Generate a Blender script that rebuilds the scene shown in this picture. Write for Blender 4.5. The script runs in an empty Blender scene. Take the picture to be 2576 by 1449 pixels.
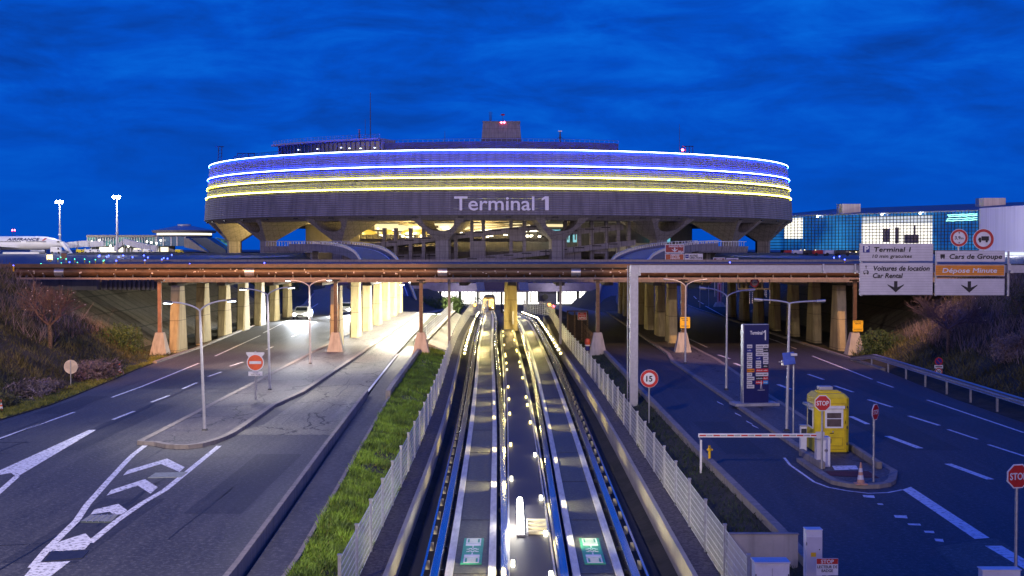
import bpy, bmesh, math, random
from math import sin, cos, pi, radians as R, sqrt, atan, atan2
from mathutils import Vector, Matrix
random.seed(7)
rnd = random.random
def U(a, b): return a + (b - a) * rnd()
scene = bpy.context.scene
COL = scene.collection

# ---------------------------------------------------------------- camera
F, CX, CY, HY, HC = 3343.0, 1288.0, 724.5, 627.0, 8.2
TH = atan((CY - HY) / F)
cam_d = bpy.data.cameras.new("camera"); cam = bpy.data.objects.new("camera", cam_d); COL.objects.link(cam)
cam.location = (0, 0, HC); cam.rotation_euler = (pi / 2 - TH, 0, 0)
cam_d.sensor_width = 36; cam_d.lens = F / 2576 * 36; cam_d.clip_start = 0.5; cam_d.clip_end = 6000
scene.camera = cam

# ---------------------------------------------------------------- world: blue hour sky with thin cloud, pale afterglow behind the viewer
w = bpy.data.worlds.new("World"); scene.world = w; w.use_nodes = True
nt = w.node_tree; N = nt.nodes; L = nt.links; N.clear()
def nd(t, **k):
    n = N.new(t)
    for a, b in k.items(): setattr(n, a, b)
    return n
def mth(op, a, b=None, c=None, clamp=False, T=None):
    T = T or nt
    n = T.nodes.new('ShaderNodeMath'); n.operation = op; n.use_clamp = clamp
    for i, v in enumerate((a, b, c)):
        if v is None: continue
        if isinstance(v, (int, float)): n.inputs[i].default_value = v
        else: T.links.new(v, n.inputs[i])
    return n.outputs[0]
def mixc(f, a, b, T=None, bt='MIX'):
    T = T or nt
    n = T.nodes.new('ShaderNodeMix'); n.data_type = 'RGBA'; n.blend_type = bt
    for i, v in ((0, f), (6, a), (7, b)):
        if isinstance(v, (int, float)): n.inputs[i].default_value = v
        elif isinstance(v, tuple): n.inputs[i].default_value = (*v, 1)
        else: T.links.new(v, n.inputs[i])
    return n.outputs[2]
tc = nd('ShaderNodeTexCoord'); sp = nd('ShaderNodeSeparateXYZ'); L.new(tc.outputs['Generated'], sp.inputs[0])
dx, dy, dz = sp.outputs
mp = nd('ShaderNodeMapping'); mp.inputs['Scale'].default_value = (4.6, 4.6, 15); mp.inputs['Rotation'].default_value = (0, R(4), 0)
L.new(tc.outputs['Generated'], mp.inputs[0])
nz = nd('ShaderNodeTexNoise'); nz.inputs['Scale'].default_value = 1.9; nz.inputs['Detail'].default_value = 7; nz.inputs['Roughness'].default_value = .62; nz.inputs['Distortion'].default_value = .5
L.new(mp.outputs[0], nz.inputs[0])
mp2 = nd('ShaderNodeMapping'); mp2.inputs['Scale'].default_value = (9, 9, 55); mp2.inputs['Location'].default_value = (3, 1, 2); L.new(tc.outputs['Generated'], mp2.inputs[0])
nz2 = nd('ShaderNodeTexNoise'); nz2.inputs['Scale'].default_value = 1.6; nz2.inputs['Detail'].default_value = 6; L.new(mp2.outputs[0], nz2.inputs[0])
cl = mth('ADD', mth('MULTIPLY', nz.outputs[0], .75), mth('MULTIPLY', nz2.outputs[0], .25))
rp = nd('ShaderNodeValToRGB'); L.new(cl, rp.inputs[0])
e = rp.color_ramp.elements
e[0].position = .33; e[0].color = (.002, .038, .27, 1)
e[1].position = .74; e[1].color = (.002, .125, .63, 1)
m_ = rp.color_ramp.elements.new(.50); m_.color = (.001, .064, .46, 1)
hz = mth('MULTIPLY', mth('SUBTRACT', dz, .0), 9.0, clamp=True)                # 0 at horizon, 1 at 6.4 degrees
base = mixc(hz, (.0005, .060, .42), rp.outputs[0])
back = mth('MULTIPLY', mth('MULTIPLY', dy, -1.6, clamp=True), mth('SUBTRACT', 1.0, mth('MULTIPLY', mth('ABSOLUTE', dz), 2.2, clamp=True), clamp=True), clamp=True)
glow = mixc(back, base, (1.55, 1.17, 1.32))
zen = mth('MULTIPLY', mth('SUBTRACT', dz, .25), 1.6, clamp=True)
fin = mixc(zen, glow, (.004, .055, .58))
bgn = nd('ShaderNodeBackground'); L.new(fin, bgn.inputs[0]); bgn.inputs[1].default_value = 1.0
wo = nd('ShaderNodeOutputWorld'); L.new(bgn.outputs[0], wo.inputs[0])

scene.view_settings.view_transform = 'Standard'; scene.view_settings.look = 'None'
scene.view_settings.exposure = 0.30; scene.view_settings.gamma = 1
scene.render.engine = 'CYCLES'
scene.cycles.use_denoising = True
scene.cycles.sample_clamp_indirect = 6; scene.cycles.sample_clamp_direct = 0
scene.cycles.max_bounces = 5; scene.cycles.diffuse_bounces = 2; scene.cycles.glossy_bounces = 3
scene.cycles.transmission_bounces = 4; scene.cycles.transparent_max_bounces = 6
scene.cycles.use_light_tree = True

# lamps that stand outside the frame (sodium masts, street lamps on the overpass behind the viewer) and under the decks
def lamp(kind, loc, power, col, size=.5, aim=None, spot=None, name='lamp_light', blend=.5):
    d = bpy.data.lights.new(name, kind); o = bpy.data.objects.new(name, d); COL.objects.link(o)
    d.energy = power; d.color = col; o.location = loc
    if kind == 'AREA': d.shape = 'RECTANGLE'; d.size = size if not isinstance(size, tuple) else size[0]; d.size_y = size if not isinstance(size, tuple) else size[1]
    else: d.shadow_soft_size = size
    if spot: d.spot_size = R(spot); d.spot_blend = blend
    if aim is not None: o.rotation_euler = (Vector(aim) - Vector(loc)).to_track_quat('-Z', 'Y').to_euler()
    return o
SOD = (1.0, .46, .13)
lamp('SPOT', (-22, 58, 28.5), 125000, SOD, .2, (-19.5, 112, 2.2), 33, 'sodium_mast_light', blend=.35)
lamp('SPOT', (21, 58, 28), 85000, (1, .52, .18), .2, (21.5, 114, 1.5), 34, 'sodium_mast_light', blend=.35)
lamp('SPOT', (-24, 58, 20), 14000, SOD, .2, (-33, 92, 3.6), 52, 'sodium_mast_light', blend=.6)
lamp('SPOT', (-16, 4, 24), 75000, (1.0, .84, .68), .4, (-15, 66, 0), 75, 'street_lamp_light', blend=1)

# ---------------------------------------------------------------- pixel -> world helpers (photo read at 2576 x 1449)
ct, st = cos(TH), sin(TH)
def ray(u, v):
    a = (u - CX) / F; b = -(v - CY) / F
    return Vector((a, ct + b * st, -st + b * ct))
def W(u, v, z=0.0):
    d = ray(u, v); t = (z - HC) / d.z
    return Vector((d.x * t, d.y * t, z))
def A(u, v, Y):
    d = ray(u, v); t = Y / d.y
    return Vector((d.x * t, Y, HC + d.z * t))
CR = {1: (0, 720, .28986), 2: (400, 720, .28986), 3: (0, 1140, .33131), 4: (820, 1140, .33131), 5: (1100, 800, .27603),
      6: (1650, 780, .27605), 7: (2180, 800, .27603), 8: (1850, 1080, .39984), 9: (1400, 580, .27603), 10: (700, 580, .27603), 11: (2180, 520, .27603)}
def K(c, x, y):
    ox, oy, s = CR[c]
    return ((ox + s * x) / 1.11801, (oy + s * y) / 1.11801)
def WK(c, x, y, z=0.0): return W(*K(c, x, y), z)
def smooth(t): t = max(0, min(1, t)); return t * t * (3 - 2 * t)
def gz(x, Y):
    """level of the sunken roads: level under the bridges, falling to the station and the terminal's foot in the middle"""
    k = 1 - smooth((abs(x) - 13) / 5)
    far = smooth((Y - 280) / 50)
    k = max(k, far)
    return -.035 * max(0, min(Y, 335) - 170) * k
TX, TY = -4.3, 445.0
def terr(x, Y):
    E = 26.3 + 4.6 * smooth((Y - 97) / 7)
    E += (9 * smooth((Y - 175) / 60) if x < 0 else 9 * smooth((Y - 185) / 50))
    v = 1 - smooth((abs(x) - E) / 12.5 * .9 + .05 if abs(x) > E else 0)
    if abs(x) > E: v = 1 - min(1, (abs(x) - E) / 11.0)
    else: v = 1.0
    if Y > 330: v *= 1 - smooth((Y - 345) / 10)
    r = math.hypot(x - TX, Y - TY)
    b = 1 - smooth((r - 112) / 14)
    m = max(v, b)
    low = gz(x, Y) - .16
    h = 6.5 * (1 - m) + low * m
    h += .8 * math.exp(-((r - 129) / 9) ** 2) * (1 - m)
    return h
def GT(u, v, lo=40, hi=160):
    y = lo
    while y < hi:
        p = A(u, v, y)
        if p.z <= terr(p.x, y): return Vector((p.x, y, terr(p.x, y)))
        y += .1
    return A(u, v, hi)

# ---------------------------------------------------------------- materials
def newmat(name):
    m = bpy.data.materials.new(name); m.use_nodes = True
    return m, m.node_tree, m.node_tree.nodes['Principled BSDF']
def mat(name, col, rough=.6, metal=0.0, var=.25, scale=3.0, bump=0.0, spec=None, col2=None, stretch=None, detail=6, bscale=None, lo=.35, hi=.65):
    m, T, b = newmat(name)
    b.inputs['Roughness'].default_value = rough; b.inputs['Metallic'].default_value = metal
    if spec is not None: b.inputs['Specular IOR Level'].default_value = spec
    g = T.nodes.new('ShaderNodeNewGeometry'); mp = T.nodes.new('ShaderNodeMapping'); T.links.new(g.outputs['Position'], mp.inputs[0])
    if stretch: mp.inputs['Scale'].default_value = stretch
    n = T.nodes.new('ShaderNodeTexNoise'); n.inputs['Scale'].default_value = scale; n.inputs['Detail'].default_value = detail; n.inputs['Roughness'].default_value = .65
    T.links.new(mp.outputs[0], n.inputs[0])
    r = T.nodes.new('ShaderNodeValToRGB'); T.links.new(n.outputs[0], r.inputs[0])
    a = col2 or tuple(c * (1 - var) for c in col); c_ = tuple(min(1, c * (1 + var * .6)) for c in col)
    r.color_ramp.elements[0].position = lo; r.color_ramp.elements[1].position = hi
    r.color_ramp.elements[0].color = (*a, 1); r.color_ramp.elements[1].color = (*c_, 1)
    T.links.new(r.outputs[0], b.inputs['Base Color'])
    if bump:
        n2 = T.nodes.new('ShaderNodeTexNoise'); n2.inputs['Scale'].default_value = bscale or scale * 6; n2.inputs['Detail'].default_value = 4
        T.links.new(mp.outputs[0], n2.inputs[0])
        bp = T.nodes.new('ShaderNodeBump'); bp.inputs['Strength'].default_value = bump; bp.inputs['Distance'].default_value = .05
        T.links.new(n2.outputs[0], bp.inputs['Height']); T.links.new(bp.outputs[0], b.inputs['Normal'])
    return m
def emit(name, col, s, body=(.3, .3, .3)):
    m, T, b = newmat(name)
    b.inputs['Base Color'].default_value = (*body, 1); b.inputs['Emission Color'].default_value = (*col, 1); b.inputs['Emission Strength'].default_value = s
    return m
def concrete(name, col, rough=.85, joints=None, streak=True, jw=.012):
    """board-marked concrete: blotches, vertical run-off streaks and optional panel joints (dx, dz in metres)"""
    m, T, b = newmat(name); b.inputs['Roughness'].default_value = rough
    g = T.nodes.new('ShaderNodeNewGeometry')
    n = T.nodes.new('ShaderNodeTexNoise'); n.inputs['Scale'].default_value = .7; n.inputs['Detail'].default_value = 9; n.inputs['Roughness'].default_value = .7
    T.links.new(g.outputs['Position'], n.inputs[0])
    c = mixc(n.outputs[0], tuple(x * .55 for x in col), tuple(min(1, x * 1.4) for x in col), T)
    if streak:
        mp = T.nodes.new('ShaderNodeMapping'); mp.inputs['Scale'].default_value = (3, 3, .16); T.links.new(g.outputs['Position'], mp.inputs[0])
        s = T.nodes.new('ShaderNodeTexNoise'); s.inputs['Scale'].default_value = 1.3; s.inputs['Detail'].default_value = 5; T.links.new(mp.outputs[0], s.inputs[0])
        f = mth('MULTIPLY', mth('SUBTRACT', s.outputs[0], .45, T=T), 2.6, clamp=True, T=T)
        c = mixc(f, c, tuple(x * .5 for x in col), T)
    if joints:
        sp = T.nodes.new('ShaderNodeSeparateXYZ'); T.links.new(g.outputs['Position'], sp.inputs[0])
        fs = []
        for o, d in ((sp.outputs[0], joints[0]), (sp.outputs[1], joints[0]), (sp.outputs[2], joints[1])):
            if d: fs.append(mth('LESS_THAN', mth('FRACT', mth('DIVIDE', o, d, T=T), T=T), jw, T=T))
        q = fs[0]
        for k in fs[1:]: q = mth('MAXIMUM', q, k, T=T)
        c = mixc(mth('MULTIPLY', q, .6, T=T), c, (.02, .02, .02), T)
    T.links.new(c, b.inputs['Base Color'])
    bp = T.nodes.new('ShaderNodeBump'); bp.inputs['Strength'].default_value = .3; bp.inputs['Distance'].default_value = .05
    n3 = T.nodes.new('ShaderNodeTexNoise'); n3.inputs['Scale'].default_value = 14; n3.inputs['Detail'].default_value = 5; T.links.new(g.outputs['Position'], n3.inputs[0])
    T.links.new(n3.outputs[0], bp.inputs['Height']); T.links.new(bp.outputs[0], b.inputs['Normal'])
    return m
def asphalt(name, col, crack=False, rough=.62, light=1.0, spec=.5):
    m, T, b = newmat(name)
    g = T.nodes.new('ShaderNodeNewGeometry'); P = g.outputs['Position']
    def noise(sc, det, stretch=None, rg=.6):
        mp = T.nodes.new('ShaderNodeMapping'); T.links.new(P, mp.inputs[0])
        if stretch: mp.inputs['Scale'].default_value = stretch
        n = T.nodes.new('ShaderNodeTexNoise'); n.inputs['Scale'].default_value = sc; n.inputs['Detail'].default_value = det; n.inputs['Roughness'].default_value = rg
        T.links.new(mp.outputs[0], n.inputs[0]); return n.outputs[0]
    big = noise(.22, 6, (1, .35, 1)); fine = noise(7, 6, rg=.8); wear = noise(.9, 5, (2.2, .12, 1))
    c = mixc(mth('MULTIPLY', mth('SUBTRACT', big, .3, T=T), 2.4, clamp=True, T=T), tuple(x * .5 for x in col), tuple(x * 1.5 for x in col), T)
    c = mixc(mth('MULTIPLY', mth('SUBTRACT', wear, .5, T=T), 3, clamp=True, T=T), c, tuple(x * 1.7 for x in col), T)
    c = mixc(mth('MULTIPLY', mth('SUBTRACT', fine, .50, T=T), 6, clamp=True, T=T), c, tuple(min(1, x * 3.0) for x in col), T)
    if crack:
        v = T.nodes.new('ShaderNodeTexVoronoi'); v.feature = 'DISTANCE_TO_EDGE'; v.inputs['Scale'].default_value = .33
        mp = T.nodes.new('ShaderNodeMapping'); mp.inputs['Scale'].default_value = (1, .55, 1); T.links.new(P, mp.inputs[0])
        dn = T.nodes.new('ShaderNodeTexNoise'); dn.inputs['Scale'].default_value = 1.4; dn.inputs['Detail'].default_value = 5; T.links.new(mp.outputs[0], dn.inputs[0])
        ad = T.nodes.new('ShaderNodeVectorMath'); ad.operation = 'MULTIPLY_ADD'; T.links.new(dn.outputs['Color'], ad.inputs[0]); ad.inputs[1].default_value = (1.3, 1.3, 0); T.links.new(mp.outputs[0], ad.inputs[2])
        T.links.new(ad.outputs[0], v.inputs['Vector'])
        q = mth('LESS_THAN', v.outputs['Distance'], .012, T=T)
        c = mixc(mth('MULTIPLY', q, .85, T=T), c, (.006, .006, .006), T)
    T.links.new(c, b.inputs['Base Color'])
    rr = mth('ADD', mth('MULTIPLY', big, .25, T=T), rough - .12, T=T); T.links.new(rr, b.inputs['Roughness'])
    b.inputs['Specular IOR Level'].default_value = spec
    bp = T.nodes.new('ShaderNodeBump'); bp.inputs['Strength'].default_value = .45; bp.inputs['Distance'].default_value = .02
    T.links.new(noise(26, 3), bp.inputs['Height']); T.links.new(bp.outputs[0], b.inputs['Normal'])
    return m
M = {}
M['conc'] = concrete('concrete', (.30, .27, .24))
M['pier'] = concrete('pier_concrete', (.44, .36, .20), joints=(0, 2.4), jw=.02)
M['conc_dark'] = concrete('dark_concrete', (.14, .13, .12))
M['conc_pale'] = concrete('pale_concrete', (.46, .42, .36))
M['tconc'] = concrete('terminal_concrete', (.27, .25, .25), joints=(1.5, 1.5), jw=.05)
M['revet'] = concrete('revetment_concrete', (.15, .135, .11), joints=(2.2, 0), jw=.06)
M['kerb'] = concrete('kerb_stone', (.27, .24, .21), streak=True)
M['asph'] = asphalt('asphalt', (.060, .059, .057))
M['asph_blue'] = asphalt('asphalt_smooth', (.036, .037, .046), rough=.6, spec=.4)
M['asph_old'] = asphalt('asphalt_worn', (.13, .125, .10), crack=True)
M['pave'] = asphalt('paving', (.075, .068, .066), crack=True)
M['paint'] = mat('road_paint', (.60, .60, .60), .6, var=.7, scale=7, bump=.2, lo=.36, hi=.5)
M['paint_worn'] = mat('worn_paint', (.56, .56, .58), .6, var=.6, scale=6, lo=.32, hi=.5)
M['paint_dark'] = mat('tar_seam', (.015, .015, .016), .5)
M['soil'] = mat('soil', (.045, .04, .028), .95, scale=.8, bump=.6, col2=(.018, .02, .011))
M['scrubsoil'] = mat('scrub_soil', (.034, .034, .018), .95, scale=.5, bump=.8, col2=(.012, .016, .008))
M['apron'] = asphalt('apron_asphalt', (.05, .05, .055), rough=.55, spec=.7)
M['grass'] = mat('grass_blade', (.15, .26, .020), .65, var=.55, scale=.8, col2=(.040, .075, .012), lo=.38, hi=.6)
M['grass_dry'] = mat('dry_grass', (.24, .22, .03), .7, scale=.9, col2=(.05, .08, .015))
M['scrub'] = mat('scrub_leaf', (.11, .105, .04), .8, scale=.5, col2=(.016, .022, .010))
M['scrub_b'] = mat('scrub_twig', (.25, .19, .19), .8, scale=.6, col2=(.045, .035, .03))
M['hedge'] = mat('hedge_leaf', (.08, .13, .025), .7, scale=2, col2=(.014, .03, .008))
M['hedge_b'] = mat('hedge_leaf_bright', (.12, .17, .025), .7, scale=2, col2=(.03, .06, .01))
M['bark'] = mat('bark', (.20, .13, .08), .9, scale=12, bump=.5, col2=(.06, .04, .03))
M['twig'] = mat('twig', (.20, .11, .075), .85, scale=4, col2=(.09, .05, .04))
M['bud'] = mat('blossom_bud', (.75, .6, .6), .7)
M['steel'] = mat('galvanised_steel', (.46, .47, .50), .42, .75, var=.2, scale=6)
M['steel_p'] = mat('painted_grey_steel', (.42, .42, .46), .4, .3, var=.12, scale=6)
M['fence_wire'] = mat('fence_wire', (.62, .63, .62), .5, .1, var=.15, scale=3)
M['steel_d'] = mat('dark_steel', (.05, .05, .055), .5, .4, scale=5)
M['rail'] = mat('guide_rail_steel', (.55, .57, .66), .17, 1.0, var=.14, scale=3, stretch=(6, .3, 6))
M['pad'] = mat('running_pad', (.66, .65, .60), .32, .25, var=.25, scale=2.2, stretch=(3, .5, 3), bump=.08)
M['bed'] = asphalt('track_bed_asphalt', (.050, .050, .040), rough=.5, spec=.6)
M['trench'] = mat('trench_dark', (.009, .009, .011), .8, scale=2)
M['grate'] = mat('walkway_grate', (.055, .05, .06), .55, .3, scale=20, stretch=(8, .6, 1))
M['ledge'] = mat('gravel_ledge', (.12, .105, .10), .95, var=.6, scale=9, bump=1.0, bscale=22)
M['brick'] = concrete('parapet_block', (.36, .33, .27), joints=(0, .25), streak=False)
M['rust'] = mat('rust_brown_paint', (.105, .055, .030), .45, .1, var=.4, scale=1.6, bump=.1, stretch=(1, 1, 3))
M['sleeve'] = mat('aluminium_sleeve', (.62, .60, .58), .3, .8, scale=8)
M['white'] = mat('white_paint', (.72, .72, .72), .4, var=.1, scale=4)
M['whitem'] = mat('white_board', (.60, .58, .60), .35, var=.10, scale=1.5)
M['black'] = mat('black_print', (.012, .012, .014), .5)
M['red'] = mat('red_paint', (.50, .018, .018), .4, var=.15)
M['red2'] = mat('red_orange_paint', (.75, .10, .02), .4, var=.15)
M['orange'] = mat('orange_board', (.72, .25, .015), .4, var=.12)
M['yellow'] = mat('yellow_paint', (.72, .55, .01), .38, var=.15, scale=3)
M['ysign'] = mat('yellow_sign', (.85, .50, .01), .5, var=.1)
M['blue'] = mat('blue_board', (.012, .02, .22), .4, var=.15)
M['navy'] = mat('navy_board', (.010, .014, .10), .3, var=.1)
M['greenp'] = mat('balise_green', (.05, .36, .22), .5, var=.2, scale=6)
M['glass'] = mat('dark_glass', (.02, .03, .045), .08, .0, spec=1.0)
M['rubber'] = mat('rubber', (.02, .02, .02), .8)
M['terra'] = mat('hydrant_red', (.55, .09, .04), .45)
M['ramproad'] = asphalt('ramp_asphalt', (.035, .042, .07), rough=.6, spec=.4)

# ---------------------------------------------------------------- mesh builder
class MB:
    def __init__(s): s.v = []; s.f = []; s.m = []; s.cm = 0
    def add(s, vs, fs):
        k = len(s.v); s.v += [tuple(x) for x in vs]
        s.f += [tuple(i + k for i in q) for q in fs]; s.m += [s.cm] * len(fs); return s
    def mi(s, i): s.cm = i; return s
    def box(s, c, d, rz=0, mat=None):
        hx, hy, hz = d[0] / 2, d[1] / 2, d[2] / 2
        vs = [Vector((x, y, z)) for z in (-hz, hz) for y in (-hy, hy) for x in (-hx, hx)]
        if rz:
            q = Matrix.Rotation(rz, 3, 'Z'); vs = [q @ v for v in vs]
        if mat is not None: vs = [mat @ v for v in vs]
        c = Vector(c)
        return s.add([v + c for v in vs], [(0, 2, 3, 1), (4, 5, 7, 6), (0, 1, 5, 4), (2, 6, 7, 3), (0, 4, 6, 2), (1, 3, 7, 5)])
    def bx(s, x0, x1, y0, y1, z0, z1): return s.box(((x0 + x1) / 2, (y0 + y1) / 2, (z0 + z1) / 2), (abs(x1 - x0), abs(y1 - y0), abs(z1 - z0)))
    def frus(s, c, b, t, h, off=(0, 0)):
        x, y, z = c
        vs = [(x - b[0] / 2, y - b[1] / 2, z), (x + b[0] / 2, y - b[1] / 2, z), (x + b[0] / 2, y + b[1] / 2, z), (x - b[0] / 2, y + b[1] / 2, z)]
        x += off[0]; y += off[1]
        vs += [(x - t[0] / 2, y - t[1] / 2, z + h), (x + t[0] / 2, y - t[1] / 2, z + h), (x + t[0] / 2, y + t[1] / 2, z + h), (x - t[0] / 2, y + t[1] / 2, z + h)]
        return s.add(vs, [(0, 3, 2, 1), (4, 5, 6, 7), (0, 1, 5, 4), (1, 2, 6, 5), (2, 3, 7, 6), (3, 0, 4, 7)])
    def prism(s, pts, z0, z1):           # polygon in XY
        n = len(pts); z0 = z0 if isinstance(z0, (list, tuple)) else [z0] * n; z1 = z1 if isinstance(z1, (list, tuple)) else [z1] * n
        vs = [(p[0], p[1], z0[i]) for i, p in enumerate(pts)] + [(p[0], p[1], z1[i]) for i, p in enumerate(pts)]
        return s.add(vs, [tuple(range(n - 1, -1, -1)), tuple(range(n, 2 * n))] + [(i, (i + 1) % n, n + (i + 1) % n, n + i) for i in range(n)])
    def xz(s, pts, y0, y1):              # polygon in XZ, extruded along Y
        n = len(pts)
        vs = [(p[0], y0, p[1]) for p in pts] + [(p[0], y1, p[1]) for p in pts]
        return s.add(vs, [tuple(range(n)), tuple(range(2 * n - 1, n - 1, -1))] + [(i, n + i, n + (i + 1) % n, (i + 1) % n) for i in range(n)])
    def flat(s, pts, z=0.0): return s.add([(p[0], p[1], (p[2] if len(p) > 2 else 0) + z) for p in pts], [tuple(range(len(pts)))])
    def tube(s, path, r, n=8, cap=True):
        path = [Vector(p) for p in path]; rs = r if isinstance(r, (list, tuple)) else [r] * len(path)
        base = len(s.v); fs = []; vs = []
        for i, p in enumerate(path):
            t = (path[min(i + 1, len(path) - 1)] - path[max(i - 1, 0)]).normalized()
            a = Vector((0, 0, 1)) if abs(t.z) < .9 else Vector((1, 0, 0))
            x = t.cross(a).normalized(); y = x.cross(t)
            for k in range(n): vs.append(p + (x * cos(2 * pi * k / n) + y * sin(2 * pi * k / n)) * rs[i])
        for i in range(len(path) - 1):
            for k in range(n): fs.append((i * n + k, i * n + (k + 1) % n, (i + 1) * n + (k + 1) % n, (i + 1) * n + k))
        if cap: fs += [tuple(range(n - 1, -1, -1)), tuple(range((len(path) - 1) * n, len(path) * n))]
        return s.add(vs, fs)
    def lathe(s, prof, n=16, c=(0, 0, 0), axis='Z'):
        vs = []; fs = []
        for (r, h) in prof:
            for k in range(n):
                a = 2 * pi * k / n
                p = (r * cos(a), r * sin(a), h) if axis == 'Z' else ((r * cos(a), h, r * sin(a)) if axis == 'Y' else (h, r * cos(a), r * sin(a)))
                vs.append((p[0] + c[0], p[1] + c[1], p[2] + c[2]))
        for i in range(len(prof) - 1):
            for k in range(n): fs.append((i * n + k, i * n + (k + 1) % n, (i + 1) * n + (k + 1) % n, (i + 1) * n + k))
        fs += [tuple(range(n - 1, -1, -1)), tuple(range((len(prof) - 1) * n, len(prof) * n))]
        return s.add(vs, fs)
    def ball(s, c, r, n=10, m=6):
        return s.lathe([(max(.0005, r * sin(pi * i / m)), -r * cos(pi * i / m)) for i in range(m + 1)], n, c)
    def sweep(s, path, prof, closed=True):
        """sweep a profile (lateral, up) along an XY(Z) path"""
        P = [Vector(p) for p in path]; n = len(prof); vs = []; fs = []
        for i, p in enumerate(P):
            t = P[min(i + 1, len(P) - 1)] - P[max(i - 1, 0)]; t.z = 0; t.normalize(); r = Vector((t.y, -t.x, 0))
            for a, b in prof: vs.append(p + r * a + Vector((0, 0, b)))
        for i in range(len(P) - 1):
            for k in range(n if closed else n - 1): fs.append((i * n + k, i * n + (k + 1) % n, (i + 1) * n + (k + 1) % n, (i + 1) * n + k))
        if closed: fs += [tuple(range(n - 1, -1, -1)), tuple(range((len(P) - 1) * n, len(P) * n))]
        return s.add(vs, fs)
    def disc(s, c, r, y0, y1, n=32, ri=0):   # disc in XZ facing -Y
        if not ri: return s.xz([(c[0] + r * cos(2 * pi * k / n), c[1] + r * sin(2 * pi * k / n)) for k in range(n)], y0, y1)
        vs = []; fs = []
        for rr, y in ((r, y1), (r, y0), (ri, y0), (ri, y1)):
            for k in range(n): vs.append((c[0] + rr * cos(2 * pi * k / n), y, c[1] + rr * sin(2 * pi * k / n)))
        for i in range(4):
            for k in range(n): fs.append((i * n + k, i * n + (k + 1) % n, ((i + 1) % 4) * n + (k + 1) % n, ((i + 1) % 4) * n + k))
        return s.add(vs, fs)
    def build(s, name, mats, parent=None, label=None, cat=None, kind=None, group=None, world=False, smooth=False, origin=None, bevel=0):
        me = bpy.data.meshes.new(name)
        off = Vector((0, 0, 0))
        if world and parent is not None:
            off = parent.matrix_basis.translation
            if parent.parent is not None: off = off + parent.parent.matrix_basis.translation
        if origin is not None: off = Vector(origin)
        me.from_pydata([(v[0] - off.x, v[1] - off.y, v[2] - off.z) for v in s.v], [], s.f)
        for m in (mats if isinstance(mats, (list, tuple)) else [mats]): me.materials.append(m)
        if any(s.m): me.polygons.foreach_set('material_index', s.m)
        me.update()
        bm = bmesh.new(); bm.from_mesh(me); bmesh.ops.recalc_face_normals(bm, faces=bm.faces); bm.to_mesh(me); bm.free()
        if smooth:
            for p in me.polygons: p.use_smooth = True
        o = bpy.data.objects.new(name, me); COL.objects.link(o)
        if origin is not None: o.location = origin
        if parent is not None: o.parent = parent
        if bevel:
            b = o.modifiers.new('bevel', 'BEVEL'); b.width = bevel; b.segments = 2; b.limit_method = 'ANGLE'
        if smooth:
            try: me.set_sharp_from_angle(angle=R(35))
            except Exception: pass
        if label: o['label'] = label
        if cat: o['category'] = cat
        if kind: o['kind'] = kind
        if group: o['group'] = group
        return o
def build_each(mb, name, mats, parent, world=True, **k):
    par = list(range(len(mb.v)))
    def find(i):
        while par[i] != i: par[i] = par[par[i]]; i = par[i]
        return i
    for f in mb.f:
        a = find(f[0])
        for j in f[1:]: par[find(j)] = a
    groups = {}
    for fi, f in enumerate(mb.f): groups.setdefault(find(f[0]), []).append(fi)
    out = []
    for g in groups.values():
        m = MB(); idx = {}
        for fi in g:
            for j in mb.f[fi]:
                if j not in idx: idx[j] = len(m.v); m.v.append(mb.v[j])
            m.f.append(tuple(idx[j] for j in mb.f[fi])); m.m.append(mb.m[fi])
        out.append(m.build(name, mats, parent, world=world, **k))
    return out
def thing(name, label, cat, loc=(0, 0, 0), rz=0, group=None):
    o = bpy.data.objects.new(name, None); COL.objects.link(o); o.empty_display_size = .3
    o.location = loc; o.rotation_euler = (0, 0, rz); o['label'] = label; o['category'] = cat
    if group: o['group'] = group
    return o
def kids(o): return [c for c in COL.objects if c.parent == o]
def dup(o, loc, rz, label, group=None, scale=None):
    def cp(a, par):
        c = a.copy(); COL.objects.link(c); c.parent = par
        for ch in list(a.children): cp(ch, c)
        return c
    r = cp(o, None); r.location = loc; r.rotation_euler = (0, 0, rz); r['label'] = label
    if scale: r.scale = (scale,) * 3
    if group: r['group'] = group
    return r
_tc = {}
def text(s):
    """outline of a word as triangles/ngons: verts with height 1 for capitals, width, faces"""
    if s in _tc: return _tc[s]
    cu = bpy.data.curves.new('t', 'FONT'); cu.body = s; cu.size = 1; cu.resolution_u = 3
    o = bpy.data.objects.new('t', cu); COL.objects.link(o); bpy.context.view_layer.update()
    me = bpy.data.meshes.new_from_object(o.evaluated_get(bpy.context.evaluated_depsgraph_get()))
    vs = [(v.co.x, v.co.y) for v in me.vertices]; fs = [tuple(p.vertices) for p in me.polygons]
    x0 = min(v[0] for v in vs); x1 = max(v[0] for v in vs)
    _tc[s] = ([((v[0] - x0), v[1] / .70) for v in vs], x1 - x0, fs)
    bpy.data.objects.remove(o); bpy.data.meshes.remove(me); bpy.data.curves.remove(cu)
    return _tc[s]
def put(mb, s, x, z, w, h, y, slant=0.0, fn=None, bold=0.0):
    """write s with its base line at (x, z), w wide and capitals h high, on the plane y (facing -Y)"""
    vs, tw, fs = text(s)
    for b in ((0, 0),) if not bold else ((-bold, 0), (bold, 0), (0, bold), (0, -bold)):
        P = [(x + v[0] / tw * w + slant * v[1] * h + b[0], y + (b[0] + 2 * b[1]) * .01, z + v[1] * h + b[1]) for v in vs]
        if fn: P = [fn(*p) for p in P]
        mb.add(P, fs)
    return mb

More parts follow.
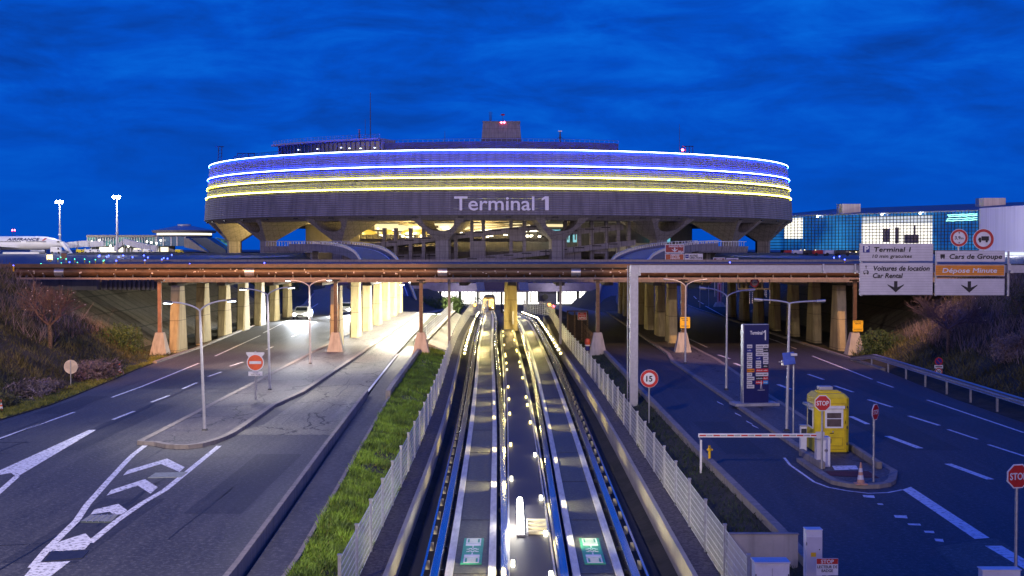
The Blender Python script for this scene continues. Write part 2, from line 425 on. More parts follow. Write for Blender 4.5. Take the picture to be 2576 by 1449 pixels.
def one(mb, x, z, w, h, y, fn=None, sw=.52):
    for q in ([(x + w * (1 - sw), z), (x + w, z), (x + w, z + h), (x + w * (1 - sw), z + h)], [(x, z + .70 * h), (x + w * (1 - sw), z + .80 * h), (x + w * (1 - sw), z + h), (x, z + .84 * h)]):
        P = [(a, y, b) for a, b in q]
        if fn: P = [fn(*p) for p in P]
        mb.add(P, [(0, 1, 2, 3)])

# ================================================================ SETTING: ground, roads, markings
def span(a, b, n): return [a + (b - a) * i / n for i in range(n + 1)]
xs = span(-2200, -300, 8)[:-1] + span(-300, -140, 8)[:-1] + span(-140, -60, 16)[:-1] + span(-60, 60, 80)[:-1] + span(60, 140, 16)[:-1] + span(140, 300, 8)[:-1] + span(300, 2200, 8)
ys = span(-30, 20, 6)[:-1] + span(20, 180, 80)[:-1] + span(180, 360, 60)[:-1] + span(360, 600, 24)[:-1] + span(600, 5000, 12)
def bumpy(x, y): return (sin(x * 1.7 + y * .6) * sin(y * 1.1 - x * .4) + sin(x * .63 - y * .37)) * .12
mb = MB()
vs = []
for y in ys:
    for x in xs:
        h = terr(x, y)
        if y < 175 and abs(x) > 27.5 and abs(x) < 60 and not (103 < y < 174): h += bumpy(x, y)
        if abs(x) < 8.6 and y < 175: h = -1.35 if -4.3 < x < 5.6 else h - .5
        if -7.6 < x < 8.6 and 175 <= y < 330: h -= 1.2
        vs.append((x, y, h))
nx = len(xs); fs = []
mb.v = vs
for j in range(len(ys) - 1):
    for i in range(nx - 1):
        x = (xs[i] + xs[i + 1]) / 2; y = (ys[j] + ys[j + 1]) / 2
        k = j * nx + i; mb.f.append((k, k + 1, k + 1 + nx, k + nx))
        r = math.hypot(x - TX, y - TY)
        slope = abs(terr(x + 1, y) - terr(x - 1, y)) + abs(terr(x, y + 1) - terr(x, y - 1))
        if slope > .15: mi = 1
        elif terr(x, y) > 5: mi = 2 if 118 < y and r > 140 else 1
        else: mi = 0
        if y < 110 and abs(x) > 26: mi = 1
        mb.m.append(mi)
mb.build('ground', [M['soil'], M['scrubsoil'], M['apron']], kind='structure', smooth=True)

def sheet(name, outline, z, m, **k):
    return MB().flat(outline, z).build(name, m, kind='structure', **k)
def ribbon(path, wl, wr):
    L_ = []; R_ = []
    P = [Vector((p[0], p[1], 0)) for p in path]
    for i, p in enumerate(P):
        t = (P[min(i + 1, len(P) - 1)] - P[max(i - 1, 0)]).normalized(); r = Vector((t.y, -t.x, 0))
        a = wl[i] if isinstance(wl, list) else wl; b = wr[i] if isinstance(wr, list) else wr
        L_.append(p - r * a); R_.append(p + r * b)
    return L_, R_
def line(mb, path, w, z=.034, zf=None):
    L_, R_ = ribbon(path, w / 2, w / 2)
    for i in range(len(path) - 1):
        q = [L_[i], R_[i], R_[i + 1], L_[i + 1]]
        mb.add([(p.x, p.y, z + (zf(p.x, p.y) if zf else 0)) for p in q], [(0, 1, 2, 3)])

# left roads: outer carriageway + inner lane, one sheet each
LE = [W(*p) for p in ((0, 1058), (127, 1020), (187, 997), (293, 953), (345, 930), (389, 914), (503, 875), (617, 828), (731, 784))]
left_edge = [(-24.6, 5), (-24.5, 40)] + [(p.x, p.y) for p in LE] + [(-30.5, 195), (-33, 215), (-36.5, 245), (-42, 280), (-50, 310)]
road = MB()
rightside = {5: -15.2, 280: -32, 310: -40}
def lr_right(y):
    if y < 165: return -15.85
    return -15.85 - 22 * smooth((y - 165) / 150)
for i in range(len(left_edge) - 1):
    (xa, ya), (xb, yb) = left_edge[i], left_edge[i + 1]
    n = max(1, int((yb - ya) / 12))
    for k in range(n):
        a, b = k / n, (k + 1) / n
        y0, y1 = ya + (yb - ya) * a, ya + (yb - ya) * b
        road.add([(xa + (xb - xa) * a, y0, 0), (lr_right(y0), y0, 0), (lr_right(y1), y1, 0), (xa + (xb - xa) * b, y1, 0)], [(0, 1, 2, 3)])
road.build('left_road', M['asph'], kind='structure')
inner = MB()
yy = span(5, 170, 22) + span(170, 300, 22)[1:]
def in_l(y): return -15.85 if y < 169 else -11.8
def in_r(y): return -6.9 - (y - 33) * .031 if y < 104 else -9.1 - min(1.6, (y - 104) * .015)
for a, b in zip(yy[:-1], yy[1:]):
    inner.add([(in_l(a), a, gz(0, a)), (in_r(a), a, gz(0, a)), (in_r(b), b, gz(0, b)), (in_l(b), b, gz(0, b))], [(0, 1, 2, 3)])
inner.build('inner_left_road', M['asph'], kind='structure')
# worn surface over the inner road beyond the joint
o1 = [WK(3, 2060, 225), WK(4, 370, 218), W(1000, 890)]
sheet('worn_road_surface', [(-12.6, 58.5), (-7.9, 58.5), (-8.35, 75), (-9.2, 104), (-9.9, 150), (-10.1, 168), (-11.3, 168), (-11.3, 118), (-11.5, 104), (-11.6, 62)], .006, M['asph_old'])
# the path beside the grass
path_l = [(-6.15, 5), (-6.35, 33), (-7.7, 74), (-8.7, 104), (-8.7, 112)]
pr = [(-5.7, 5), (-5.72, 35), (-6.75, 70), (-6.85, 75), (-7.4, 111), (-7.45, 113)]
MB().prism([(-6.6, 5), (-6.72, 33), (-8.1, 74), (-9.05, 104), (-8.9, 113)] + pr[::-1], -.6, -.08).build('footpath', M['asph'], kind='structure')
# right roads
ri = MB()
for a, b in zip(yy[:-1], yy[1:]):
    def rl(y): return 7.55 if y < 108 else 7.4
    def rr(y): return 14.4 if y < 168 else 12.2
    ri.add([(rl(a), a, gz(0, a)), (rr(a), a, gz(0, a)), (rr(b), b, gz(0, b)), (rl(b), b, gz(0, b))], [(0, 1, 2, 3)])
ri.build('inner_right_road', M['asph_blue'], kind='structure')
def rm_l(y): return 14.4 + .5 * smooth((y - 60) / 40) + 11 * smooth((y - 170) / 170)
def rm_r(y): return 24.2 + .9 * smooth((y - 70) / 20) + 14 * smooth((y - 180) / 140)
rm = MB()
for a, b in zip(yy[:-1], yy[1:]):
    rm.add([(rm_l(a), a, 0), (rm_r(a), a, 0), (rm_r(b), b, 0), (rm_l(b), b, 0)], [(0, 1, 2, 3)])
rm.build('right_road', M['asph_blue'], kind='structure')

# islands with kerbs (curved noses)
def island(name, left, right, zt, mtop, cw=.28):
    out = left + right[::-1]
    cx_ = sum(p[0] for p in out) / len(out)
    k = MB(); n = len(out)
    P = [Vector((p[0], p[1], 0)) for p in out]; ins = []
    for i in range(n):
        t = (P[(i + 1) % n] - P[i - 1]).normalized(); r = Vector((-t.y, t.x, 0))
        ins.append(P[i] + r * cw)
    s = 1 if sum(P[i].x * P[(i + 1) % n].y - P[(i + 1) % n].x * P[i].y for i in range(n)) > 0 else -1
    if s < 0: ins = [P[i] * 2 - ins[i] for i in range(n)]
    MB().prism([(q.x, q.y) for q in ins], -.4, zt).build(name, mtop, kind='structure')
    for i in range(n):
        a, b = P[i], P[(i + 1) % n]; c, d = ins[(i + 1) % n], ins[i]; z = zt + .012
        k.add([(a.x, a.y, -.3), (b.x, b.y, -.3), (b.x, b.y, z), (a.x, a.y, z), (c.x, c.y, z), (d.x, d.y, z), (c.x, c.y, zt - .02), (d.x, d.y, zt - .02)], [(0, 1, 2, 3), (3, 2, 4, 5)])
    k.build('kerb', M['kerb'], kind='structure')
li = [WK(3, *p) for p in ((1310, 345), (1400, 366), (1500, 372), (1600, 372), (1720, 358), (1850, 322), (1920, 296), (1990, 262), (2100, 190), (2340, 20))]
rpts = [(p.x, p.y) for p in li] + [(-11.75, 75), (-11.7, 84), (-11.6, 104), (-11.7, 130), (-11.75, 171)]
lpts = [(-15.72, 55.5), (-15.72, 70), (-15.75, 118), (-15.75, 171)]
island('left_island', lpts, rpts, .16, M['pave'])
ril = [(11.75, 51.5), (11.62, 54), (11.6, 72), (11.5, 96), (12.0, 103), (12.1, 127), (12.2, 172)]
nose = [WK(8, *p) for p in ((975, 545), (1050, 600), (1130, 655), (1220, 705), (1330, 728), (1450, 738), (1560, 735), (1640, 722), (1675, 700))]
rir = [(14.05, 48.2), (14.0, 55), (14.35, 74.7), (15.2, 98), (15.1, 104), (15.1, 172)]
island('right_island', [(p.x, p.y) for p in nose[::-1]][:-1] + [(nose[0].x, nose[0].y)] + ril, rir, .13, M['pave'])

# kerb walls
def wall(name, path, w, z0, z1, m, kind='structure', label=None, cat=None):
    L_, R_ = ribbon(path, w / 2, w / 2); k = MB()
    P = [Vector((p[0], p[1], 0)) for p in path]
    k.sweep(P, [(-w / 2, z0), (w / 2, z0), (w / 2, z1), (-w / 2, z1)])
    return k.build(name, m, kind=kind) if kind else k.build(name, m, label=label, cat=cat)
wall('path_kerb_wall', [(-6.6, 5), (-6.95, 33.3), (-7.6, 54), (-8.15, 74.5)], .15, -.5, .30, M['conc'], None, 'low concrete kerb wall between the inner left road and footpath, running out of the bottom edge', 'low wall')
wall('grass_kerb', [(p[0] + .06, p[1]) for p in pr], .12, -.6, .10, M['kerb'])
wall('grass_kerb_high', [(-6.83, 73), (-6.9, 76), (-7.4, 111)], .26, -.5, .42, M['conc'], None, 'raised concrete edging wall along the footpath where the green verge narrows', 'low wall')
wall('verge_kerb', [(7.55, 5), (7.62, 38), (7.45, 51), (7.4, 68), (7.3, 104)], .26, -.5, .28, M['kerb'])
wall('left_kerb', [(x, y) for x, y in left_edge if 94 < y < 250], .3, -.3, .14, M['kerb'])
wall('right_kerb', [(rm_r(y) + .1, y) for y in span(90, 250, 30)], .3, -.3, .14, M['kerb'])

# painted markings, one object per road
mk = MB()
def lw(a, b, w=.15): line(mk, [(a.x, a.y), (b.x, b.y)], w, .008)
def line_pts(pts, w, mbx=None, z=.008): line(mbx or mk, [(p.x, p.y) for p in pts], w, z)
line_pts([W(-60, 1124), W(0, 1103), W(187, 1037)], .16)
line_pts([W(281, 1000), W(358, 972), W(500, 914)], .16)
line_pts([W(541, 896), W(655, 844)], .16); line_pts([W(662, 838), W(742, 797)], .14)
line_pts([W(764, 787), W(800, 764)], .14)
for a, b in (((85, 1420), (260, 1355)), ((390, 1290), (530, 1230)), ((640, 1170), (770, 1125)), ((850, 1070), (975, 1030)), ((1205, 908), (1270, 880)), ((1450, 785), (1530, 748))):
    line_pts([WK(2, *a), WK(2, *b)], .17)
line_pts([WK(3, 958, 122), WK(3, 1140, 50)], .17)
rl = [W(838, 859), W(534, 1020), WK(3, 1810, 3), WK(3, 1300, 292), WK(3, 1215, 355), WK(3, 1130, 420), WK(3, 1060, 490), WK(3, 900, 665), WK(3, 740, 845), WK(3, 650, 980), WK(3, 400, 1225), WK(3, 270, 1380)]
line_pts(rl[:4], .16); line_pts(rl[3:], .22)
line_pts([WK(3, 1860, 345), WK(3, 1560, 590), WK(3, 1400, 720), WK(3, 1210, 830), WK(3, 1000, 975), WK(3, 760, 1170)], .22)
def poly(pts, c=3, mbx=None, z=.010): (mbx or mk).flat([WK(c, *p) for p in pts], z)
poly([(755, 210), (815, 210), (140, 612), (95, 575), (0, 592), (-30, 600), (-30, 562), (0, 553)])
line_pts([WK(3, 142, 605), WK(3, -60, 785)], .22)
poly([(1045, 597), (1085, 552), (1418, 453), (1366, 500)]); poly([(1418, 453), (1568, 527), (1525, 567), (1366, 500)])
poly([(905, 768), (945, 720), (1230, 628), (1170, 684)]); poly([(1230, 628), (1340, 697), (1278, 752), (1170, 684)])
poly([(768, 930), (800, 888), (1005, 838), (930, 905)]); poly([(1005, 838), (1080, 893), (1035, 928), (965, 928), (930, 905)])
poly([(520, 1155), (725, 1088), (785, 1150), (720, 1225), (420, 1245), (400, 1225)])
poly([(300, 1340), (598, 1325), (420, 1460), (200, 1460)])
mk.build('left_road_markings', M['paint'], kind='structure')
mk = MB()
line_pts([WK(2, 2480, 950), WK(2, 2165, 1345)], .14)
mw = MB()
for x in (-11.1, -10.5, -9.9, -9.2): mw.bx(x - .2, x + .2, 167, 168.6, -.01, .008)
mw.build('crossing_markings', M['paint'], kind='structure')
mk.build('inner_left_road_line', M['paint_worn'], kind='structure')
sm = MB()
line_pts([WK(3, 1290, 0), WK(3, 1150, 65), WK(3, 830, 205)], .10, sm); line_pts([WK(2, 60, 1449), WK(2, 300, 1355), WK(2, 600, 1215), WK(2, 800, 1130), WK(2, 1000, 1040), WK(2, 1330, 860), WK(2, 1600, 720)], .10, sm)
line_pts([WK(3, 0, 292), WK(3, 300, 175), WK(3, 720, 5)], .07, sm)
sm.flat([(-15.0, 33.2, 0), (-13.6, 33.2, 0), (-13.9, 35.0, 0), (-15.2, 35.0, 0)], .009)
rs_ = random.Random(12)
for (x0_, x1_, y0_, y1_, n_) in ((-24, -16.2, 36, 110, 16), (-15, -7.6, 30, 56, 9), (-11.2, -8.6, 60, 150, 10)):
    for q_ in range(n_):
        x = rs_.uniform(x0_, x1_); y = rs_.uniform(y0_, y1_); across = rs_.random() < .45; pts_ = []
        for j in range(7): pts_.append((x, y)); x += (rs_.uniform(.2, .7) if across else rs_.uniform(-.12, .12)); y += (rs_.uniform(-.15, .15) if across else rs_.uniform(.8, 1.8))
        pts_ = [(min(max(a, x0_), x1_), b) for a, b in pts_]
        line(sm, pts_, rs_.uniform(.03, .07), .0075)
sm.build('tar_seams', M['paint_dark'], kind='structure')
mk = MB()
def c7(a, b, w=.15): line_pts([WK(7, *a), WK(7, *b)], w)
def c8(a, b, w=.15): line_pts([WK(8, *a), WK(8, *b)], w)
c7((380, 730), (990, 968)); c7((1040, 992), (1205, 1050)); c7((335, 915), (495, 970), .2); c7((605, 1033), (795, 1098), .2); c7((950, 1175), (1190, 1250), .2)
c7((30, 1020), (160, 1070), .25); c7((770, 1345), (945, 1425), .25)
c8((1895, 113), (2576, 343)); c8((1765, 225), (1980, 292), .2); c8((2040, 320), (2250, 390)); c8((2325, 427), (2600, 515))
c8((1615, 367), (1845, 453), .3); c8((2040, 562), (2340, 672), .3)
poly([(1720, 745), (1780, 725), (2335, 1085), (2230, 1092)], 8); poly([(2300, 1140), (2420, 1140), (2640, 1270), (2640, 1340)], 8)
c7((0, 570), (215, 658)); 
line_pts([WK(6, 1040, 625), WK(6, 1230, 715)], .14); line_pts([WK(6, 1850, 620), WK(6, 2135, 728)], .14)
line_pts([WK(6, 1340, 790), WK(6, 1460, 830)], .22); line_pts([WK(6, 1505, 875), WK(6, 1580, 905)], .25)
line_pts([W(1775, 770), W(1830, 800)], .16); line_pts([W(1745, 745), W(1752, 752)], .16); line_pts([W(1756, 757), W(1770, 765)], .16)
mk.build('right_road_markings', M['paint_worn'], kind='structure')
mk = MB()
line_pts([WK(8, *p) for p in ((890, 520), (930, 570), (1030, 640), (1100, 690), (1200, 728), (1330, 752), (1480, 770), (1620, 765), (1720, 745))], .10)
for p in ((1440, 790, 80, 14), (1660, 932, 90, 16), (1755, 988, 90, 10), (1870, 1040, 70, 12), (1945, 1098, 60, 16), (1540, 845, 40, 8)):
    x, y, a, b = p; poly([(x, y - b / 2), (x + a, y - b / 3), (x + a + 8, y + b), (x + 10, y + b * .6)], 8)
for (x, y) in ((415, 125), (540, 205), (620, 262), (660, 290)):
    poly([(x, y - 4), (x + 40, y + 16), (x + 52, y + 26), (x + 6, y + 6)], 8)
mk.build('worn_road_markings', M['paint_worn'], kind='structure')
sheet('tar_patch', [(p.x, p.y) for p in [WK(8, *q) for q in ((1945, 1150), (2380, 1085), (2576, 1205), (2700, 1420), (2200, 1420))]], .006, M['asph'])
mk = MB()
poly([(1225, 603), (1395, 600), (1412, 628), (1245, 634)], 8, z=.146)
mk.build('island_marking', M['paint_worn'], kind='structure')
mk = MB(); poly([(1180, 640), (1480, 640), (1560, 690), (1210, 672)], 8, z=.142); mk.build('island_red_strip', mat('red_paving', (.10, .02, .02), .8), kind='structure')

pt = MB(); rs_ = random.Random(5)
for (x, y, a, b) in ((-22.6, 47, 1.1, 5), (-18.4, 62, .8, 8), (-20.8, 84, 1.3, 6), (-12.4, 39, 1.0, 4.5), (-9.3, 47, .9, 6), (-23.2, 70, .7, 4)):
    pt.flat([(x - a, y - b), (x + a, y - b), (x + a, y + b), (x - a, y + b)], .003)
pt.build('left_road_patches', asphalt('asphalt_patch', (.036, .036, .037)), kind='structure')
pt = MB()
for (x, y, a, b) in ((17.2, 60, 1.2, 6), (21.2, 74, .9, 9), (9.4, 58, .8, 5), (18.8, 40, 1.3, 4), (10.2, 84, .9, 6), (22.0, 50, .8, 4)):
    pt.flat([(x - a, y - b), (x + a, y - b), (x + a, y + b), (x - a, y + b)], .003)
pt.build('right_road_patches', asphalt('asphalt_patch_dark', (.022, .023, .028)), kind='structure')
# covers and gullies in the carriageway
def cover(name, pts, m, label, cat, z=.016, grid=False):
    P = [WK(3, *p) for p in pts]; c = sum(P, Vector()) / len(P)
    k = MB().prism([(p.x, p.y) for p in P], -.05, z); t = k.build(name, m, origin=(c.x, c.y, 0), label=label, cat=cat)
    if grid:
        g = MB()
        for i in range(1, 8):
            a = P[0].lerp(P[1], i / 8); b = P[3].lerp(P[2], i / 8); g.tube([(a.x - c.x, a.y - c.y, z + .01), (b.x - c.x, b.y - c.y, z + .01)], .012, 4)
        for i in range(1, 5):
            a = P[0].lerp(P[3], i / 5); b = P[1].lerp(P[2], i / 5); g.tube([(a.x - c.x, a.y - c.y, z + .016), (b.x - c.x, b.y - c.y, z + .016)], .012, 4)
        g.build('grating', M['steel'], t)
    return t
cover('inspection_cover', [(1255, 618), (1320, 575), (1598, 567), (1540, 612)], mat('cover_grey', (.33, .36, .30), .7, scale=6), 'pale grey double inspection cover beside the topmost painted chevron', 'cover')
cover('drain_cover', [(680, 995), (770, 935), (1010, 930), (940, 998)], mat('cover_green', (.10, .13, .09), .7, scale=6), 'grated drain cover set between the chevrons on the left road', 'cover', grid=True)
cover('tar_cover', [(375, 1330), (440, 1240), (758, 1236), (700, 1300)], M['steel_d'], 'dark rectangular cover below the lowest painted chevron', 'cover')

# ================================================================ planting
def blades(name, n, where, h, wd, m, lean=.5, kind='stuff', parent=None, label=None, cat=None):
    vs = []; fs = []
    for i in range(n):
        p = where()
        if p is None: continue
        a = U(0, 2 * pi); hh = h * U(.5, 1.3) * (1 + .5 * sin(p[0] * 1.9 + p[1] * .8) * sin(p[1] * 1.3)); k = len(vs); l = U(-lean, lean) * hh; l2 = U(-lean, lean) * hh
        ww = wd * U(.6, 1.4)
        vs += [(p[0] - cos(a) * ww, p[1] - sin(a) * ww, p[2]), (p[0] + cos(a) * ww, p[1] + sin(a) * ww, p[2]), (p[0] + l, p[1] + l2, p[2] + hh)]
        fs.append((k, k + 1, k + 2))
    me = bpy.data.meshes.new(name); me.from_pydata(vs, [], fs); me.materials.append(m)
    o = bpy.data.objects.new(name, me); COL.objects.link(o)
    if kind: o['kind'] = kind
    if parent: o.parent = parent
    if label: o['label'] = label; o['category'] = cat
    return o
def fence_l(y): return -4.05 - .0 * y if y < 55 else -4.05 - 1.4 * smooth((y - 50) / 95)
def fence_r(y): return 5.55 - .0035 * max(0, y - 60) if y < 75 else 5.5 - .65 * smooth((y - 70) / 65)
def kl(y): return -5.75 - (y - 35) * .029 if y < 76 else -6.9 - (y - 76) * .0143
bank = MB()
for a, b in zip(span(5, 112, 40)[:-1], span(5, 112, 40)[1:]):
    for u0, u1 in zip((0, .3, .65), (.3, .65, 1)):
        def q(y, u):
            x = kl(y) + .1 + (fence_l(y) - kl(y)) * u; return (x, y, .02 - .55 * u + .12 * sin(pi * u))
        bank.add([q(a, u0), q(a, u1), q(b, u1), q(b, u0)], [(0, 1, 2, 3)])
bank.build('grass_bank_soil', M['soil'], kind='structure', smooth=True)
def pick_bank():
    y = 30 + 80 * rnd() ** 1.35; u = rnd(); y = min(y, 109)
    x = kl(y) + .15 + (fence_l(y) - kl(y) - .2) * u
    if sin(x * 2.1 + y * .7) * sin(y * .9 - x * 1.3) + sin(y * .31 + x) * .6 < -.75 and rnd() < .8: return None
    return (x, y, .0 - .55 * u + .12 * sin(pi * u))
blades('green_verge', 60000, pick_bank, .19, .024, M['grass'], .8)
blades('dry_verge_grass', 10000, pick_bank, .15, .02, M['grass_dry'], 1.0)
verge = MB()
for a, b in zip(span(5, 106, 30)[:-1], span(5, 106, 30)[1:]):
    verge.add([(fence_r(a), a, -.45), (7.5, a, .05), (7.5, b, .05), (fence_r(b), b, -.45)], [(0, 1, 2, 3)])
verge.build('right_verge_soil', M['soil'], kind='structure')
def pick_rv():
    y = 30 + 75 * rnd(); u = rnd(); return (fence_r(y) + (7.4 - fence_r(y)) * u, y, -.45 + .5 * u)
blades('dark_verge_grass', 9000, pick_rv, .12, .02, mat('dark_grass', (.035, .06, .02), .7, scale=1, col2=(.012, .02, .008)), .8)
def edge_x(y):
    for (xa, ya), (xb, yb) in zip(left_edge[:-1], left_edge[1:]):
        if ya <= y <= yb: return xa + (xb - xa) * (y - ya) / (yb - ya)
    return -30
gs = MB()
for a, b in zip(span(40, 100, 30)[:-1], span(40, 100, 30)[1:]):
    gs.add([(edge_x(a) - .02, a, .03), (edge_x(b) - .02, b, .03), (edge_x(b) - 2.6, b, .10), (edge_x(a) - 2.6, a, .10)], [(0, 1, 2, 3)])
gs.build('left_shoulder', M['soil'], kind='structure')
def pick_ls():
    y = U(50, 100); return (edge_x(y) - .1 - 2.0 * rnd() ** 1.2, y, .04)
blades('left_roadside_grass', 20000, pick_ls, .15, .022, M['grass_dry'], .8)
def pick_slope(side, y0, y1, x0=26.6, x1=39):
    def f():
        y = U(y0, y1); x = side * (x0 + (x1 - x0) * rnd()); z = terr(x, y)
        return (x, y, z)
    return f
blades('left_bank_scrub', 26000, pick_slope(-1, 62, 106), .34, .035, M['scrub'], .9)
blades('right_bank_scrub', 26000, pick_slope(1, 62, 106), .36, .035, M['scrub'], .9)
blades('right_bank_brush', 12000, pick_slope(1, 66, 106, 29, 40), 1.1, .022, M['scrub_b'], .6)
blades('left_bank_brush', 3500, pick_slope(-1, 84, 106, 30, 41), 1.0, .018, M['scrub_b'], .7)

def bush(name, label, c, rad, n, m, cat='bush', group=None, leaf=.09, twigs=True, seed=1, mt=None):
    random.seed(seed)
    t = thing(name, label, cat, c, group=group)
    lobes = [(Vector((U(-.45, .45) * rad[0], U(-.45, .45) * rad[1], U(.25, .6) * rad[2])), U(.35, .65)) for _ in range(9)]
    vs = []; fs = []
    for i in range(n):
        lc, lr = lobes[int(rnd() * 9)]
        d = Vector((U(-1, 1), U(-1, 1), U(-.8, 1))); d.normalize(); r = lr * U(.55, 1.08)
        p = lc + Vector((d.x * rad[0] * r, d.y * rad[1] * r, d.z * rad[2] * r))
        p.z = max(p.z, .02)
        a, b = Vector((U(-1, 1), U(-1, 1), U(-1, 1))).normalized(), Vector((U(-1, 1), U(-1, 1), U(-1, 1))).normalized()
        s_ = leaf * U(.6, 1.5); k = len(vs)
        vs += [tuple(p - a * s_), tuple(p + b * s_ * .6), tuple(p + a * s_)]; fs.append((k, k + 1, k + 2))
    me = bpy.data.meshes.new('foliage'); me.from_pydata(vs, [], fs); me.materials.append(m)
    o = bpy.data.objects.new('foliage', me); COL.objects.link(o); o.parent = t
    if twigs:
        k = MB()
        for i in range(16):
            a = U(0, 2 * pi); q = Vector((cos(a) * rad[0] * .6, sin(a) * rad[1] * .6, rad[2] * U(.6, 1.0)))
            k.tube([(0, 0, 0), tuple(q * .5 + Vector((U(-.1, .1), U(-.1, .1), .1))), tuple(q)], [.03, .02, .008], 4)
        k.build('stem', M['twig'], t)
    return t
# dead brush heaps beside the left road, hedge at the abutment foot
p = GT(270, 962); bush('dry_bush', 'brown dry brushwood heap behind the standing traffic cone', (p.x - .6, p.y, .1), (1.9, 2.6, 1.1), 2600, M['scrub_b'], leaf=.12, seed=3)
bush('dry_bush', 'flat straw brown brush heap by the post of the round sign', (-26.6, 74.0, .1), (1.6, 3.4, .8), 2600, M['scrub_b'], leaf=.11, seed=4)
bush('dry_bush', 'brown brush heap at the left edge of the photo near the overturned cone', (-26.5, 67, .1), (1.4, 3.4, .7), 2400, M['scrub'], leaf=.11, seed=5)
bush('hedge', 'dark green trimmed hedge at the foot of the left concrete slope', (-28.6, 97.0, .15), (1.7, 4.2, 2.6), 6500, M['hedge'], leaf=.10, cat='hedge', seed=6)
bush('hedge', 'dark evergreen shrub beside the right pedestal with the yellow notice', (28.4, 100.5, .2), (2.2, 3.4, 2.0), 5200, M['hedge'], leaf=.10, cat='hedge', seed=8)
bush('hedge', 'bright green clipped hedge seen through the left row of piers', (-39.5, 226, 1.2), (5.0, 20, 5.0), 9000, M['hedge_b'], leaf=.24, cat='hedge', seed=9)
bush('bush', 'dark ivy bush where the fence bends before the station, left of the tracks', (-7.8, 176, -.4), (1.5, 9, 2.6), 5000, M['hedge'], leaf=.13, seed=10)
bush('hedge', 'low dark hedge behind the crossing and before the lit ground floor', (-13.5, 238, -2.7), (11, 6, 2.4), 6000, M['hedge'], leaf=.17, cat='hedge', seed=11)
for i, (x, y, r_, s_, lab) in enumerate(((30.5, 92, 1.9, 21, 'tangled purple brown bush just right of the bare right tree'), (32.5, 84, 2.2, 22, 'tall leafless bush high on the right bank under the round truck sign'),
                                        (29.3, 78, 1.6, 23, 'low twiggy bush behind the parking ban sign'), (34.5, 99, 2.4, 24, 'large dark bush at the top of the right bank beside the white boards'), (31.5, 73, 1.8, 25, 'rightmost twiggy bush above the crash barrier'))):
    bush('bush', lab, (x, y, terr(x, y) - .1), (r_, r_ * 1.2, r_ * 1.1), 3600, M['scrub_b'] if i % 2 == 0 else M['scrub'], leaf=.085, seed=s_)
random.seed(31)
def bare_tree(name, label, loc, h, spread, mt, seed, buds=0, trunk=.32, rt=.16):
    random.seed(seed)
    t = thing(name, label, 'tree', loc)
    k = MB(); k.tube([(0, 0, -.3), (.03, 0, h * trunk * .5), (-.02, 0, h * trunk)], [rt, rt * .85, rt * .75], 8); k.build('trunk', M['bark'], t, smooth=True)
    c = MB(); tips = []
    def grow(p, d, l, r, lv):
        q = p + d * l * .5 + Vector((U(-1, 1), U(-1, 1), U(-.3, 1))) * l * .06; e2 = p + d * l
        c.tube([p, q, e2], [r, r * .8, r * .6], 5 if lv < 2 else 3, cap=False)
        if lv >= 6: tips.append(e2); return
        for i in range(3 if lv < 4 else 3):
            nd_ = (d + Vector((U(-1, 1), U(-1, 1), U(-.45, .65))) * (.75 if lv else .9)).normalized()
            grow(e2 if i else q, nd_, l * U(.66, .86), max(.007, r * .62), lv + 1)
    for i in range(5):
        a = 2 * pi * i / 5 + U(-.4, .4)
        grow(Vector((-.02, 0, h * trunk - .1)), Vector((cos(a) * spread, sin(a) * spread, U(.6, 1.1))).normalized(), h * .2, rt * .5, 1)
    c.build('crown', mt, t)
    if buds:
        b = MB()
        for i in range(buds):
            p = tips[int(rnd() * len(tips))]; b.box(p, (.038, .038, .038))
        b.build('blossom', M['bud'], t)
    return t
bare_tree('bare_tree', 'small leafless reddish tree with lit trunk on the left bank', (-29.6, 85, terr(-29.6, 85) + .1), 4.6, 1.0, M['twig'], 12, 30)
bare_tree('bare_tree', 'dark leafless tree on the right bank behind the parking ban sign', (28.9, 88, terr(28.9, 88)), 4.8, 1.1, mat('twig_dark', (.10, .07, .08), .9, scale=3), 14, 12, rt=.14)
bare_tree('bare_tree', 'thin leafless sapling by the top left end of the pipe bridge', (-36.2, 103, terr(-36.2, 103)), 3.0, .6, M['twig'], 15, 8, trunk=.2, rt=.06)

# ================================================================ guideway of the shuttle
def cl_l(y):
    pts = [(0, -.95), (37, -1.16), (69, -1.5), (99, -2.0), (124, -2.5), (154, -2.85), (176, -3.1), (220, -3.8), (275, -4.9), (330, -5.2)]
    for (a, b), (c, d) in zip(pts[:-1], pts[1:]):
        if a <= y <= c: return b + (d - b) * (y - a) / (c - a)
def cl_r(y):
    pts = [(0, 2.3), (37, 2.43), (69, 2.52), (101, 2.46), (127, 2.2), (154, 1.84), (181, 1.25), (220, .2), (275, -.8), (330, -1)]
    for (a, b), (c, d) in zip(pts[:-1], pts[1:]):
        if a <= y <= c: return b + (d - b) * (y - a) / (c - a)
def tz(y): return -1.0 + (gz(0, y) if y > 170 else 0)
YS = span(8, 170, 54) + span(170, 290, 30)[1:]
def smooth_cl(f): return lambda y: (f(max(0, y - 9)) + f(y) + f(min(330, y + 9)) + f(max(0, y - 4)) + f(min(330, y + 4))) / 5
cl_l, cl_r = smooth_cl(cl_l), smooth_cl(cl_r)
def strip(f, off, w, z0, z1, Y=YS):
    k = MB(); k.sweep([(f(y) + off, y, tz(y)) for y in Y], [(-w / 2, z0), (w / 2, z0), (w / 2, z1), (-w / 2, z1)]); return k
MB().sweep([((cl_l(y) + cl_r(y)) / 2, y, tz(y)) for y in YS], [(-3.6, -.4), (3.6, -.4), (3.6, -.16), (-3.6, -.16)]).build('trench_floor', M['trench'], kind='structure')
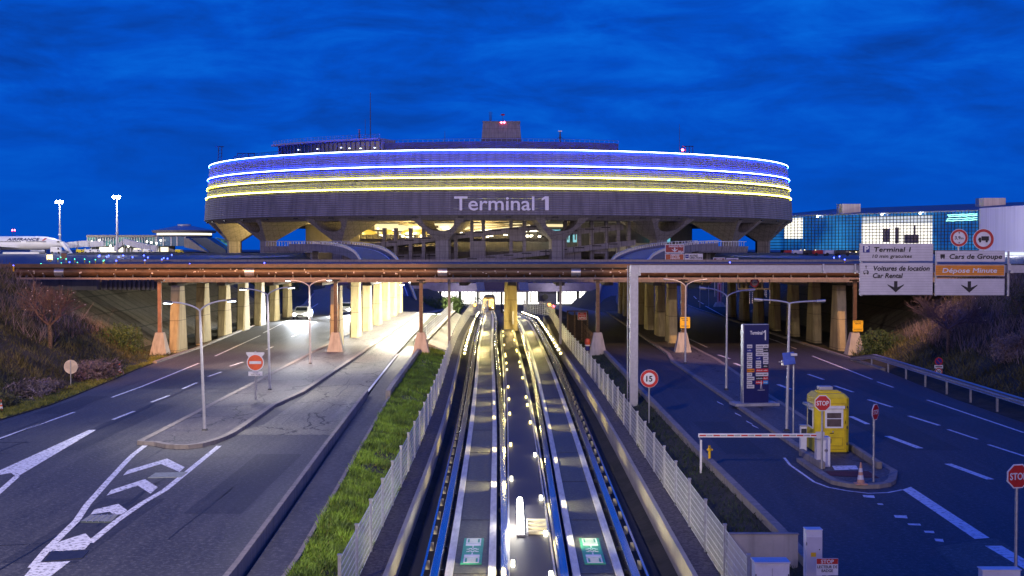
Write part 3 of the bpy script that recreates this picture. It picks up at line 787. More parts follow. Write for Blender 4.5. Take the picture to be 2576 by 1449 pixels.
for f, nm, lab in ((cl_l, 'left', 'left of the two shuttle tracks, with the train standing on it'), (cl_r, 'right', 'right of the two shuttle tracks, empty and curving round the centre pier')):
    t = thing('guideway_track', lab, 'track', (f(37), 37, -1), group='shuttle tracks'); 
    strip(f, 0, 1.0, -.18, -.02).build('track_bed', M['bed'], t, world=True)
    for s in (-1, 1):
        strip(f, s * .61, .22, -.15, .05).build('running_pad', M['pad'], t, world=True)
        strip(f, s * .98, .24, -.02, .26).build('guide_rail', M['rail'], t, world=True, bevel=.02)
        b = MB()
        for i, y in enumerate(y for y in YS):
            b.box((f(y) + s * .98, y, tz(y) - .08), (.34, .12, .12))
        b.build('rail_bracket', M['steel_d'], t, world=True)
    o = -1 if nm == 'left' else 1
    strip(f, o * 1.32, .07, .12, .2).build('conductor_rail', M['rail'], t, world=True)
    b = MB(); y = 24
    while y < 200:
        b.box((f(y) + o * 1.27, y, tz(y) + .02), (.12, .08, .26)); y += 2.4
    build_each(b, 'insulator', mat('insulator_cream', (.6, .55, .35), .5), t, world=True)
    g = MB(); y = 30
    while y < 160:
        g.box((f(y), y, tz(y) - .012), (.98, .03, .01)); y += 7.5
    g.build('bed_joint', M['paint_dark'], t, world=True)
    # beacon panel in the bed
    y0 = 38.6; bt = thing('beacon_panel', 'green printed beacon panel in the bed of the %s track' % nm, 'panel', (f(40.3), 40.3, -1.01), group='green beacon panels in the track beds')
    MB().box((0, 0, .012), (.62, 3.4, .03)).build('plate', M['greenp'], bt)
    q = MB()
    for yy_ in (-.75, .75):
        q.box((0, yy_, .034), (.46, .26, .012))
    for yy_ in (-1.3, 1.3):
        for d_ in (0, 1):
            q.box((0, yy_ + (.3 if d_ else -.3), .034), (.46, .05, .012)); q.box((-.21 if d_ else .21, yy_, .034), (.04, .6, .012))
        for k_ in range(4): q.box((0, yy_ - .18 + k_ * .12, .034), (.26, .035, .012))
    q.box((0, .46, .034), (.04, .22, .012)); q.box((0, -.46, .034), (.04, .22, .012))
    for k_ in range(5):
        q.box((-.14 + k_ * .07, .16 + (.05 if k_ % 2 else -.03), .034), (.09, .05, .012)); q.box((-.14 + k_ * .07, -.16 + (.05 if k_ % 2 else -.03), .034), (.09, .05, .012))
    q.build('print', M['white'], bt)
def wx(y): return (cl_l(y) + cl_r(y)) / 2 - .08
wt = thing('service_walkway', 'dark ribbed service walkway between the two shuttle tracks', 'walkway', (wx(37), 37, -1))
wy = [y for y in YS if y < 152]
MB().sweep([(wx(y), y, 0) for y in wy], [(-.60, -1.15), (.60, -1.15), (.60, -.78), (-.60, -.78)]).build('deck', M['grate'], wt, world=True)
k = MB()
for s in (-1, 1): k.sweep([(wx(y) + s * .64, y, 0) for y in wy], [(-.03, -1.15), (.03, -1.15), (.03, -.74), (-.03, -.74)])
k.build('edge_strip', M['steel'], wt, world=True)
k = MB()
for s in (-1, 1):
    k.sweep([(wx(y) + s * .78, y, 0) for y in wy], [(-.04, -1.1), (.04, -1.1), (.04, -.9), (-.04, -.9)])
k.build('cable_tray', M['steel'], wt, world=True)
# hatch box with slots and an added glowing tube for the train's light trail beside it
ht = thing('walkway_ladder', 'cream slotted step ladder set into the walkway beside the bright light trail', 'ladder', (wx(42), 42.6, -.76))
k = MB()
for i in range(4): k.box((.28, -1.0 + i * .6, .05), (.62, .14, .10))
build_each(k, 'rung', mat('cream_paint', (.6, .55, .35), .5), ht, world=False)
MB().box((.60, -.1, .03), (.05, 2.1, .12)).box((-.04, -.1, .03), (.05, 2.1, .12)).build('side_rail', M['steel'], ht)
LW = emit('lamp_white', (1.0, .93, .72), 9.0); LY = emit('lamp_yellow', (1.0, .78, .22), 6.0); LW2 = emit('lamp_cool', (.85, .95, 1.0), 9)
bl = thing('light_trail_tube', 'long dazzling white tube standing in for the train light trail beside the ladder', 'lamp', (wx(42) - .26, 43.5, -.70))
MB().tube([(0, -2.1, .10), (0, 3.0, .10)], .095, 10).build('tube', emit('trail_dazzle', (1, .97, .85), 25), bl)
MB().box((0, .4, -.02), (.26, 5.4, .06)).build('housing', M['steel'], bl)  # base added under the tube, the light trail itself has none
c5l = ((1150, 487), (1150, 530), (1155, 625), (1160, 740), (1188, 877), (1208, 1055), (1250, 1330)); c5r = ((1285, 483), (1305, 570), (1325, 675), (1335, 800), (1375, 962), (1405, 1160), (1440, 1420))
ys_l = [60.5, 79, 104, 113] + [WK(5, *p, -.8).y for p in c5l] + [51.5, 37.5]; ys_r = [57.5, 76, 101, 116, 130] + [WK(5, *p, -.8).y for p in c5r] + [47.5, 41.5, 36.2]  # some positions are lamps added in between, for more light on the tracks
def hlamp(x, y, z, m, lab, sx=.10, sy=.34, sz=.12, grp='lamps along the service walkway'):
    t = thing('walkway_lamp', lab, 'lamp', (x, y, z), group=grp)
    MB().box((0, 0, 0), (sx, sy, sz)).build('lens', m, t)
    MB().box((0, 0, -sz / 2 - .03), (sx + .06, sy + .06, .05)).build('base', M['steel_d'], t)
for i, y in enumerate(ys_l): hlamp(wx(y) - .52, y, -.72, LW if y < 60 else LY, 'small glowing box lamp on the left edge of the service walkway')
for i, y in enumerate(ys_r): hlamp(wx(y) + .52, y, -.72, LW if y < 60 else LY, 'small glowing box lamp on the right edge of the service walkway')
for i, y in enumerate(ys_l + ys_r):
    s_ = -1 if i < len(ys_l) else 1
    lamp('SPOT', (wx(y) + s_ * .62, y, -.25), 420 if y > 60 else 300, (1, .80, .24) if y > 60 else (1, .86, .45), .06, (wx(y) + s_ * 1.9, y, -1.0), 92, name='walkway_lamp_light', blend=.6)
    lamp('POINT', (wx(y) + s_ * .80, y, -.5), 12, (1, .80, .26), .06, name='walkway_lamp_light')
lamp('POINT', (wx(42) - .5, 43.5, -.2), 90, (1, .93, .75), .2, name='walkway_lamp_light')  # glow of the tube that stands in for the train's light trail
# rows of little lamps on the outside of the curving tracks
y = 112; i = 0
while y < 232:
    for f, s in ((cl_l, -1), (cl_r, 1)):
        t = thing('trackside_lamp', 'tiny round lamp in the row outside the %s track' % ('left' if s < 0 else 'right'), 'lamp', (f(y) + s * 1.75, y, tz(y)), group='trackside lamps outside the %s track' % ('left' if s < 0 else 'right'))
        MB().ball((0, 0, .42), .11, 8, 5).build('globe', LW if i % 3 else LY, t); MB().tube([(0, 0, -.1), (0, 0, .35)], .03, 5).build('stem', M['steel_d'], t)
    y += 4.2; i += 1
for y in (125, 150, 180, 210): lamp('POINT', (wx(y) - 2.6, y, tz(y) + 1.3), 320, (1, .80, .33), .15, name='trackside_lamp_light'); lamp('POINT', (wx(y) + 2.6, y, tz(y) + 1.3), 320, (1, .80, .33), .15, name='trackside_lamp_light')

# walls of the trench with gravel ledge
def wl_(y): return fence_l(y) + .62
def wr_(y): return fence_r(y) - .62
for nm, f1, f2, lab in (('left', fence_l, wl_, 'pale block wall with gravel ledge on the left side of the track trench'), ('right', fence_r, wr_, 'pale block wall with gravel ledge on the right side of the track trench')):
    t = thing('trench_wall', lab, 'wall', (f1(37), 37, -.5))
    Yq = [y for y in YS if y < 175]
    k = MB(); k2 = MB()
    s = 1 if nm == 'left' else -1
    for a, b in zip(Yq[:-1], Yq[1:]):
        k.add([(f1(a) - s * .25, a, -.47), (f2(a), a, -.50), (f2(b), b, -.50), (f1(b) - s * .25, b, -.47)], [(0, 1, 2, 3)])
        x0, x1 = f2(a), f2(b)
        k2.add([(x0, a, -.53), (x0, a, -1.3), (x1, b, -1.3), (x1, b, -.53), (x0, a, -.44), (x1, b, -.44), (x0 + s * .14, a, -.44), (x1 + s * .14, b, -.44), (x0 + s * .14, a, -1.3), (x1 + s * .14, b, -1.3)],
               [(4, 5, 7, 6), (6, 7, 9, 8), (0, 3, 5, 4)])
    k.build('ledge', M['ledge'], t, world=True); k2.build('block_wall', M['brick'], t, world=True)

# mesh fences
def fence(name, label, f, z0, y0, y1, step, h, zf=None, dense=95):
    t = thing(name, label, 'fence', (f(y0), y0, z0)); y = y0; i = 0
    zz = (lambda yy: z0 + (zf(yy) if zf else 0))
    while y < y1:
        yn = y + step; a = Vector((f(y), y, zz(y))); b = Vector((f(yn), yn, zz(yn)))
        MB().box(a + Vector((0, 0, h / 2 + .03)), (.075, .075, h + .06)).box(a + Vector((0, 0, h + .08)), (.10, .10, .04)).build('post', M['steel'], t, world=True)
        k = MB()
        for j in range(8):
            z = .06 + (h - .1) * j / 7
            k.tube([a + Vector((0, 0, z)), b + Vector((0, 0, z))], .013, 3, cap=False)
        n = int(step / (.085 if y < dense else .17))
        for j in range(1, n):
            p = a.lerp(b, j / n); k.add([p + Vector((0, -.0, .04)), p + Vector((0, .042 if y < dense else .085, .04)), p + Vector((0, .042 if y < dense else .085, h - .02)), p + Vector((0, 0, h - .02))], [(0, 1, 2, 3)])
        k.build('mesh_panel', M['fence_wire'], t, world=True)
        y = yn
    return t
fence('mesh_fence', 'grey wire mesh fence along the grass bank left of the tracks', fence_l, -.5, 31.0, 170, 3.45, 1.45)
fence('mesh_fence', 'grey wire mesh fence right of the tracks along the dark verge', fence_r, -.5, 31.0, 150, 3.45, 1.45)
def zst(y): return gz(0, y)
fence('curved_fence', 'curved brown railing bending in towards the station left of the tracks', lambda y: -5.45 + 1.2 * smooth((y - 175) / 60), -.5, 172, 240, 3.4, 1.9, zst)
fence('curved_fence', 'curved brown railing bending in towards the station right of the tracks', lambda y: 4.9 - 2.8 * smooth((y - 165) / 70), -.5, 152, 240, 3.4, 1.9, zst)
# retaining wall with railing beyond the grass bank
t = thing('retaining_wall', 'sloping concrete retaining wall with coping and railing left of the track fence', 'wall', (-7.2, 113, 0))
yw = span(112, 168, 14)
MB().sweep([(-7.5 + .1 * (y - 112) / 56, y, 0) for y in yw], [(-.22, -.8), (.25, -.8), (.25, .42), (-.22, .42)]).build('coping', M['conc_pale'], t, world=True)
k = MB()
for a, b in zip(yw[:-1], yw[1:]): k.add([(-7.25, a, .30), (fence_l(a) - .15, a, -.50), (fence_l(b) - .15, b, -.50), (-7.25, b, .30)], [(0, 1, 2, 3)])
k.add([(-7.25, 112, .30), (fence_l(112) - .15, 112, -.5), (-7.25, 112, -.9)], [(0, 1, 2)])
k.build('sloping_face', M['brick'], t, world=True)
k = MB()
for z in (.55, .8, 1.05, 1.3, 1.5): k.tube([(-7.55, 112, z), (-7.45, 168, z)], .02, 4)
for y in span(112, 168, 56): k.tube([(-7.53, y, .4), (-7.53, y, 1.5)], .016 if int(y) % 3 else .03, 4)
k.build('railing', M['steel_p'], t, world=True)

# ================================================================ bridges
DZ0, DZ1 = 5.75, 6.85
tb = thing('taxiway_bridge', 'wide concrete taxiway bridge on rows of tapered piers behind the brown pipe', 'bridge', (0, 108, 0))
k = MB(); k.bx(-52, 52, 109, 174, DZ0, 6.55)
for x in span(-48, 48, 24): k.bx(x - .35, x + .35, 109.6, 173.5, DZ0 - .55, DZ0 + .002)
k.build('deck', M['conc_dark'], tb, world=True)
k = MB(); k.bx(-52, 52, 108.7, 109.0, 5.5, 6.85); k.bx(-52, 52, 174, 174.3, 5.5, 6.85); build_each(k, 'edge_beam', M['conc'], tb, world=True)
rows = {'a': [(-27.3, y) for y in (108.5, 117.3, 126.1, 134.9, 143.7, 152.5, 161.3)], 'b': [(-14.4, y) for y in (109, 122.5, 132, 142, 151.5, 160.5, 169)],
        'c': [(13.9, y) for y in (115.7, 124.6, 134.4, 144, 153, 161, 168)], 'd': [(27.2, y) for y in (110.5, 119.5, 128.5, 137.5, 146.5, 155.5, 164.5)]}
for r_, ps in rows.items():
    for (x, y) in ps:
        k = MB(); h = DZ0 - .54
        # hexagonal tapered pier: narrow in front, spreading along the bridge axis towards the foot
        def ring(wx_, wy_, z, ch): return [(x - wx_, y - wy_ + ch * .6, z), (x - wx_ + ch * .3, y - wy_, z), (x + wx_ - ch * .3, y - wy_, z), (x + wx_, y - wy_ + ch * .6, z), (x + wx_, y + wy_ - ch * .6, z), (x + wx_ - ch * .3, y + wy_, z), (x - wx_ + ch * .3, y + wy_, z), (x - wx_, y + wy_ - ch * .6, z)]
        vs = ring(.40, 1.75, -.15, .45) + ring(.38, .72, h, .05)
        k.add(vs, [tuple(range(7, -1, -1)), tuple(range(8, 16))] + [(i, (i + 1) % 8, 8 + (i + 1) % 8, 8 + i) for i in range(8)])
        k.build('pier', M['pier'], tb, world=True)
k = MB(); cxp = -.15
vs = [(cxp - .8, 151.3, -1.1), (cxp + .8, 151.3, -1.1), (cxp + .8, 153.5, -1.1), (cxp - .8, 153.5, -1.1), (cxp - .68, 151.6, DZ0 - .54), (cxp + .68, 151.6, DZ0 - .54), (cxp + .68, 153, DZ0 - .54), (cxp - .68, 153, DZ0 - .54)]
k.add(vs, [(3, 2, 1, 0), (4, 5, 6, 7), (0, 1, 5, 4), (1, 2, 6, 5), (2, 3, 7, 6), (3, 0, 4, 7)])
k.box((cxp - .5, 151.1, 2.4), (.10, .10, 6.4)).box((cxp + .5, 151.1, 2.4), (.10, .10, 6.4))
k.build('centre_pier', M['pier'], tb, world=True)
MB().box((cxp + .28, 151.2, .4), (.2, .18, 1.5)).build('pier_cabinet', M['steel'], tb, world=True)
lamp('SPOT', (2.5, 139, 4.6), 420, (1, .68, .22), .2, (0, 151.5, 0), 70, name='pier_light'); lamp('POINT', (0, 145.5, .8), 260, (1, .70, .24), .2, name='pier_light')
# hidden row lamps under the deck at the inner left road
for i, y in enumerate((116, 126, 136, 146, 156, 166)):
    t = thing('underdeck_luminaire', 'lit tube luminaire under the bridge deck above the inner left road', 'lamp', (-9.6, y, 5.1), group='luminaires under the bridge deck')
    MB().box((0, 0, 0), (.24, 1.5, .10)).build('diffuser', emit('luminaire', (1, .95, .8), 12), t); MB().box((0, 0, .08), (.3, 1.6, .08)).build('housing', M['steel'], t)
    lamp('AREA', (-9.6, y, 4.95), 2900, (1, .93, .74), (.4, 1.5), (-12.2, y, 0), name='luminaire_light')
# revetments under the bridge ends
for s, lab in ((-1, 'left dark ribbed concrete slope under the bridge end'), (1, 'right orange lit concrete slope under the bridge end')):
    k = MB()
    a0, a1 = 104.5, 173
    k.add([(s * 30.8, a0, .05), (s * 30.8, a1, .05), (s * 41.2, a1, 6.35), (s * 41.2, a0, 6.35), (s * 30.8, a0, -.4), (s * 41.2, a0, 5.7)], [(0, 1, 2, 3), (0, 3, 5, 4)])
    for y in span(a0 + 1, a1 - 1, 30): k.add([(s * 30.8, y, .1), (s * 30.8, y + .16, .1), (s * 41.2, y + .16, 6.4), (s * 41.2, y, 6.4)], [(0, 1, 2, 3)])
    k.build('concrete_slope', M['revet'], label=lab, cat='slope paving', origin=(s * 30.8, a0, 0))
k = MB(); k.bx(-47, -33.5, 107.2, 108.2, 4.9, 5.75); k.bx(-33.4, -28.8, 108.0, 108.6, 4.9, 5.7)
for i in range(12): k.bx(-33 + i * .38, -32.82 + i * .38, 107.7, 107.99, 4.9, 5.7)
k.build('wing_wall', M['conc_dark'], label='concrete wing wall of the bridge end under the brown pipe at left', cat='wall', origin=(-40, 107.5, 4.9))

# brown pipe bridge in front
pb = thing('pipe_bridge', 'long rusty brown pipe bridge crossing the whole photo on thin posts', 'pipe bridge', (0, 104, 0))
def zp(v): return HC - (v - HY) * 104 / F
MB().bx(-46, 46, 104.0, 105.2, zp(673), zp(664)).build('cable_duct', M['rust'], pb, world=True)
MB().bx(-46, 46, 103.85, 103.97, zp(674.6), zp(672.6)).build('duct_rail', M['black'], pb, world=True)
MB().tube([(-46, 104.3, zp(684.5)), (46, 104.3, zp(684.5))], .345, 20).build('pipe', M['rust'], pb, world=True, smooth=True)
k = MB(); k.bx(-46, 46, 103.7, 105.3, zp(702.6), zp(698.2)); k.build('girder', mat('girder_brown', (.24, .17, .15), .5, scale=3), pb, world=True)
MB().bx(-46, 46, 104.6, 105.2, zp(698), zp(690)).build('girder_web', M['steel_d'], pb, world=True)
k = MB(); x = (0 - 1288 + 23) / F * 104 - 8 * 1.39
for i in range(72):
    k.frus((x, 103.95, zp(698.2)), (.14, .35), (.05, .2), .23); x += 1.39
build_each(k, 'pipe_saddle', M['steel_d'], pb, world=True)
for u in (148, 627, 1113, 1449):
    x = (u - 1288) / F * 104
    MB().tube([(x - .37, 104.3, zp(684.5)), (x + .37, 104.3, zp(684.5))], .375, 20).build('sleeve', M['sleeve'], pb, world=True, smooth=True)
k = MB(); random.seed(5)
for i in range(75):
    x = U(-38, 9); a = U(-.5, .75); r = .353
    k.box((x, 104.3 - cos(a) * r, zp(684.5) + sin(a) * r), (U(.03, .14), .012, U(.03, .13)))
k.build('bare_patch', mat('bare_primer', (.6, .5, .42), .6), pb, world=True)
for u, yb in ((397, 101), (842, 104.2), (1058, 104.5), (1505, 104.5), (1720, 104.8), (2155, 104.4)):
    x = (u - 1288) / F * 104
    kt = MB().box((x, 104.5, 3.7), (.28, .28, 4.3)).box((x, 104.5, zp(703) - .08), (.7, .6, .12)).build('post', M['rust'] if u > 400 else mat('post_brown', (.28, .14, .09), .6, scale=2), pb, world=True)
    f = MB().frus((x, 104.5, -.1), (1.35, 1.35), (.62, .62), 1.75).build('pedestal', M['conc_pale'], pb, world=True)
for u in (1130, 1410):
    x = (u - 1288) / F * 106.5
    MB().box((x, 106.5, 3.2), (.2, .2, 5.2)).build('post', M['conc'], pb, world=True)

# ================================================================ the round terminal
DRUM_COL = (.29, .27, .29)
m, T, b = newmat('ribbed_drum_concrete'); M['drum'] = m
b.inputs['Roughness'].default_value = .8
g = T.nodes.new('ShaderNodeNewGeometry'); sp_ = T.nodes.new('ShaderNodeSeparateXYZ'); T.links.new(g.outputs['Position'], sp_.inputs[0])
n = T.nodes.new('ShaderNodeTexNoise'); n.inputs['Scale'].default_value = .22; n.inputs['Detail'].default_value = 9; T.links.new(g.outputs['Position'], n.inputs[0])
c = mixc(n.outputs[0], tuple(x * .7 for x in DRUM_COL), tuple(x * 1.25 for x in DRUM_COL), T)
ang = mth('ARCTAN2', mth('SUBTRACT', sp_.outputs[0], TX, T=T), mth('SUBTRACT', TY, sp_.outputs[1], T=T), T=T)
jt = mth('LESS_THAN', mth('FRACT', mth('MULTIPLY', ang, 38.2, T=T), T=T), .04, T=T)
rows_ = mth('LESS_THAN', mth('FRACT', mth('MULTIPLY', sp_.outputs[2], 1.75, T=T), T=T), .30, T=T)
c = mixc(mth('MULTIPLY', rows_, .5, T=T), c, (.045, .042, .045), T)
c = mixc(mth('MULTIPLY', jt, .5, T=T), c, (.05, .05, .05), T)
st_ = T.nodes.new('ShaderNodeTexNoise'); st_.inputs['Scale'].default_value = 1; st_.inputs['Detail'].default_value = 4
cb = T.nodes.new('ShaderNodeCombineXYZ'); T.links.new(mth('MULTIPLY', ang, 60, T=T), cb.inputs[0]); T.links.new(mth('MULTIPLY', sp_.outputs[2], .12, T=T), cb.inputs[2]); T.links.new(cb.outputs[0], st_.inputs[0])
c = mixc(mth('MULTIPLY', mth('SUBTRACT', st_.outputs[0], .42, T=T), 3, clamp=True, T=T), c, tuple(x * .5 for x in DRUM_COL), T)
T.links.new(c, b.inputs['Base Color'])
bp = T.nodes.new('ShaderNodeBump'); bp.inputs['Distance'].default_value = .2; bp.inputs['Strength'].default_value = .5
T.links.new(mth('SINE', mth('MULTIPLY', sp_.outputs[2], 11, T=T), T=T), bp.inputs['Height']); T.links.new(bp.outputs[0], b.inputs['Normal'])

term = thing('round_terminal', 'huge round grey concrete airport terminal with blue and yellow light rings', 'terminal building', (TX, TY, -6))
def pol(r, a, z): return (TX + r * sin(R(a)), TY - r * cos(R(a)), z)
def arc(mbx, prof, a0, a1, n, closed=True):
    """sweep profile [(radius, z)] round the terminal axis between two bearings (0 = towards the viewer)"""
    vs = []; fs = []; m_ = len(prof); full = abs(a1 - a0) >= 359.9
    for i in range(n + (0 if full else 1)):
        a = a0 + (a1 - a0) * i / n
        vs += [pol(r, a, z) for r, z in prof]
    for i in range(n):
        j = (i + 1) % n if full else i + 1
        for k in range(m_ if closed else m_ - 1): fs.append((i * m_ + k, i * m_ + (k + 1) % m_, j * m_ + (k + 1) % m_, j * m_ + k))
    if closed and not full: fs += [tuple(range(m_)), tuple(range(n * m_ + m_ - 1, n * m_ - 1, -1))]
    return mbx.add(vs, fs)
# drum walls: each band leans in a little above the last, with setbacks at the light rings
arc(MB(), [(96.1, 17.2), (95.7, 23.5), (94.6, 23.55), (94.6, 23.9), (92.0, 23.9), (92, 17.2)], 0, 360, 240).build('drum_wall', M['drum'], term, world=True, smooth=True)
arc(MB(), [(95.3, 23.95), (95.1, 26.4), (94.2, 26.45), (94.2, 26.8), (92, 26.8), (92, 23.95)], 0, 360, 240).build('drum_wall', M['drum'], term, world=True, smooth=True)
arc(MB(), [(95.0, 26.85), (94.8, 29.4), (93.9, 29.45), (93.9, 29.8), (92, 29.8), (92, 26.85)], 0, 360, 240).build('drum_wall', M['drum'], term, world=True, smooth=True)
arc(MB(), [(94.7, 29.85), (94.4, 33.7), (93.6, 33.75), (93.6, 34.5), (91.5, 34.5), (91.5, 29.85)], 0, 360, 240).build('drum_wall', M['drum'], term, world=True, smooth=True)
# windows openings band in the top storey
MB().lathe([(91.6, 33.6), (91.6, 34.2)], 120, (TX, TY, 0)).build('roof', M['conc_dark'], term, world=True)
arc(MB(), [(96.1, 17.15), (93.8, 15.9), (60, 15.9), (60, 17.15)], 0, 360, 180).build('soffit', M['tconc'], term, world=True)
k = MB()
for i in range(48):
    a = i * 7.5 + 2; p = pol(95.35, a, 16.65); k.box(p, (1.5, .5, .35), R(a))
build_each(k, 'fascia_vent', M['black'], term, world=True)
# light rings: white tube face, coloured wash towards the wall
ring_w = emit('ring_white', (.80, .90, 1.0), 7.0); ring_y = emit('ring_warm_white', (1.0, .93, .45), 7.0)
wash_b = emit('ring_blue_wash', (.0, .035, 1.0), 120); wash_y = emit('ring_yellow_wash', (.80, .78, .01), 30)
for r, z, blue, lab in ((94.25, 34.4, 1, 'topmost blue white light ring'), (94.75, 30.1, 1, 'second blue white light ring'), (95.05, 27.1, 0, 'third ring glowing yellow'), (95.35, 24.2, 0, 'lowest ring glowing yellow')):
    k = MB(); h = .115 if blue else .135
    arc(k.mi(0), [(r + .34, z - h), (r + .39, z), (r + .34, z + h)], -95 if lab[0] != 't' or blue else -62, 95, 190, closed=False)
    arc(k.mi(1), [(r + .32, z + h), (r + .24, z + h), (r + .24, z - h), (r + .32, z - h)], -95, 95, 190, closed=False)
    o = k.build('light_ring', [ring_w if blue else ring_y, wash_b if blue else wash_y], term, world=True); o['label'] = lab
# roof top
k = MB(); arc(k, [(84, 34.2), (84, 38.2), (86.3, 38.2), (86.3, 38.75), (76, 38.75), (76, 34.2)], -50, -22, 28); k.build('roof_pavilion', M['conc'], term, world=True)
k = MB(); arc(k, [(84.12, 35.2), (84.12, 38.1), (84.06, 38.1), (84.06, 35.2)], -49.5, -22.3, 28); k.build('pavilion_glazing', M['glass'], term, world=True)
k = MB()
for i in range(26): k.box(pol(84.25, -49.4 + i * 1.08, 36.6), (.16, .2, 3.1), R(-49.4 + i * 1.08))
build_each(k, 'pavilion_mullion', M['conc_dark'], term, world=True)
k = MB()
for a in (-23.4, -26.5, -31, -29, -37, -42.5): k.box(pol(84.5, a, 36.0 + (a % 3) * .3), (.5, .1, .25), R(a))
build_each(k, 'window_lamp', emit('window_glow', (.8, .9, 1), 3), term, world=True)
k = MB()
for z in (39.3, 39.8): k.tube([pol(85.5, -50 + i, z) for i in range(29)], .05, 4)
for i in range(29): k.tube([pol(85.5, -50 + i, 38.7), pol(85.5, -50 + i, 39.8)], .05, 4)
k.build('pavilion_railing', M['steel'], term, world=True)
k = MB(); arc(k, [(83, 34.2), (83, 37.5), (70, 37.5), (70, 34.2)], -22, 24, 46); k.build('plant_block', mat('plant_wall', (.09, .09, .11), .8, scale=.4), term, world=True)
k = MB()
for i in range(47): k.tube([pol(83, -22 + i, 37.5), pol(83, -22 + i, 38.2)], .05, 4)
k.tube([pol(83, -22 + i, 38.2) for i in range(47)], .06, 4); k.build('plant_railing', M['steel'], term, world=True)
k = MB(); k.frus((TX + (1260 - 1254) / F * 445, TY, 37), (14.4, 12), (12.1, 10), 13.2); k.frus((TX + .8, TY, 50.2), (12.5, 10.4), (12.5, 10.4), .25); k.build('core_tower', M['tconc'], term, world=True)
def roofgear(name, label, cat, u, vtop, vbot, Y, r, parts=None, grp=None):
    a, b_ = A(u, vtop, Y), A(u, vbot, Y); t = thing(name, label, cat, (b_.x, b_.y, b_.z), group=grp)
    MB().tube([(0, 0, 0), (0, 0, (a.z - b_.z) * .5), (0, 0, a.z - b_.z)], [r, r * .8, r * .5], 6).build('mast', M['steel_d'], t)
    return t, a.z - b_.z
roofgear('antenna_mast', 'tallest thin antenna mast on the left roof pavilion', 'antenna', 932, 233, 352, 372, .16)
roofgear('antenna_mast', 'faint short antenna just left of the tallest mast', 'antenna', 919, 300, 352, 372, .08)
roofgear('antenna_mast', 'thin whip antenna on the right part of the terminal roof', 'antenna', 1709, 312, 380, 385, .08)
roofgear('antenna_mast', 'thin whip antenna between the pavilion and the core tower', 'antenna', 1119, 330, 362, 370, .09)
t, h = roofgear('radio_mast', 'stubby red tinted lattice mast left of the tall antenna', 'antenna', 904, 325, 352, 372, .22)
k = MB()
for i in range(5): k.box((0, 0, .4 + i * .6), (.6, .2, .12))
build_each(k, 'rung', M['red'], t, world=False)
t, h = roofgear('vent_stack', 'slim steel vent stack standing right of the core tower', 'chimney', 1572 - 163, 330, 360, 372, .35)
MB().box((0, 0, h), (1.1, .6, .3)).build('cap', M['steel'], t)
MB().tube([(-2.2, 0, 0), (0, 0, 1.9)], .05, 4).tube([(2.2, 0, 0), (0, 0, 1.9)], .05, 4).build('stay', M['steel_d'], t)
t, h = roofgear('antenna_fork', 'forked antenna on the left corner of the core tower', 'antenna', 1234, 281, 312, 442, .14)
MB().tube([(-.35, 0, 1.2), (-.45, 0, h)], .07, 4).tube([(.35, 0, 1.2), (.45, 0, h)], .07, 4).box((0, 0, 1.2), (.8, .1, .1)).build('fork', M['steel_d'], t)
RED = emit('beacon_red', (1.0, .04, .06), 40, (.3, .02, .02))
def beacon(lab, u, v, Y, n=1, h=1.0, r=.28):
    p = A(u, v, Y); t = thing('warning_beacon', lab, 'beacon', (p.x, Y, p.z - h))
    for i in range(n):
        dx_ = (i - (n - 1) / 2) * .95; MB().ball((dx_, 0, h), r, 10, 6).build('lamp', RED, t)
        MB().tube([(dx_, 0, 0), (dx_, 0, h - .2)], .08, 5).build('stem', M['steel_d'], t)
beacon('pair of red warning beacons on top of the core tower', 1265, 308, 440, 2, .9, .34)
t, h = roofgear('wind_head', 'small mast with a red topped head above the twin beacons', 'antenna', 1265, 291, 312, 440, .12); MB().lathe([(.2, h), (.75, h + .15), (.6, h + .5), (.1, h + .6)], 10).build('head', M['red'], t)
beacon('single red warning beacon on the right roof edge', 1717, 377, 384, 1, 1.0, .36)
for (u0, u1, v0, v1, Y, lab, lean) in ((543, 562, 369, 404, 408, 'tall leaning steel frame on the left roof edge', .25), (597, 640, 386, 400, 396, 'low dark frame on the left roof beside the leaning one', 0), (1716, 1743, 368, 380, 384, 'small steel frame behind the red beacon on the right roof', 0)):
    a = A(u0, v1, Y); b_ = A(u1, v0, Y); t = thing('roof_frame', lab, 'frame', (a.x, Y, a.z - 1)); W_ = b_.x - a.x; H_ = b_.z - a.z + 1
    k = MB()
    for fx in (0, 1) if lean else (0, .33, .66, 1): k.tube([((.25 + .5 * fx if lean else fx) * W_, 0, 0), ((.4 + .4 * fx if lean else fx) * W_ * (1.0), 0, H_)], .11, 4)
    build_each(k, 'upright', M['steel_d'], t, world=False)
    k = MB().tube([(-.1 if lean else 0, 0, H_), (W_ * 1.05, 0, H_)], .12, 4)
    if lean:
        for j in (1, 2, 3, 4): k.tube([(.3 * W_, 0, H_ * j / 5), (.75 * W_, 0, H_ * j / 5)], .07, 4)
    k.build('crossbar', M['steel_d'], t)
k = MB()
for i in range(40):
    a = -60 + i * .55; k.tube([pol(91.5, a, 34.4), pol(91.5, a, 35.9)], .05, 4)
k.tube([pol(91.5, -60 + i * .55, 35.9) for i in range(40)], .06, 4)
k.build('roof_railing', M['steel_d'], term, world=True)
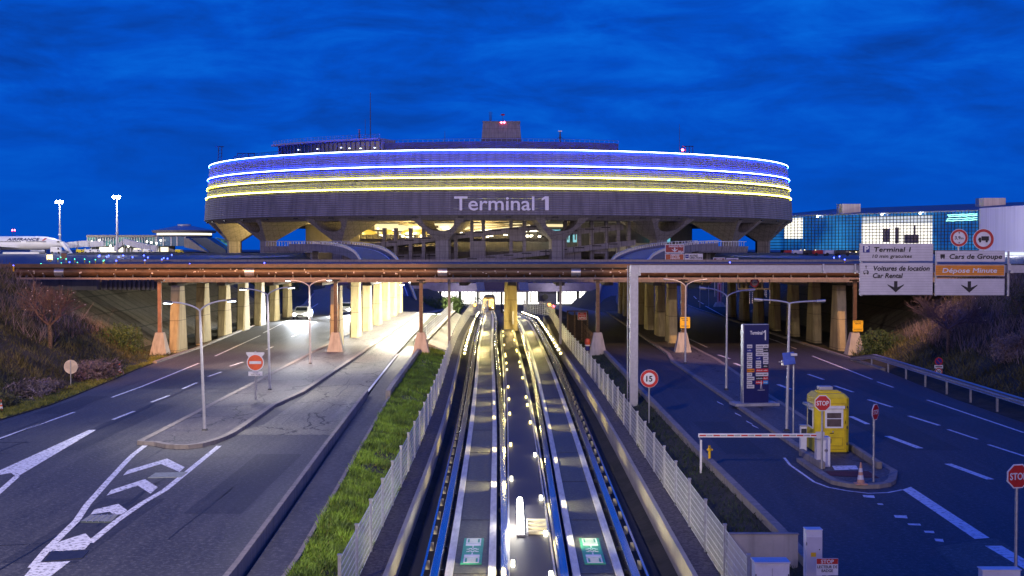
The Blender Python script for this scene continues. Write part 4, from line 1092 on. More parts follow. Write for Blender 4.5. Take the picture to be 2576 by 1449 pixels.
# raised lettering bent round the drum
k = MB()
def bend(x, y, z):
    a = math.asin(x / 96.6); r = (96.35 if z < 23 else 96.2) + y; return (TX + r * sin(a), TY - r * cos(a), z)
x0 = (1143 - 1288) / F * 349 - TX; x1 = (1344 - 1288) / F * 349 - TX
put(k, 'Terminal', x0, 18.45, x1 - x0, 3.65, 0.0, fn=bend, bold=.07)
xa = (1363 - 1288) / F * 349 - TX; xb = (1381 - 1288) / F * 349 - TX
one(k, xa, 18.45, xb - xa, 3.65, -.02, fn=bend)
k.build('lettering', mat('letter_white', (.95, .92, .95), .5, var=.08), term, world=True)
k = MB(); 
for z in (18.9, 21.4): k.tube([bend(x0 - .3 + (xb - x0 + .6) * i / 30, -.12, z) for i in range(31)], .05, 4)
k.build('lettering_rail', M['steel'], term, world=True)
# forked columns
def column(a):
    k = MB(); q = Matrix.Rotation(R(a), 3, 'Z'); c0 = Vector(pol(89.75, a, 0)); zb, zt, zc = 10.7, 16.6, 13.0
    def P(t, r, z):    # t tangential, r radial inwards
        v = q @ Vector((t, r, 0)); return (c0.x + v.x, c0.y + v.y, z)
    s_ = 1.75
    k.add([P(-s_, 0, -6.3), P(s_, 0, -6.3), P(s_, 3.5, -6.3), P(-s_, 3.5, -6.3), P(-s_, 0, zb), P(s_, 0, zb), P(s_, 3.5, zb), P(-s_, 3.5, zb)],
          [(0, 1, 5, 4), (1, 2, 6, 5), (2, 3, 7, 6), (3, 0, 4, 7)])
    k.build('column_shaft', M['tconc'], term, world=True)
    k = MB()
    outer = [(s_, zb), (7.4, zt)]; arch = []
    for i in range(13):
        th = pi * i / 12; arch.append((4.5 * cos(th), zt - (zt - zc) * (sin(th) ** .8)))
    prof = outer + arch + [(-7.4, zt), (-s_, zb)]
    def dep(z): return 3.5 + (z - zb) / (zt - zb) * 8.5
    n_ = len(prof)
    f_ = [P(t, -5.2 * (z - zb) / (zt - zb), z) for t, z in prof]; b_ = [P(t, dep(z), z) for t, z in prof]
    k.add(f_ + b_, [(i, n_ + i, n_ + (i + 1) % n_, (i + 1) % n_) for i in range(n_)])
    # front and back faces as quads so that they fill cleanly
    half = len(arch) // 2
    for off in (0, n_):
        base_ = f_ if off == 0 else b_
        R0, R1 = base_[0], base_[1]; L1, L0 = base_[n_ - 2], base_[n_ - 1]; ar = base_[2:2 + 13]
        mid = ar[6]
        fs_ = []
        V = [R0, R1, L1, L0] + ar
        for i in range(6): fs_.append((0 if i > 1 else 1, 4 + i, 4 + i + 1) if i != 2 else (0, 4 + i, 4 + i + 1))
        fs_ = [(1, 4, 5), (1, 5, 6)] + [(1, 6, 0)] + [(0, 4 + i, 5 + i) for i in range(2, 6)] + [(0, 10, 3)] + [(3, 4 + i, 5 + i) for i in range(6, 10)] + [(3, 14, 2)] + [(2, 14, 15), (2, 15, 16)]
        k.add(V, fs_)
    k.build('column_capital', M['tconc'], term, world=True)
for i in range(-5, 5): column(.7 + 10 + 20 * i)
# inside: core wall, floors, helical parking ramps with paired posts
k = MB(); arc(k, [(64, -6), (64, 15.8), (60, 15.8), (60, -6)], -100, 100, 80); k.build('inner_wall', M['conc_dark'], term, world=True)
gw = emit('hall_light', (1.0, .83, .42), .80); gw2 = emit('hall_light_cool', (.75, .95, .8), 1.6)
k = MB()
for a0, a1, z0, z1 in ((-33, -9, 12.4, 15.6), (-8.5, 9.5, 13.4, 15.6), (10.5, 17, 14.6, 15.4)): arc(k, [(66.0, z0), (66.0, z1), (65.8, z1), (65.8, z0)], a0, a1, 24)
build_each(k, 'lit_hall_wall', gw, term, world=True)
k = MB()
for a0, z0, a1, z1, t_ in ((-34, 13.6, -14, 12.3, .5), (-33, 12.3, -18, 12.6, .35), (-24, 15.2, -14, 14.2, .7), (-8, 13.2, 8, 15.2, .45), (-9, 14.6, 2, 14.9, .3), (-3, 15.6, 10, 14.3, .35)):
    n_ = 14; vs_ = []
    for i in range(n_ + 1):
        a = a0 + (a1 - a0) * i / n_; z = z0 + (z1 - z0) * i / n_; vs_ += [pol(69.5, a, z), pol(69.5, a, z + t_), pol(68.8, a, z + t_), pol(68.8, a, z)]
    k.add(vs_, [(i * 4 + q_, i * 4 + (q_ + 1) % 4, i * 4 + 4 + (q_ + 1) % 4, i * 4 + 4 + q_) for i in range(n_) for q_ in range(4)])
build_each(k, 'hall_beam', M['conc'], term, world=True)
k = MB()
for a in (-32.5, -27, -21.5, -18.5): k.lathe([(2.2, 12.5), (2.2, 13.0), (1.4, 13.6), (.2, 13.9)], 16, pol(69, a, 0))
build_each(k, 'yellow_dome', emit('dome_yellow', (1, .62, .05), .8), term, world=True)
k = MB(); rr_ = random.Random(4)
for i in range(60):
    a = rr_.uniform(-32, 12); z = rr_.uniform(11.4, 14.6); arc(k, [(67, z), (67, z + rr_.uniform(.15, .4)), (66.8, z + .1)], a, a + rr_.uniform(.3, 2.4), 2)
k.build('hall_lamp', emit('hall_lamp', (1, .93, .7), 6), term, world=True)
k = MB()
for i in range(30):
    a = -36 + i * 1.9; k.box(pol(68.5, a, 12.2), (.25, .4, 2.6), R(a))
build_each(k, 'hall_post', M['conc_dark'], term, world=True)
k = MB()
for a0, a1 in ((13, 16), (17.3, 18.3), (19.2, 20.2), (44, 52)): arc(k, [(66.5, 10.2), (66.5, 13.8), (66.3, 13.8), (66.3, 10.2)], a0, a1, 6)
build_each(k, 'lit_panel', emit('teal_glass_glow', (.12, .5, .6), .8), term, world=True)
def helix(a0, z0, a1, z1, r=84, th=1.5, par=.9, lab=None):
    k = MB(); n = 40; vs = []; fs = []
    for i in range(n + 1):
        a = a0 + (a1 - a0) * i / n; z = z0 + (z1 - z0) * i / n
        vs += [pol(r, a, z), pol(r, a, z + th), pol(r - .35, a, z + th), pol(r - .35, a, z + .45), pol(r - 9, a, z + .45), pol(r - 9, a, z)]
    for i in range(n):
        for q_ in range(6): fs.append((i * 6 + q_, i * 6 + (q_ + 1) % 6, (i + 1) * 6 + (q_ + 1) % 6, (i + 1) * 6 + q_))
    k.add(vs, fs); k.build('parking_ramp', M['tconc'], term, world=True)
    k = MB()
    for i in range(int(abs(a1 - a0) / 3.2)):
        a = a0 + 1.6 + i * 3.2 * (1 if a1 > a0 else -1); z = z0 + (z1 - z0) * (a - a0) / (a1 - a0); k.box(pol(r + .06, a, z + th * .72), (2.6, .12, .28), R(a))
    k.build('parapet_slot', M['black'], term, world=True)
def zat(v, Y=361): return HC - (v - HY) * Y / F
helix(-24, zat(626), 9, zat(577), 86); helix(9.2, zat(597), 24, zat(577), 86)
helix(-9, zat(668), 26, zat(617), 87.5); helix(-20, zat(660), -8, zat(655), 84, 2.0)
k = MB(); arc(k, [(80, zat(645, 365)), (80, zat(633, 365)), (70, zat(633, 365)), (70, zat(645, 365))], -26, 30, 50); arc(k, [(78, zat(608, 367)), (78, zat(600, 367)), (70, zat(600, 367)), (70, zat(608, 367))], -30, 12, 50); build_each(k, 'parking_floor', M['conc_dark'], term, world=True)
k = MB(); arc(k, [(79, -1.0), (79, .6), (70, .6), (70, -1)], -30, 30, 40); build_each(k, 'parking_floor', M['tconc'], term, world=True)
k = MB()
for a in (-21, -18.7, -15.8, -13.3, -7.3, -4.4, -2.3, 2.7, 5.1, 12.6, 15.3, 17.7, 20.6, 23, 25.2):
    k.box(pol(85.6, a, 4), (.9, .9, 24 if -9 < a < 26 else 20), R(a))
build_each(k, 'ramp_post', M['tconc'], term, world=True)
k = MB()
for a, z0, z1 in ((-3.3, 6, 10.4), (3.9, 10.4, 13), (13.9, 4.6, 7.5), (19.2, 7, 9)): k.box(pol(85.9, a, (z0 + z1) / 2), (4.2, .5, z1 - z0), R(a))
build_each(k, 'ramp_panel', M['tconc'], term, world=True)
k = MB()
for a0, a1, z0, z1 in ((-40, -33, 2, 8), (-30, -26.4, 2, 8), (-13.2, -10.4, 4.8, 7.4), (-34.5, -31, 4, 8)): arc(k, [(72.6, z0), (72.6, z1), (72.4, z1)], a0, a1, 6, closed=True)
build_each(k, 'lit_window', emit('stair_glow', (.9, .88, .42), 1.7), term, world=True)
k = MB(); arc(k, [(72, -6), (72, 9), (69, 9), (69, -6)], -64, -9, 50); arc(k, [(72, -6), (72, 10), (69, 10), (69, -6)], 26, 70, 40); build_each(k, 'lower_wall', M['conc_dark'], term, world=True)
# ground floor front facing the station
k = MB(); zf = lambda v: HC - (v - HY) * 338 / F
arc(k, [(107, zf(734)), (107, zf(712.5)), (95.5, zf(712.5)), (95.5, zf(734))], -24, 26, 50); k.build('entrance_fascia', mat('fascia_purple', (.20, .17, .27), .7, scale=.5), term, world=True)
k = MB(); arc(k, [(104, zf(712)), (104, zf(700)), (103.6, zf(700)), (103.6, zf(712))], -20, 21, 44); k.build('upper_glazing', M['glass'], term, world=True)
k = MB()
for a0, a1 in ((-18.5, -14), (-9.6, -4.2), (8.8, 11.5)): arc(k, [(104.2, zf(711)), (104.2, zf(703)), (104.1, zf(703))], a0, a1, 8)
build_each(k, 'lit_window', emit('dim_green_glow', (.6, .75, .5), .6), term, world=True)
k = MB(); arc(k, [(102.5, -6), (102.5, zf(734)), (102.3, zf(734)), (102.3, -6)], -16.5, 16, 50); k.build('lit_ground_floor', emit('shopfront_glow', (1.0, .98, .90), 2.6), term, world=True)
k = MB()
for i in range(58):
    a = -16.5 + i * .57; k.box(pol(102.8, a, zf(746)), (.12 if i % 5 else .7, .2, 3.4), R(a))
arc(k, [(102.9, zf(738.5)), (102.9, zf(737.5)), (102.6, zf(738))], -16.5, 16, 40)
k.build('shopfront_frame', M['steel_d'], term, world=True)
k = MB()
for a0, a1 in ((-12.0, -9.6), (6.3, 8.8), (-24, -16.5), (16, 26)): arc(k, [(103.4, -6.2), (103.4, zf(733)), (102, zf(733)), (102, -6.2)], a0, a1, 6)
k.build('ground_floor_wall', mat('wall_blue_grey', (.12, .12, .2), .8), term, world=True)
k = MB(); k.disc((A(1372, 748, 338).x, A(1372, 748, 338).z), .75, 340.6, 340.7); k.build('round_poster', M['black'], term, world=True)
WARM = (1, .70, .22)
for a, r, z, e_ in ((-61, 82, 10.5, 6000), (-75, 84, 9, 3000), (-50, 72, 12, 2500), (-36, 72, 12, 3500), (-20, 72, 12.2, 4500), (-3, 74, 12.6, 3500)): lamp('POINT', pol(r, a, z), e_, WARM, .6, name='terminal_hall_light')
for a in (8, 20, 32): lamp('POINT', pol(78, a, 8), 1500, (.8, .7, .5), .6, name='terminal_hall_light')
for a in (-14, -4, 8): lamp('POINT', pol(112, a, -2), 900, (1, .95, .85), .5, name='forecourt_light')
# deck of the ring road on both sides
for a0, a1, lab in ((-34, -27, 'left curved ring road deck with lit railing at the terminal'), (29, 38, 'right curved ring road deck passing behind the red road signs')):
    t = thing('ring_road_deck', lab, 'viaduct', pol(104, (a0 + a1) / 2, 8))
    arc(MB(), [(110, 7.3), (110.4, 9.0), (110.1, 9.0), (110, 8.2), (99, 8.2), (99, 7.3)], a0, a1, 36).build('deck', M['tconc'], t, world=True)
    k = MB(); n = int(abs(a1 - a0) * 2)
    for i in range(n): k.box(pol(109.6, a0 + (a1 - a0) * i / n, 9.5), (.16, .12, 1.4), R(a0 + (a1 - a0) * i / n))
    arc(k, [(109.7, 10.2), (109.7, 10.35), (109.5, 10.3)], a0, a1, 36)
    k.build('railing', M['steel_p'], t, world=True)
    k = MB()
    for i in range(4): k.box(pol(104.5, a0 + (a1 - a0) * (i + .5) / 4, 1.5), (1.2, 3, 12), R(a0 + (a1 - a0) * (i + .5) / 4))
    build_each(k, 'deck_pier', M['tconc'], t, world=True)
# slip ramps curling down towards the viewer
def ramp(lab, pts, w, side):
    P = [A(*p) for p in pts]; Q = []
    for i in range(len(P) - 1):
        for j in range(6):
            t_ = j / 6; p0, p1, p2, p3 = P[max(i - 1, 0)], P[i], P[i + 1], P[min(i + 2, len(P) - 1)]
            Q.append(.5 * ((2 * p1) + (p2 - p0) * t_ + (2 * p0 - 5 * p1 + 4 * p2 - p3) * t_ ** 2 + (3 * p1 - p0 - 3 * p2 + p3) * t_ ** 3))
    Q.append(P[-1])
    t = thing('slip_ramp', lab, 'ramp', tuple(Q[len(Q) // 2]), group='curved slip ramps either side of the tracks')
    MB().sweep(Q, [(-w / 2, -.9), (w / 2, -.9), (w / 2, 0), (-w / 2, 0)]).build('ramp_deck', M['ramproad'], t, world=True)
    for s in (-1, 1):
        MB().sweep(Q, [(s * w / 2 - .2, -1.3), (s * w / 2 + .2, -1.3), (s * w / 2 + .2, .45), (s * w / 2 - .2, .45)]).build('parapet', M['tconc'], t, world=True)
        k = MB()
        for q_ in Q[::1]:
            pass
        k.sweep(Q, [(s * w / 2 - .08, 1.0), (s * w / 2 + .08, 1.0), (s * w / 2 + .08, 1.15), (s * w / 2 - .08, 1.15)])
        for i in range(len(Q) - 1):
            for f_ in (0, .5):
                c_ = Q[i].lerp(Q[i + 1], f_); d_ = (Q[i + 1] - Q[i]); d_.z = 0; d_.normalize(); r_ = Vector((d_.y, -d_.x, 0)); k.box(c_ + r_ * s * w / 2 + Vector((0, 0, .75)), (.22, .22, .6))
        k.build('guard_rail', M['steel'], t, world=True)
    k = MB()
    for q_ in Q[3:-8:7]: k.box((q_.x, q_.y, (q_.z - .9 - 6) / 2), (1.4, 1.4, q_.z - .9 + 6))
    build_each(k, 'ramp_pier', M['tconc'], t, world=True)
    k = MB(); k.sweep(Q, [(-w / 2 + .9, .02), (-w / 2 + 1.1, .02), (-w / 2 + 1.1, .03), (-w / 2 + .9, .03)]); k.build('lane_line', M['paint'], t, world=True)
ramp('left curved blue slip ramp curling down in front of the terminal', [(755, 618, 336), (840, 619, 328), (900, 627, 312), (932, 640, 294), (950, 658, 276), (968, 692, 258), (982, 730, 243), (992, 768, 229)], 7.6, -1)
ramp('right curved blue slip ramp rising towards the red road signs', [(1780, 616, 334), (1710, 620, 328), (1650, 630, 314), (1612, 643, 296), (1590, 658, 278), (1572, 692, 260), (1562, 730, 245), (1556, 768, 231)], 7.6, 1)

# station at the end of the tracks
stn = thing('station_canopy', 'dark purple station canopy with bright blue slanted ends over the tracks', 'canopy', (-2.6, 268, 0))
a, b_ = A(1216, 730, 268), A(1304, 704, 268)
MB().bx(a.x, b_.x, 268, 274, a.z, b_.z + 1.5).build('canopy_box', mat('canopy_purple', (.05, .035, .11), .5), stn, world=True)
bl_ = mat('canopy_blue', (.04, .10, .35), .35)
for s, (u0, u1, u2, u3) in ((-1, (1193, 1201, 1220, 1214)), (1, (1303, 1308, 1330, 1327))):
    p0, p1, p2, p3 = A(u0, 699, 267.5), A(u1, 731, 267.5), A(u2, 731, 267.5), A(u3, 699, 267.5)
    MB().xz([(p0.x, p0.z + 1), (p1.x, p1.z), (p2.x, p2.z), (p3.x, p3.z + 1)], 267.4, 274.2).build('end_panel', bl_, stn, world=True)
k = MB(); a, b_ = A(1198, 735, 267), A(1330, 731.5, 267); k.bx(a.x, b_.x, 266.8, 275, a.z, b_.z); k.build('eaves', M['conc_pale'], stn, world=True)
k = MB()
for u in (1202, 1262, 1326): p = A(u, 735, 268); k.bx(p.x - .2, p.x + .2, 268, 268.4, -5, p.z)
build_each(k, 'canopy_post', M['steel_d'], stn, world=True)
pf = MB(); a = A(1196, 735, 290); b_ = A(1335, 762, 290); pf.bx(a.x, b_.x, 290, 290.3, b_.z, a.z); pf.build('lit_platform_wall', emit('platform_glow', (1, .97, .85), 1.8), stn, world=True)
k = MB()
for i in range(14): x = a.x + (b_.x - a.x) * i / 13; k.bx(x - .07, x + .07, 289.8, 289.98, b_.z, a.z)
k.build('platform_door_frame', M['steel_d'], stn, world=True)
tr = thing('shuttle_train', 'orange lit driverless shuttle train standing at the end of the left track', 'train', (cl_l(258), 258, tz(258)))
cy_ = mat('train_body', (.70, .42, .06), .35); ge = emit('train_glow', (1, .72, .18), 2.0)
k = MB(); prof = [(-1.15, .35), (1.15, .35), (1.22, 1.2), (1.12, 2.6), (.85, 3.05), (-.85, 3.05), (-1.12, 2.6), (-1.22, 1.2)]
k.xz(prof, 0, 12).build('body', cy_, tr, bevel=.12)
MB().xz([(-.98, 1.15), (-.05, 1.15), (-.05, 2.55), (-.80, 2.7), (-.98, 2.5)], -.03, -.006).build('window', ge, tr); MB().xz([(.98, 1.15), (.05, 1.15), (.05, 2.55), (.80, 2.7), (.98, 2.5)], -.03, -.006).build('window', ge, tr)
MB().xz([(-.9, .5), (.9, .5), (.9, .75), (-.9, .75)], -.1, .0).build('bumper', M['steel_d'], tr)
for s in (-1, 1): MB().disc((s * .8, .95), .13, -.06, -.01, 12).build('headlight', LW, tr)
lamp('POINT', (cl_l(254), 252, tz(255) + 2.0), 160, (1, .75, .3), .3, name='train_light')
for u, v, lab, em in ((967 * .1562 + 1028.6, 767, 'orange glowing signal lamp by the left curved railing', (1, .32, .03)), (1382, 766, 'orange glowing signal lamp by the right curved railing', (1, .32, .03)), (1392, 771, 'red signal lamp just below the right orange one', (1, .03, .05))):
    if u < 1200: u = 1195
    p = A(u, v, 225); t = thing('signal_lamp', lab, 'signal', (p.x, 225, gz(0, 225) - .8)); h = p.z - t.location.z
    MB().ball((0, -.12, h), .22, 10, 6).build('lens', emit('signal_' + lab[:3], em, 30), t); MB().tube([(0, 0, 0), (0, 0, h)], .05, 6).box((0, .08, h), (.5, .12, .6)).build('post', M['steel_d'], t)

# ================================================================ street lamps
def lamp_post(label, u, v, vfork, tl, tr, group='double arm street lamps', lit=None, zb=.15):
    b_ = W(u, v, zb); Y = b_.y
    t = thing('street_lamp', label, 'street lamp', (b_.x, Y, zb), group=group)
    fk = A(*vfork, Y) - b_
    L_ = A(*tl, Y) - b_; R_ = A(*tr, Y) - b_
    MB().tube([(0, 0, 0), (fk.x * .5, 0, fk.z * .5), (fk.x, 0, fk.z)], [.075, .062, .048], 10).build('pole', M['steel_p'], t, smooth=True)
    MB().frus((0, 0, -.02), (.26, .26), (.18, .18), .10).build('base_plate', M['steel_d'], t)
    for s, e_ in ((-1, L_), (1, R_)):
        pts = []
        for i in range(9):
            q = i / 8; pts.append((fk.x + (e_.x - fk.x) * (1 - cos(q * pi / 2)) ** .75 * .82, 0, fk.z + (e_.z - fk.z) * sin(q * pi / 2) ** .9))
        MB().tube(pts, .036, 8).build('arm', M['steel_p'], t, smooth=True)
        p = Vector(pts[-1]); d = Vector((s, 0, .10)).normalized(); e2 = p + d * abs(e_.x - fk.x) * .22
        h = MB().box((p + e2) / 2, (abs(e_.x - fk.x) * .26, .26, .10), 0, Matrix.Rotation(-s * .10, 3, 'Y')).build('lamp_head', M['steel_d'] if lit else M['steel'], t, bevel=.03)
        q = (p + e2) / 2
        MB().box(q - Vector((0, 0, .065)), (.34, .18, .03)).build('lens', emit('lens_cool', (.8, .9, 1), 10) if lit else M['glass'], h)
    if lit: 
        for e_ in (L_, R_): lamp('SPOT', (b_.x + e_.x, Y, zb + e_.z - .2), lit, (1, .93, .82), .12, (b_.x + e_.x, Y, 0), 150, name='street_lamp_light', blend=.9)
    return t
lamp_post('nearest double arm street lamp, on the nose of the left island', 515, 1083, (503, 784), (416, 760.7), (588.7, 755.5), lit=800)
lamp_post('middle one of three double arm street lamps on the left island', 679, 981, (673, 744), (607, 727), (738, 723), lit=1300)
lamp_post('farthest double arm street lamp on the left island, by the pedestal', 781, 915, (778, 722), (721, 705), (832, 704), lit=1700)
lamp_post('nearest double arm street lamp on the right island, by the yellow booth', 1979, 1083, (1986, 764), (1902, 754.5), (2071, 757.6))
lamp_post('middle double arm street lamp on the right, left of the blue totem', 1827, 980, (1829, 748), (1763, 725), (1895.5, 730))
lamp_post('farthest double arm street lamp on the right island, by the pedestal', 1724, 914, (1725, 722), (1672, 703), (1776, 704))

# ================================================================ road signs
def post(t, h, r=.035): MB().tube([(0, .04, 0), (0, .04, h)], r, 8).build('post', M['steel'], t)
def nat(s, h): return text(s)[1] * h / .70
def round_sign(name, label, cat, loc, zc, r, kind, rz=0, ptop=None, txt=None, grp=None):
    t = thing(name, label, cat, loc, rz, grp); post(t, ptop if ptop is not None else zc + r * .8)
    MB().disc((0, zc), r, -.02, .0).build('disc', M['white'], t)
    MB().disc((0, zc), r * .97, -.026, -.0205, 40, r * .66).build('red_ring', M['red'], t)
    if txt:
        w_ = nat(txt, r * .62) if len(txt) < 3 else r * 1.15
        h_ = r * .62 if len(txt) < 3 else r * .42
        put(MB(), txt, -w_ / 2, zc - h_ / 2, w_, h_, -.03, bold=.012).build('lettering', M['black'], t)
    return t
p = W(1633, 1062, -.1); Y = p.y; zc = HC - (953 - HY) * Y / F
round_sign('speed_sign', 'round red ringed 15 speed limit sign beside the gantry post', 'road sign', (p.x, Y, -.15), zc + .15, 22.7 * Y / F, 'n', txt='15')
def octa(r): return [(r * cos(pi / 8 + pi / 4 * i), r * sin(pi / 8 + pi / 4 * i)) for i in range(8)]
def stop_sign(label, loc, zc, r, rz=0, base=None):
    t = thing('stop_sign', label, 'stop sign', loc, rz, 'stop signs on posts'); post(t, zc + r * .7, .04)
    pl = MB().xz([(x, z + zc) for x, z in octa(r)], -.02, .0).build('plate', M['white'], t)
    MB().xz([(x, z + zc) for x, z in octa(r * .9)], -.026, -.0205).build('red_face', M['red'], t)
    put(MB(), 'STOP', -r * .70, zc - r * .26, r * 1.40, r * .52, -.03, bold=r * .018).build('lettering', M['white'], t)
    return t
p = W(2068, 1181, .12); stop_sign('red stop sign in front of the yellow booth and barrier', tuple(p), HC - (1015 - HY) * p.y / F - .12, 21 * p.y / F * 1.03)
p = W(2200, 1213, .12); stop_sign('red stop sign seen nearly edge on right of the yellow booth', tuple(p), HC - (1037.6 - HY) * p.y / F - .12, 22 * p.y / F, R(52))
Y = 31.5; x = (2566 - 1288) / F * Y; stop_sign('red stop sign cut by the right edge of the photo', (x, Y, 0), HC - (1200 - HY) * Y / F, 33 * Y / F, R(12))
p = W(643, 1005.6, .15); Y = p.y
t = thing('no_entry_sign', 'red no entry sign on a white shield above a small plate on the left island', 'road sign', tuple(p)); post(t, 2.6, .05)
zc = HC - (912.4 - HY) * Y / F - .15; r = 20.7 * Y / F
MB().xz([(-r * 1.1, zc + r * 1.25), (r * 1.1, zc + r * 1.25), (r * 1.1, zc + r * 1.05), (r * .75, zc + r * .6), (0, zc - r * .2), (-r * .75, zc + r * .6), (-r * 1.1, zc + r * 1.05)][::-1], -.018, 0).disc((0, zc), r * 1.04, -.019, 0.001).build('shield', M['white'], t)
MB().disc((0, zc), r * .93, -.027, -.0195).build('red_disc', M['red2'], t)
MB().bx(-r * .72, r * .72, -.034, -.0275, zc - r * .17, zc + r * .17).build('white_bar', M['white'], t)
MB().bx(-r * .85, r * .85, -.02, 0, zc - r * 1.62, zc - r * 1.10).build('plate', M['white'], t)
k = MB(); put(k, 'SAUF', -r * .3, zc - r * 1.32, r * .6, r * .14, -.024); put(k, 'SERVICE', -r * .55, zc - r * 1.55, r * 1.1, r * .14, -.024); put(k, '~', -.06, zc + r * 1.05, .12, .05, -.022); k.build('lettering', M['black'], t)
p = GT(179, 981); t = thing('round_sign', 'grey back of a round sign on a post at the left roadside', 'road sign', (p.x, p.y, p.z), R(180)); zc = A(173, 922.7, p.y).z - p.z; r = 17.6 * p.y / F
MB().disc((0, zc), r, .0, .02).build('disc', mat('sign_back', (.55, .50, .42), .5), t); MB().tube([(0, .06, 0), (0, .06, zc + r * .9)], .035, 8).build('post', M['steel'], t)
MB().bx(-r * .8, r * .8, -.012, -.001, zc - .02, zc + .02).build('rib', M['steel'], t)
# right bank: parking ban, plate and 30
p = GT(2361, 952, 60, 100); Y = p.y
t = thing('parking_ban_sign', 'post with blue parking ban disc and a 30 disc on the right bank', 'road sign', (p.x, Y, p.z)); r = 10.3 * Y / F
z1, z2, z3 = (HC - (v - HY) * Y / F - p.z for v in (909.5, 923, 935.5)); post(t, z1 + r, .03)
MB().disc((0, z1), r, -.02, 0).build('red_disc', M['red'], t); MB().disc((0, z1), r * .76, -.027, -.0205).build('blue_disc', M['blue'], t)
MB().box((0, -.03, z1), (r * 1.5, .008, r * .2), 0, Matrix.Rotation(R(45), 3, 'Y')).build('red_bar', M['red'], t)
MB().bx(-r * 1.05, r * 1.05, -.02, 0, z2 - r * .42, z2 + r * .42).build('plate', M['white'], t)
MB().bx(-r * .8, r * .8, -.026, -.0205, z2 - .03, z2 + .03).build('print', M['black'], t)
MB().disc((0, z3), r * .95, -.02, 0).build('disc', M['white'], t); MB().disc((0, z3), r * .92, -.026, -.0205, 32, r * .66).build('red_ring', M['red'], t)
put(MB(), '30', -r * .42, z3 - r * .3, r * .84, r * .6, -.03, bold=.008).build('lettering', M['black'], t)
# totem
p = W(1900, 1009, .14); Y = 68.6
t = thing('totem_sign', 'tall dark blue totem headed Terminal 1 with rows of small logo plates', 'sign', ((1902 - 1288) / F * Y, Y, .13), R(9))
Wd, Ht = 1.34, HC - (817 - HY) * Y / F - .13
MB().bx(-1.2, 1.15, -.45, .65, 0, .14).build('plinth', mat('plinth_grey', (.30, .30, .34), .6), t)
MB().bx(-Wd / 2, Wd / 2, -.1, .22, .14, Ht).build('panel', M['navy'], t)
MB().bx(-Wd / 2 - .05, -Wd / 2 - .001, -.12, .24, .14, Ht + .02).build('edge_trim', M['steel'], t); MB().bx(-Wd / 2, Wd / 2, -.12, .24, Ht + .001, Ht + .03).build('top_trim', M['steel'], t)
k = MB(); put(k, 'Terminal', -.34, Ht - .50, .66, .19, -.115, bold=.006); one(k, .37, Ht - .80, .14, .52, -.115, sw=.42); k.build('lettering', M['white'], t)
lg = {'w': MB(), 'r': MB(), 'o': MB(), 'n': MB(), 'b': MB(), 'k': MB()}
top = Ht - 1.02; dzl = .208
colA = 'wnwwwwowWwW'; colB = 'WWWnwwrWkr'; colC = 'wkWwWkrwrb'
rr_ = random.Random(3)
for cx_, col in ((-.50, colA), (-.02, colB), (.37, colC)):
    for i, ch in enumerate(col):
        w_ = .30 if ch in 'wn' else .42; 
        if cx_ > .3: w_ = min(w_, .30)
        kk = {'w': 'w', 'W': 'w', 'r': 'r', 'o': 'o', 'n': 'n', 'b': 'b', 'k': 'k'}[ch]; z = top - i * dzl
        lg[kk].bx(cx_, cx_ + w_ - .02, -.108, -.1005, z - .18, z)
        ink = lg['k'] if kk in 'wo' else lg['w']
        xx = cx_ + .03
        while xx < cx_ + w_ - .07:
            d_ = rr_.uniform(.015, .035); hh = rr_.uniform(.03, .07); ink.bx(xx, xx + d_, -.112, -.1085, z - .12, z - .12 + hh); xx += d_ + .012
lg['w'].xz([(.22, .86), (.235, .86), (.27, 1.10), (.305, .86), (.32, .86), (.275, 1.32), (.265, 1.32)], -.112, -.1005); lg['w'].bx(.08, .46, -.112, -.1005, .78, .80)
for kk, m_ in (('w', M['whitem']), ('r', M['red']), ('o', M['orange']), ('n', M['blue']), ('b', mat('sky_plate', (.05, .25, .6), .4)), ('k', M['black'])): lg[kk].build('logo_plates', m_, t)

# ================================================================ overhead sign gantry on the right
Y = 71.0; gx = (1595 - 1288) / F * Y
def zg(v, Y=71.0): return HC - (v - HY) * Y / F
def xg(u, Y=71.0): return (u - CX) / F * Y
gt = thing('sign_gantry', 'grey steel sign gantry with box post and long beam over the right road', 'gantry', (gx, Y, -.3))
MB().bx(xg(1584.5), xg(1605), Y - .2, Y + .2, -.3, zg(667)).build('column', M['steel_p'], gt, world=True, bevel=.01)
MB().bx(xg(1586), 30, Y - .19, Y + .19, zg(686), zg(667)).build('beam', M['steel_p'], gt, world=True)
k = MB()
for u in (1586, 1609): k.bx(xg(u) - .03, xg(u) + .03, Y - .26, Y + .26, zg(690), zg(668))
k.bx(xg(1584), xg(1611), Y - .24, Y + .24, zg(693), zg(690)); build_each(k, 'flange', M['steel'], gt, world=True)
k = MB(); k.tube([(xg(1579), Y - .1, -.2), (xg(1579), Y - .1, zg(668))], .035, 6)
for i in range(20): k.tube([(xg(1579), Y - .1, .2 + i * .35), (xg(1585), Y - .1, .2 + i * .35)], .012, 4)
k.build('ladder', M['steel'], gt, world=True)
MB().bx(xg(1586), 30, Y - .15, Y + .15, zg(666.8), zg(665)).build('top_rail', M['steel_d'], gt, world=True)
for u in (2163.5, 2350, 2531): 
    MB().bx(xg(u) - .045, xg(u) + .045, Y - .36, Y - .26, zg(744), zg(612 if u < 2300 else 632)).build('hanger', M['steel_p'], gt, world=True)
for u in (2170, 2535, 2148, 2068): 
    MB().box((xg(u), Y - .45, zg(683)), (.16, .4, .14)).box((xg(u), Y - .3, zg(673)), (.08, .1, .4)).build('camera_unit', M['steel'], gt, world=True)
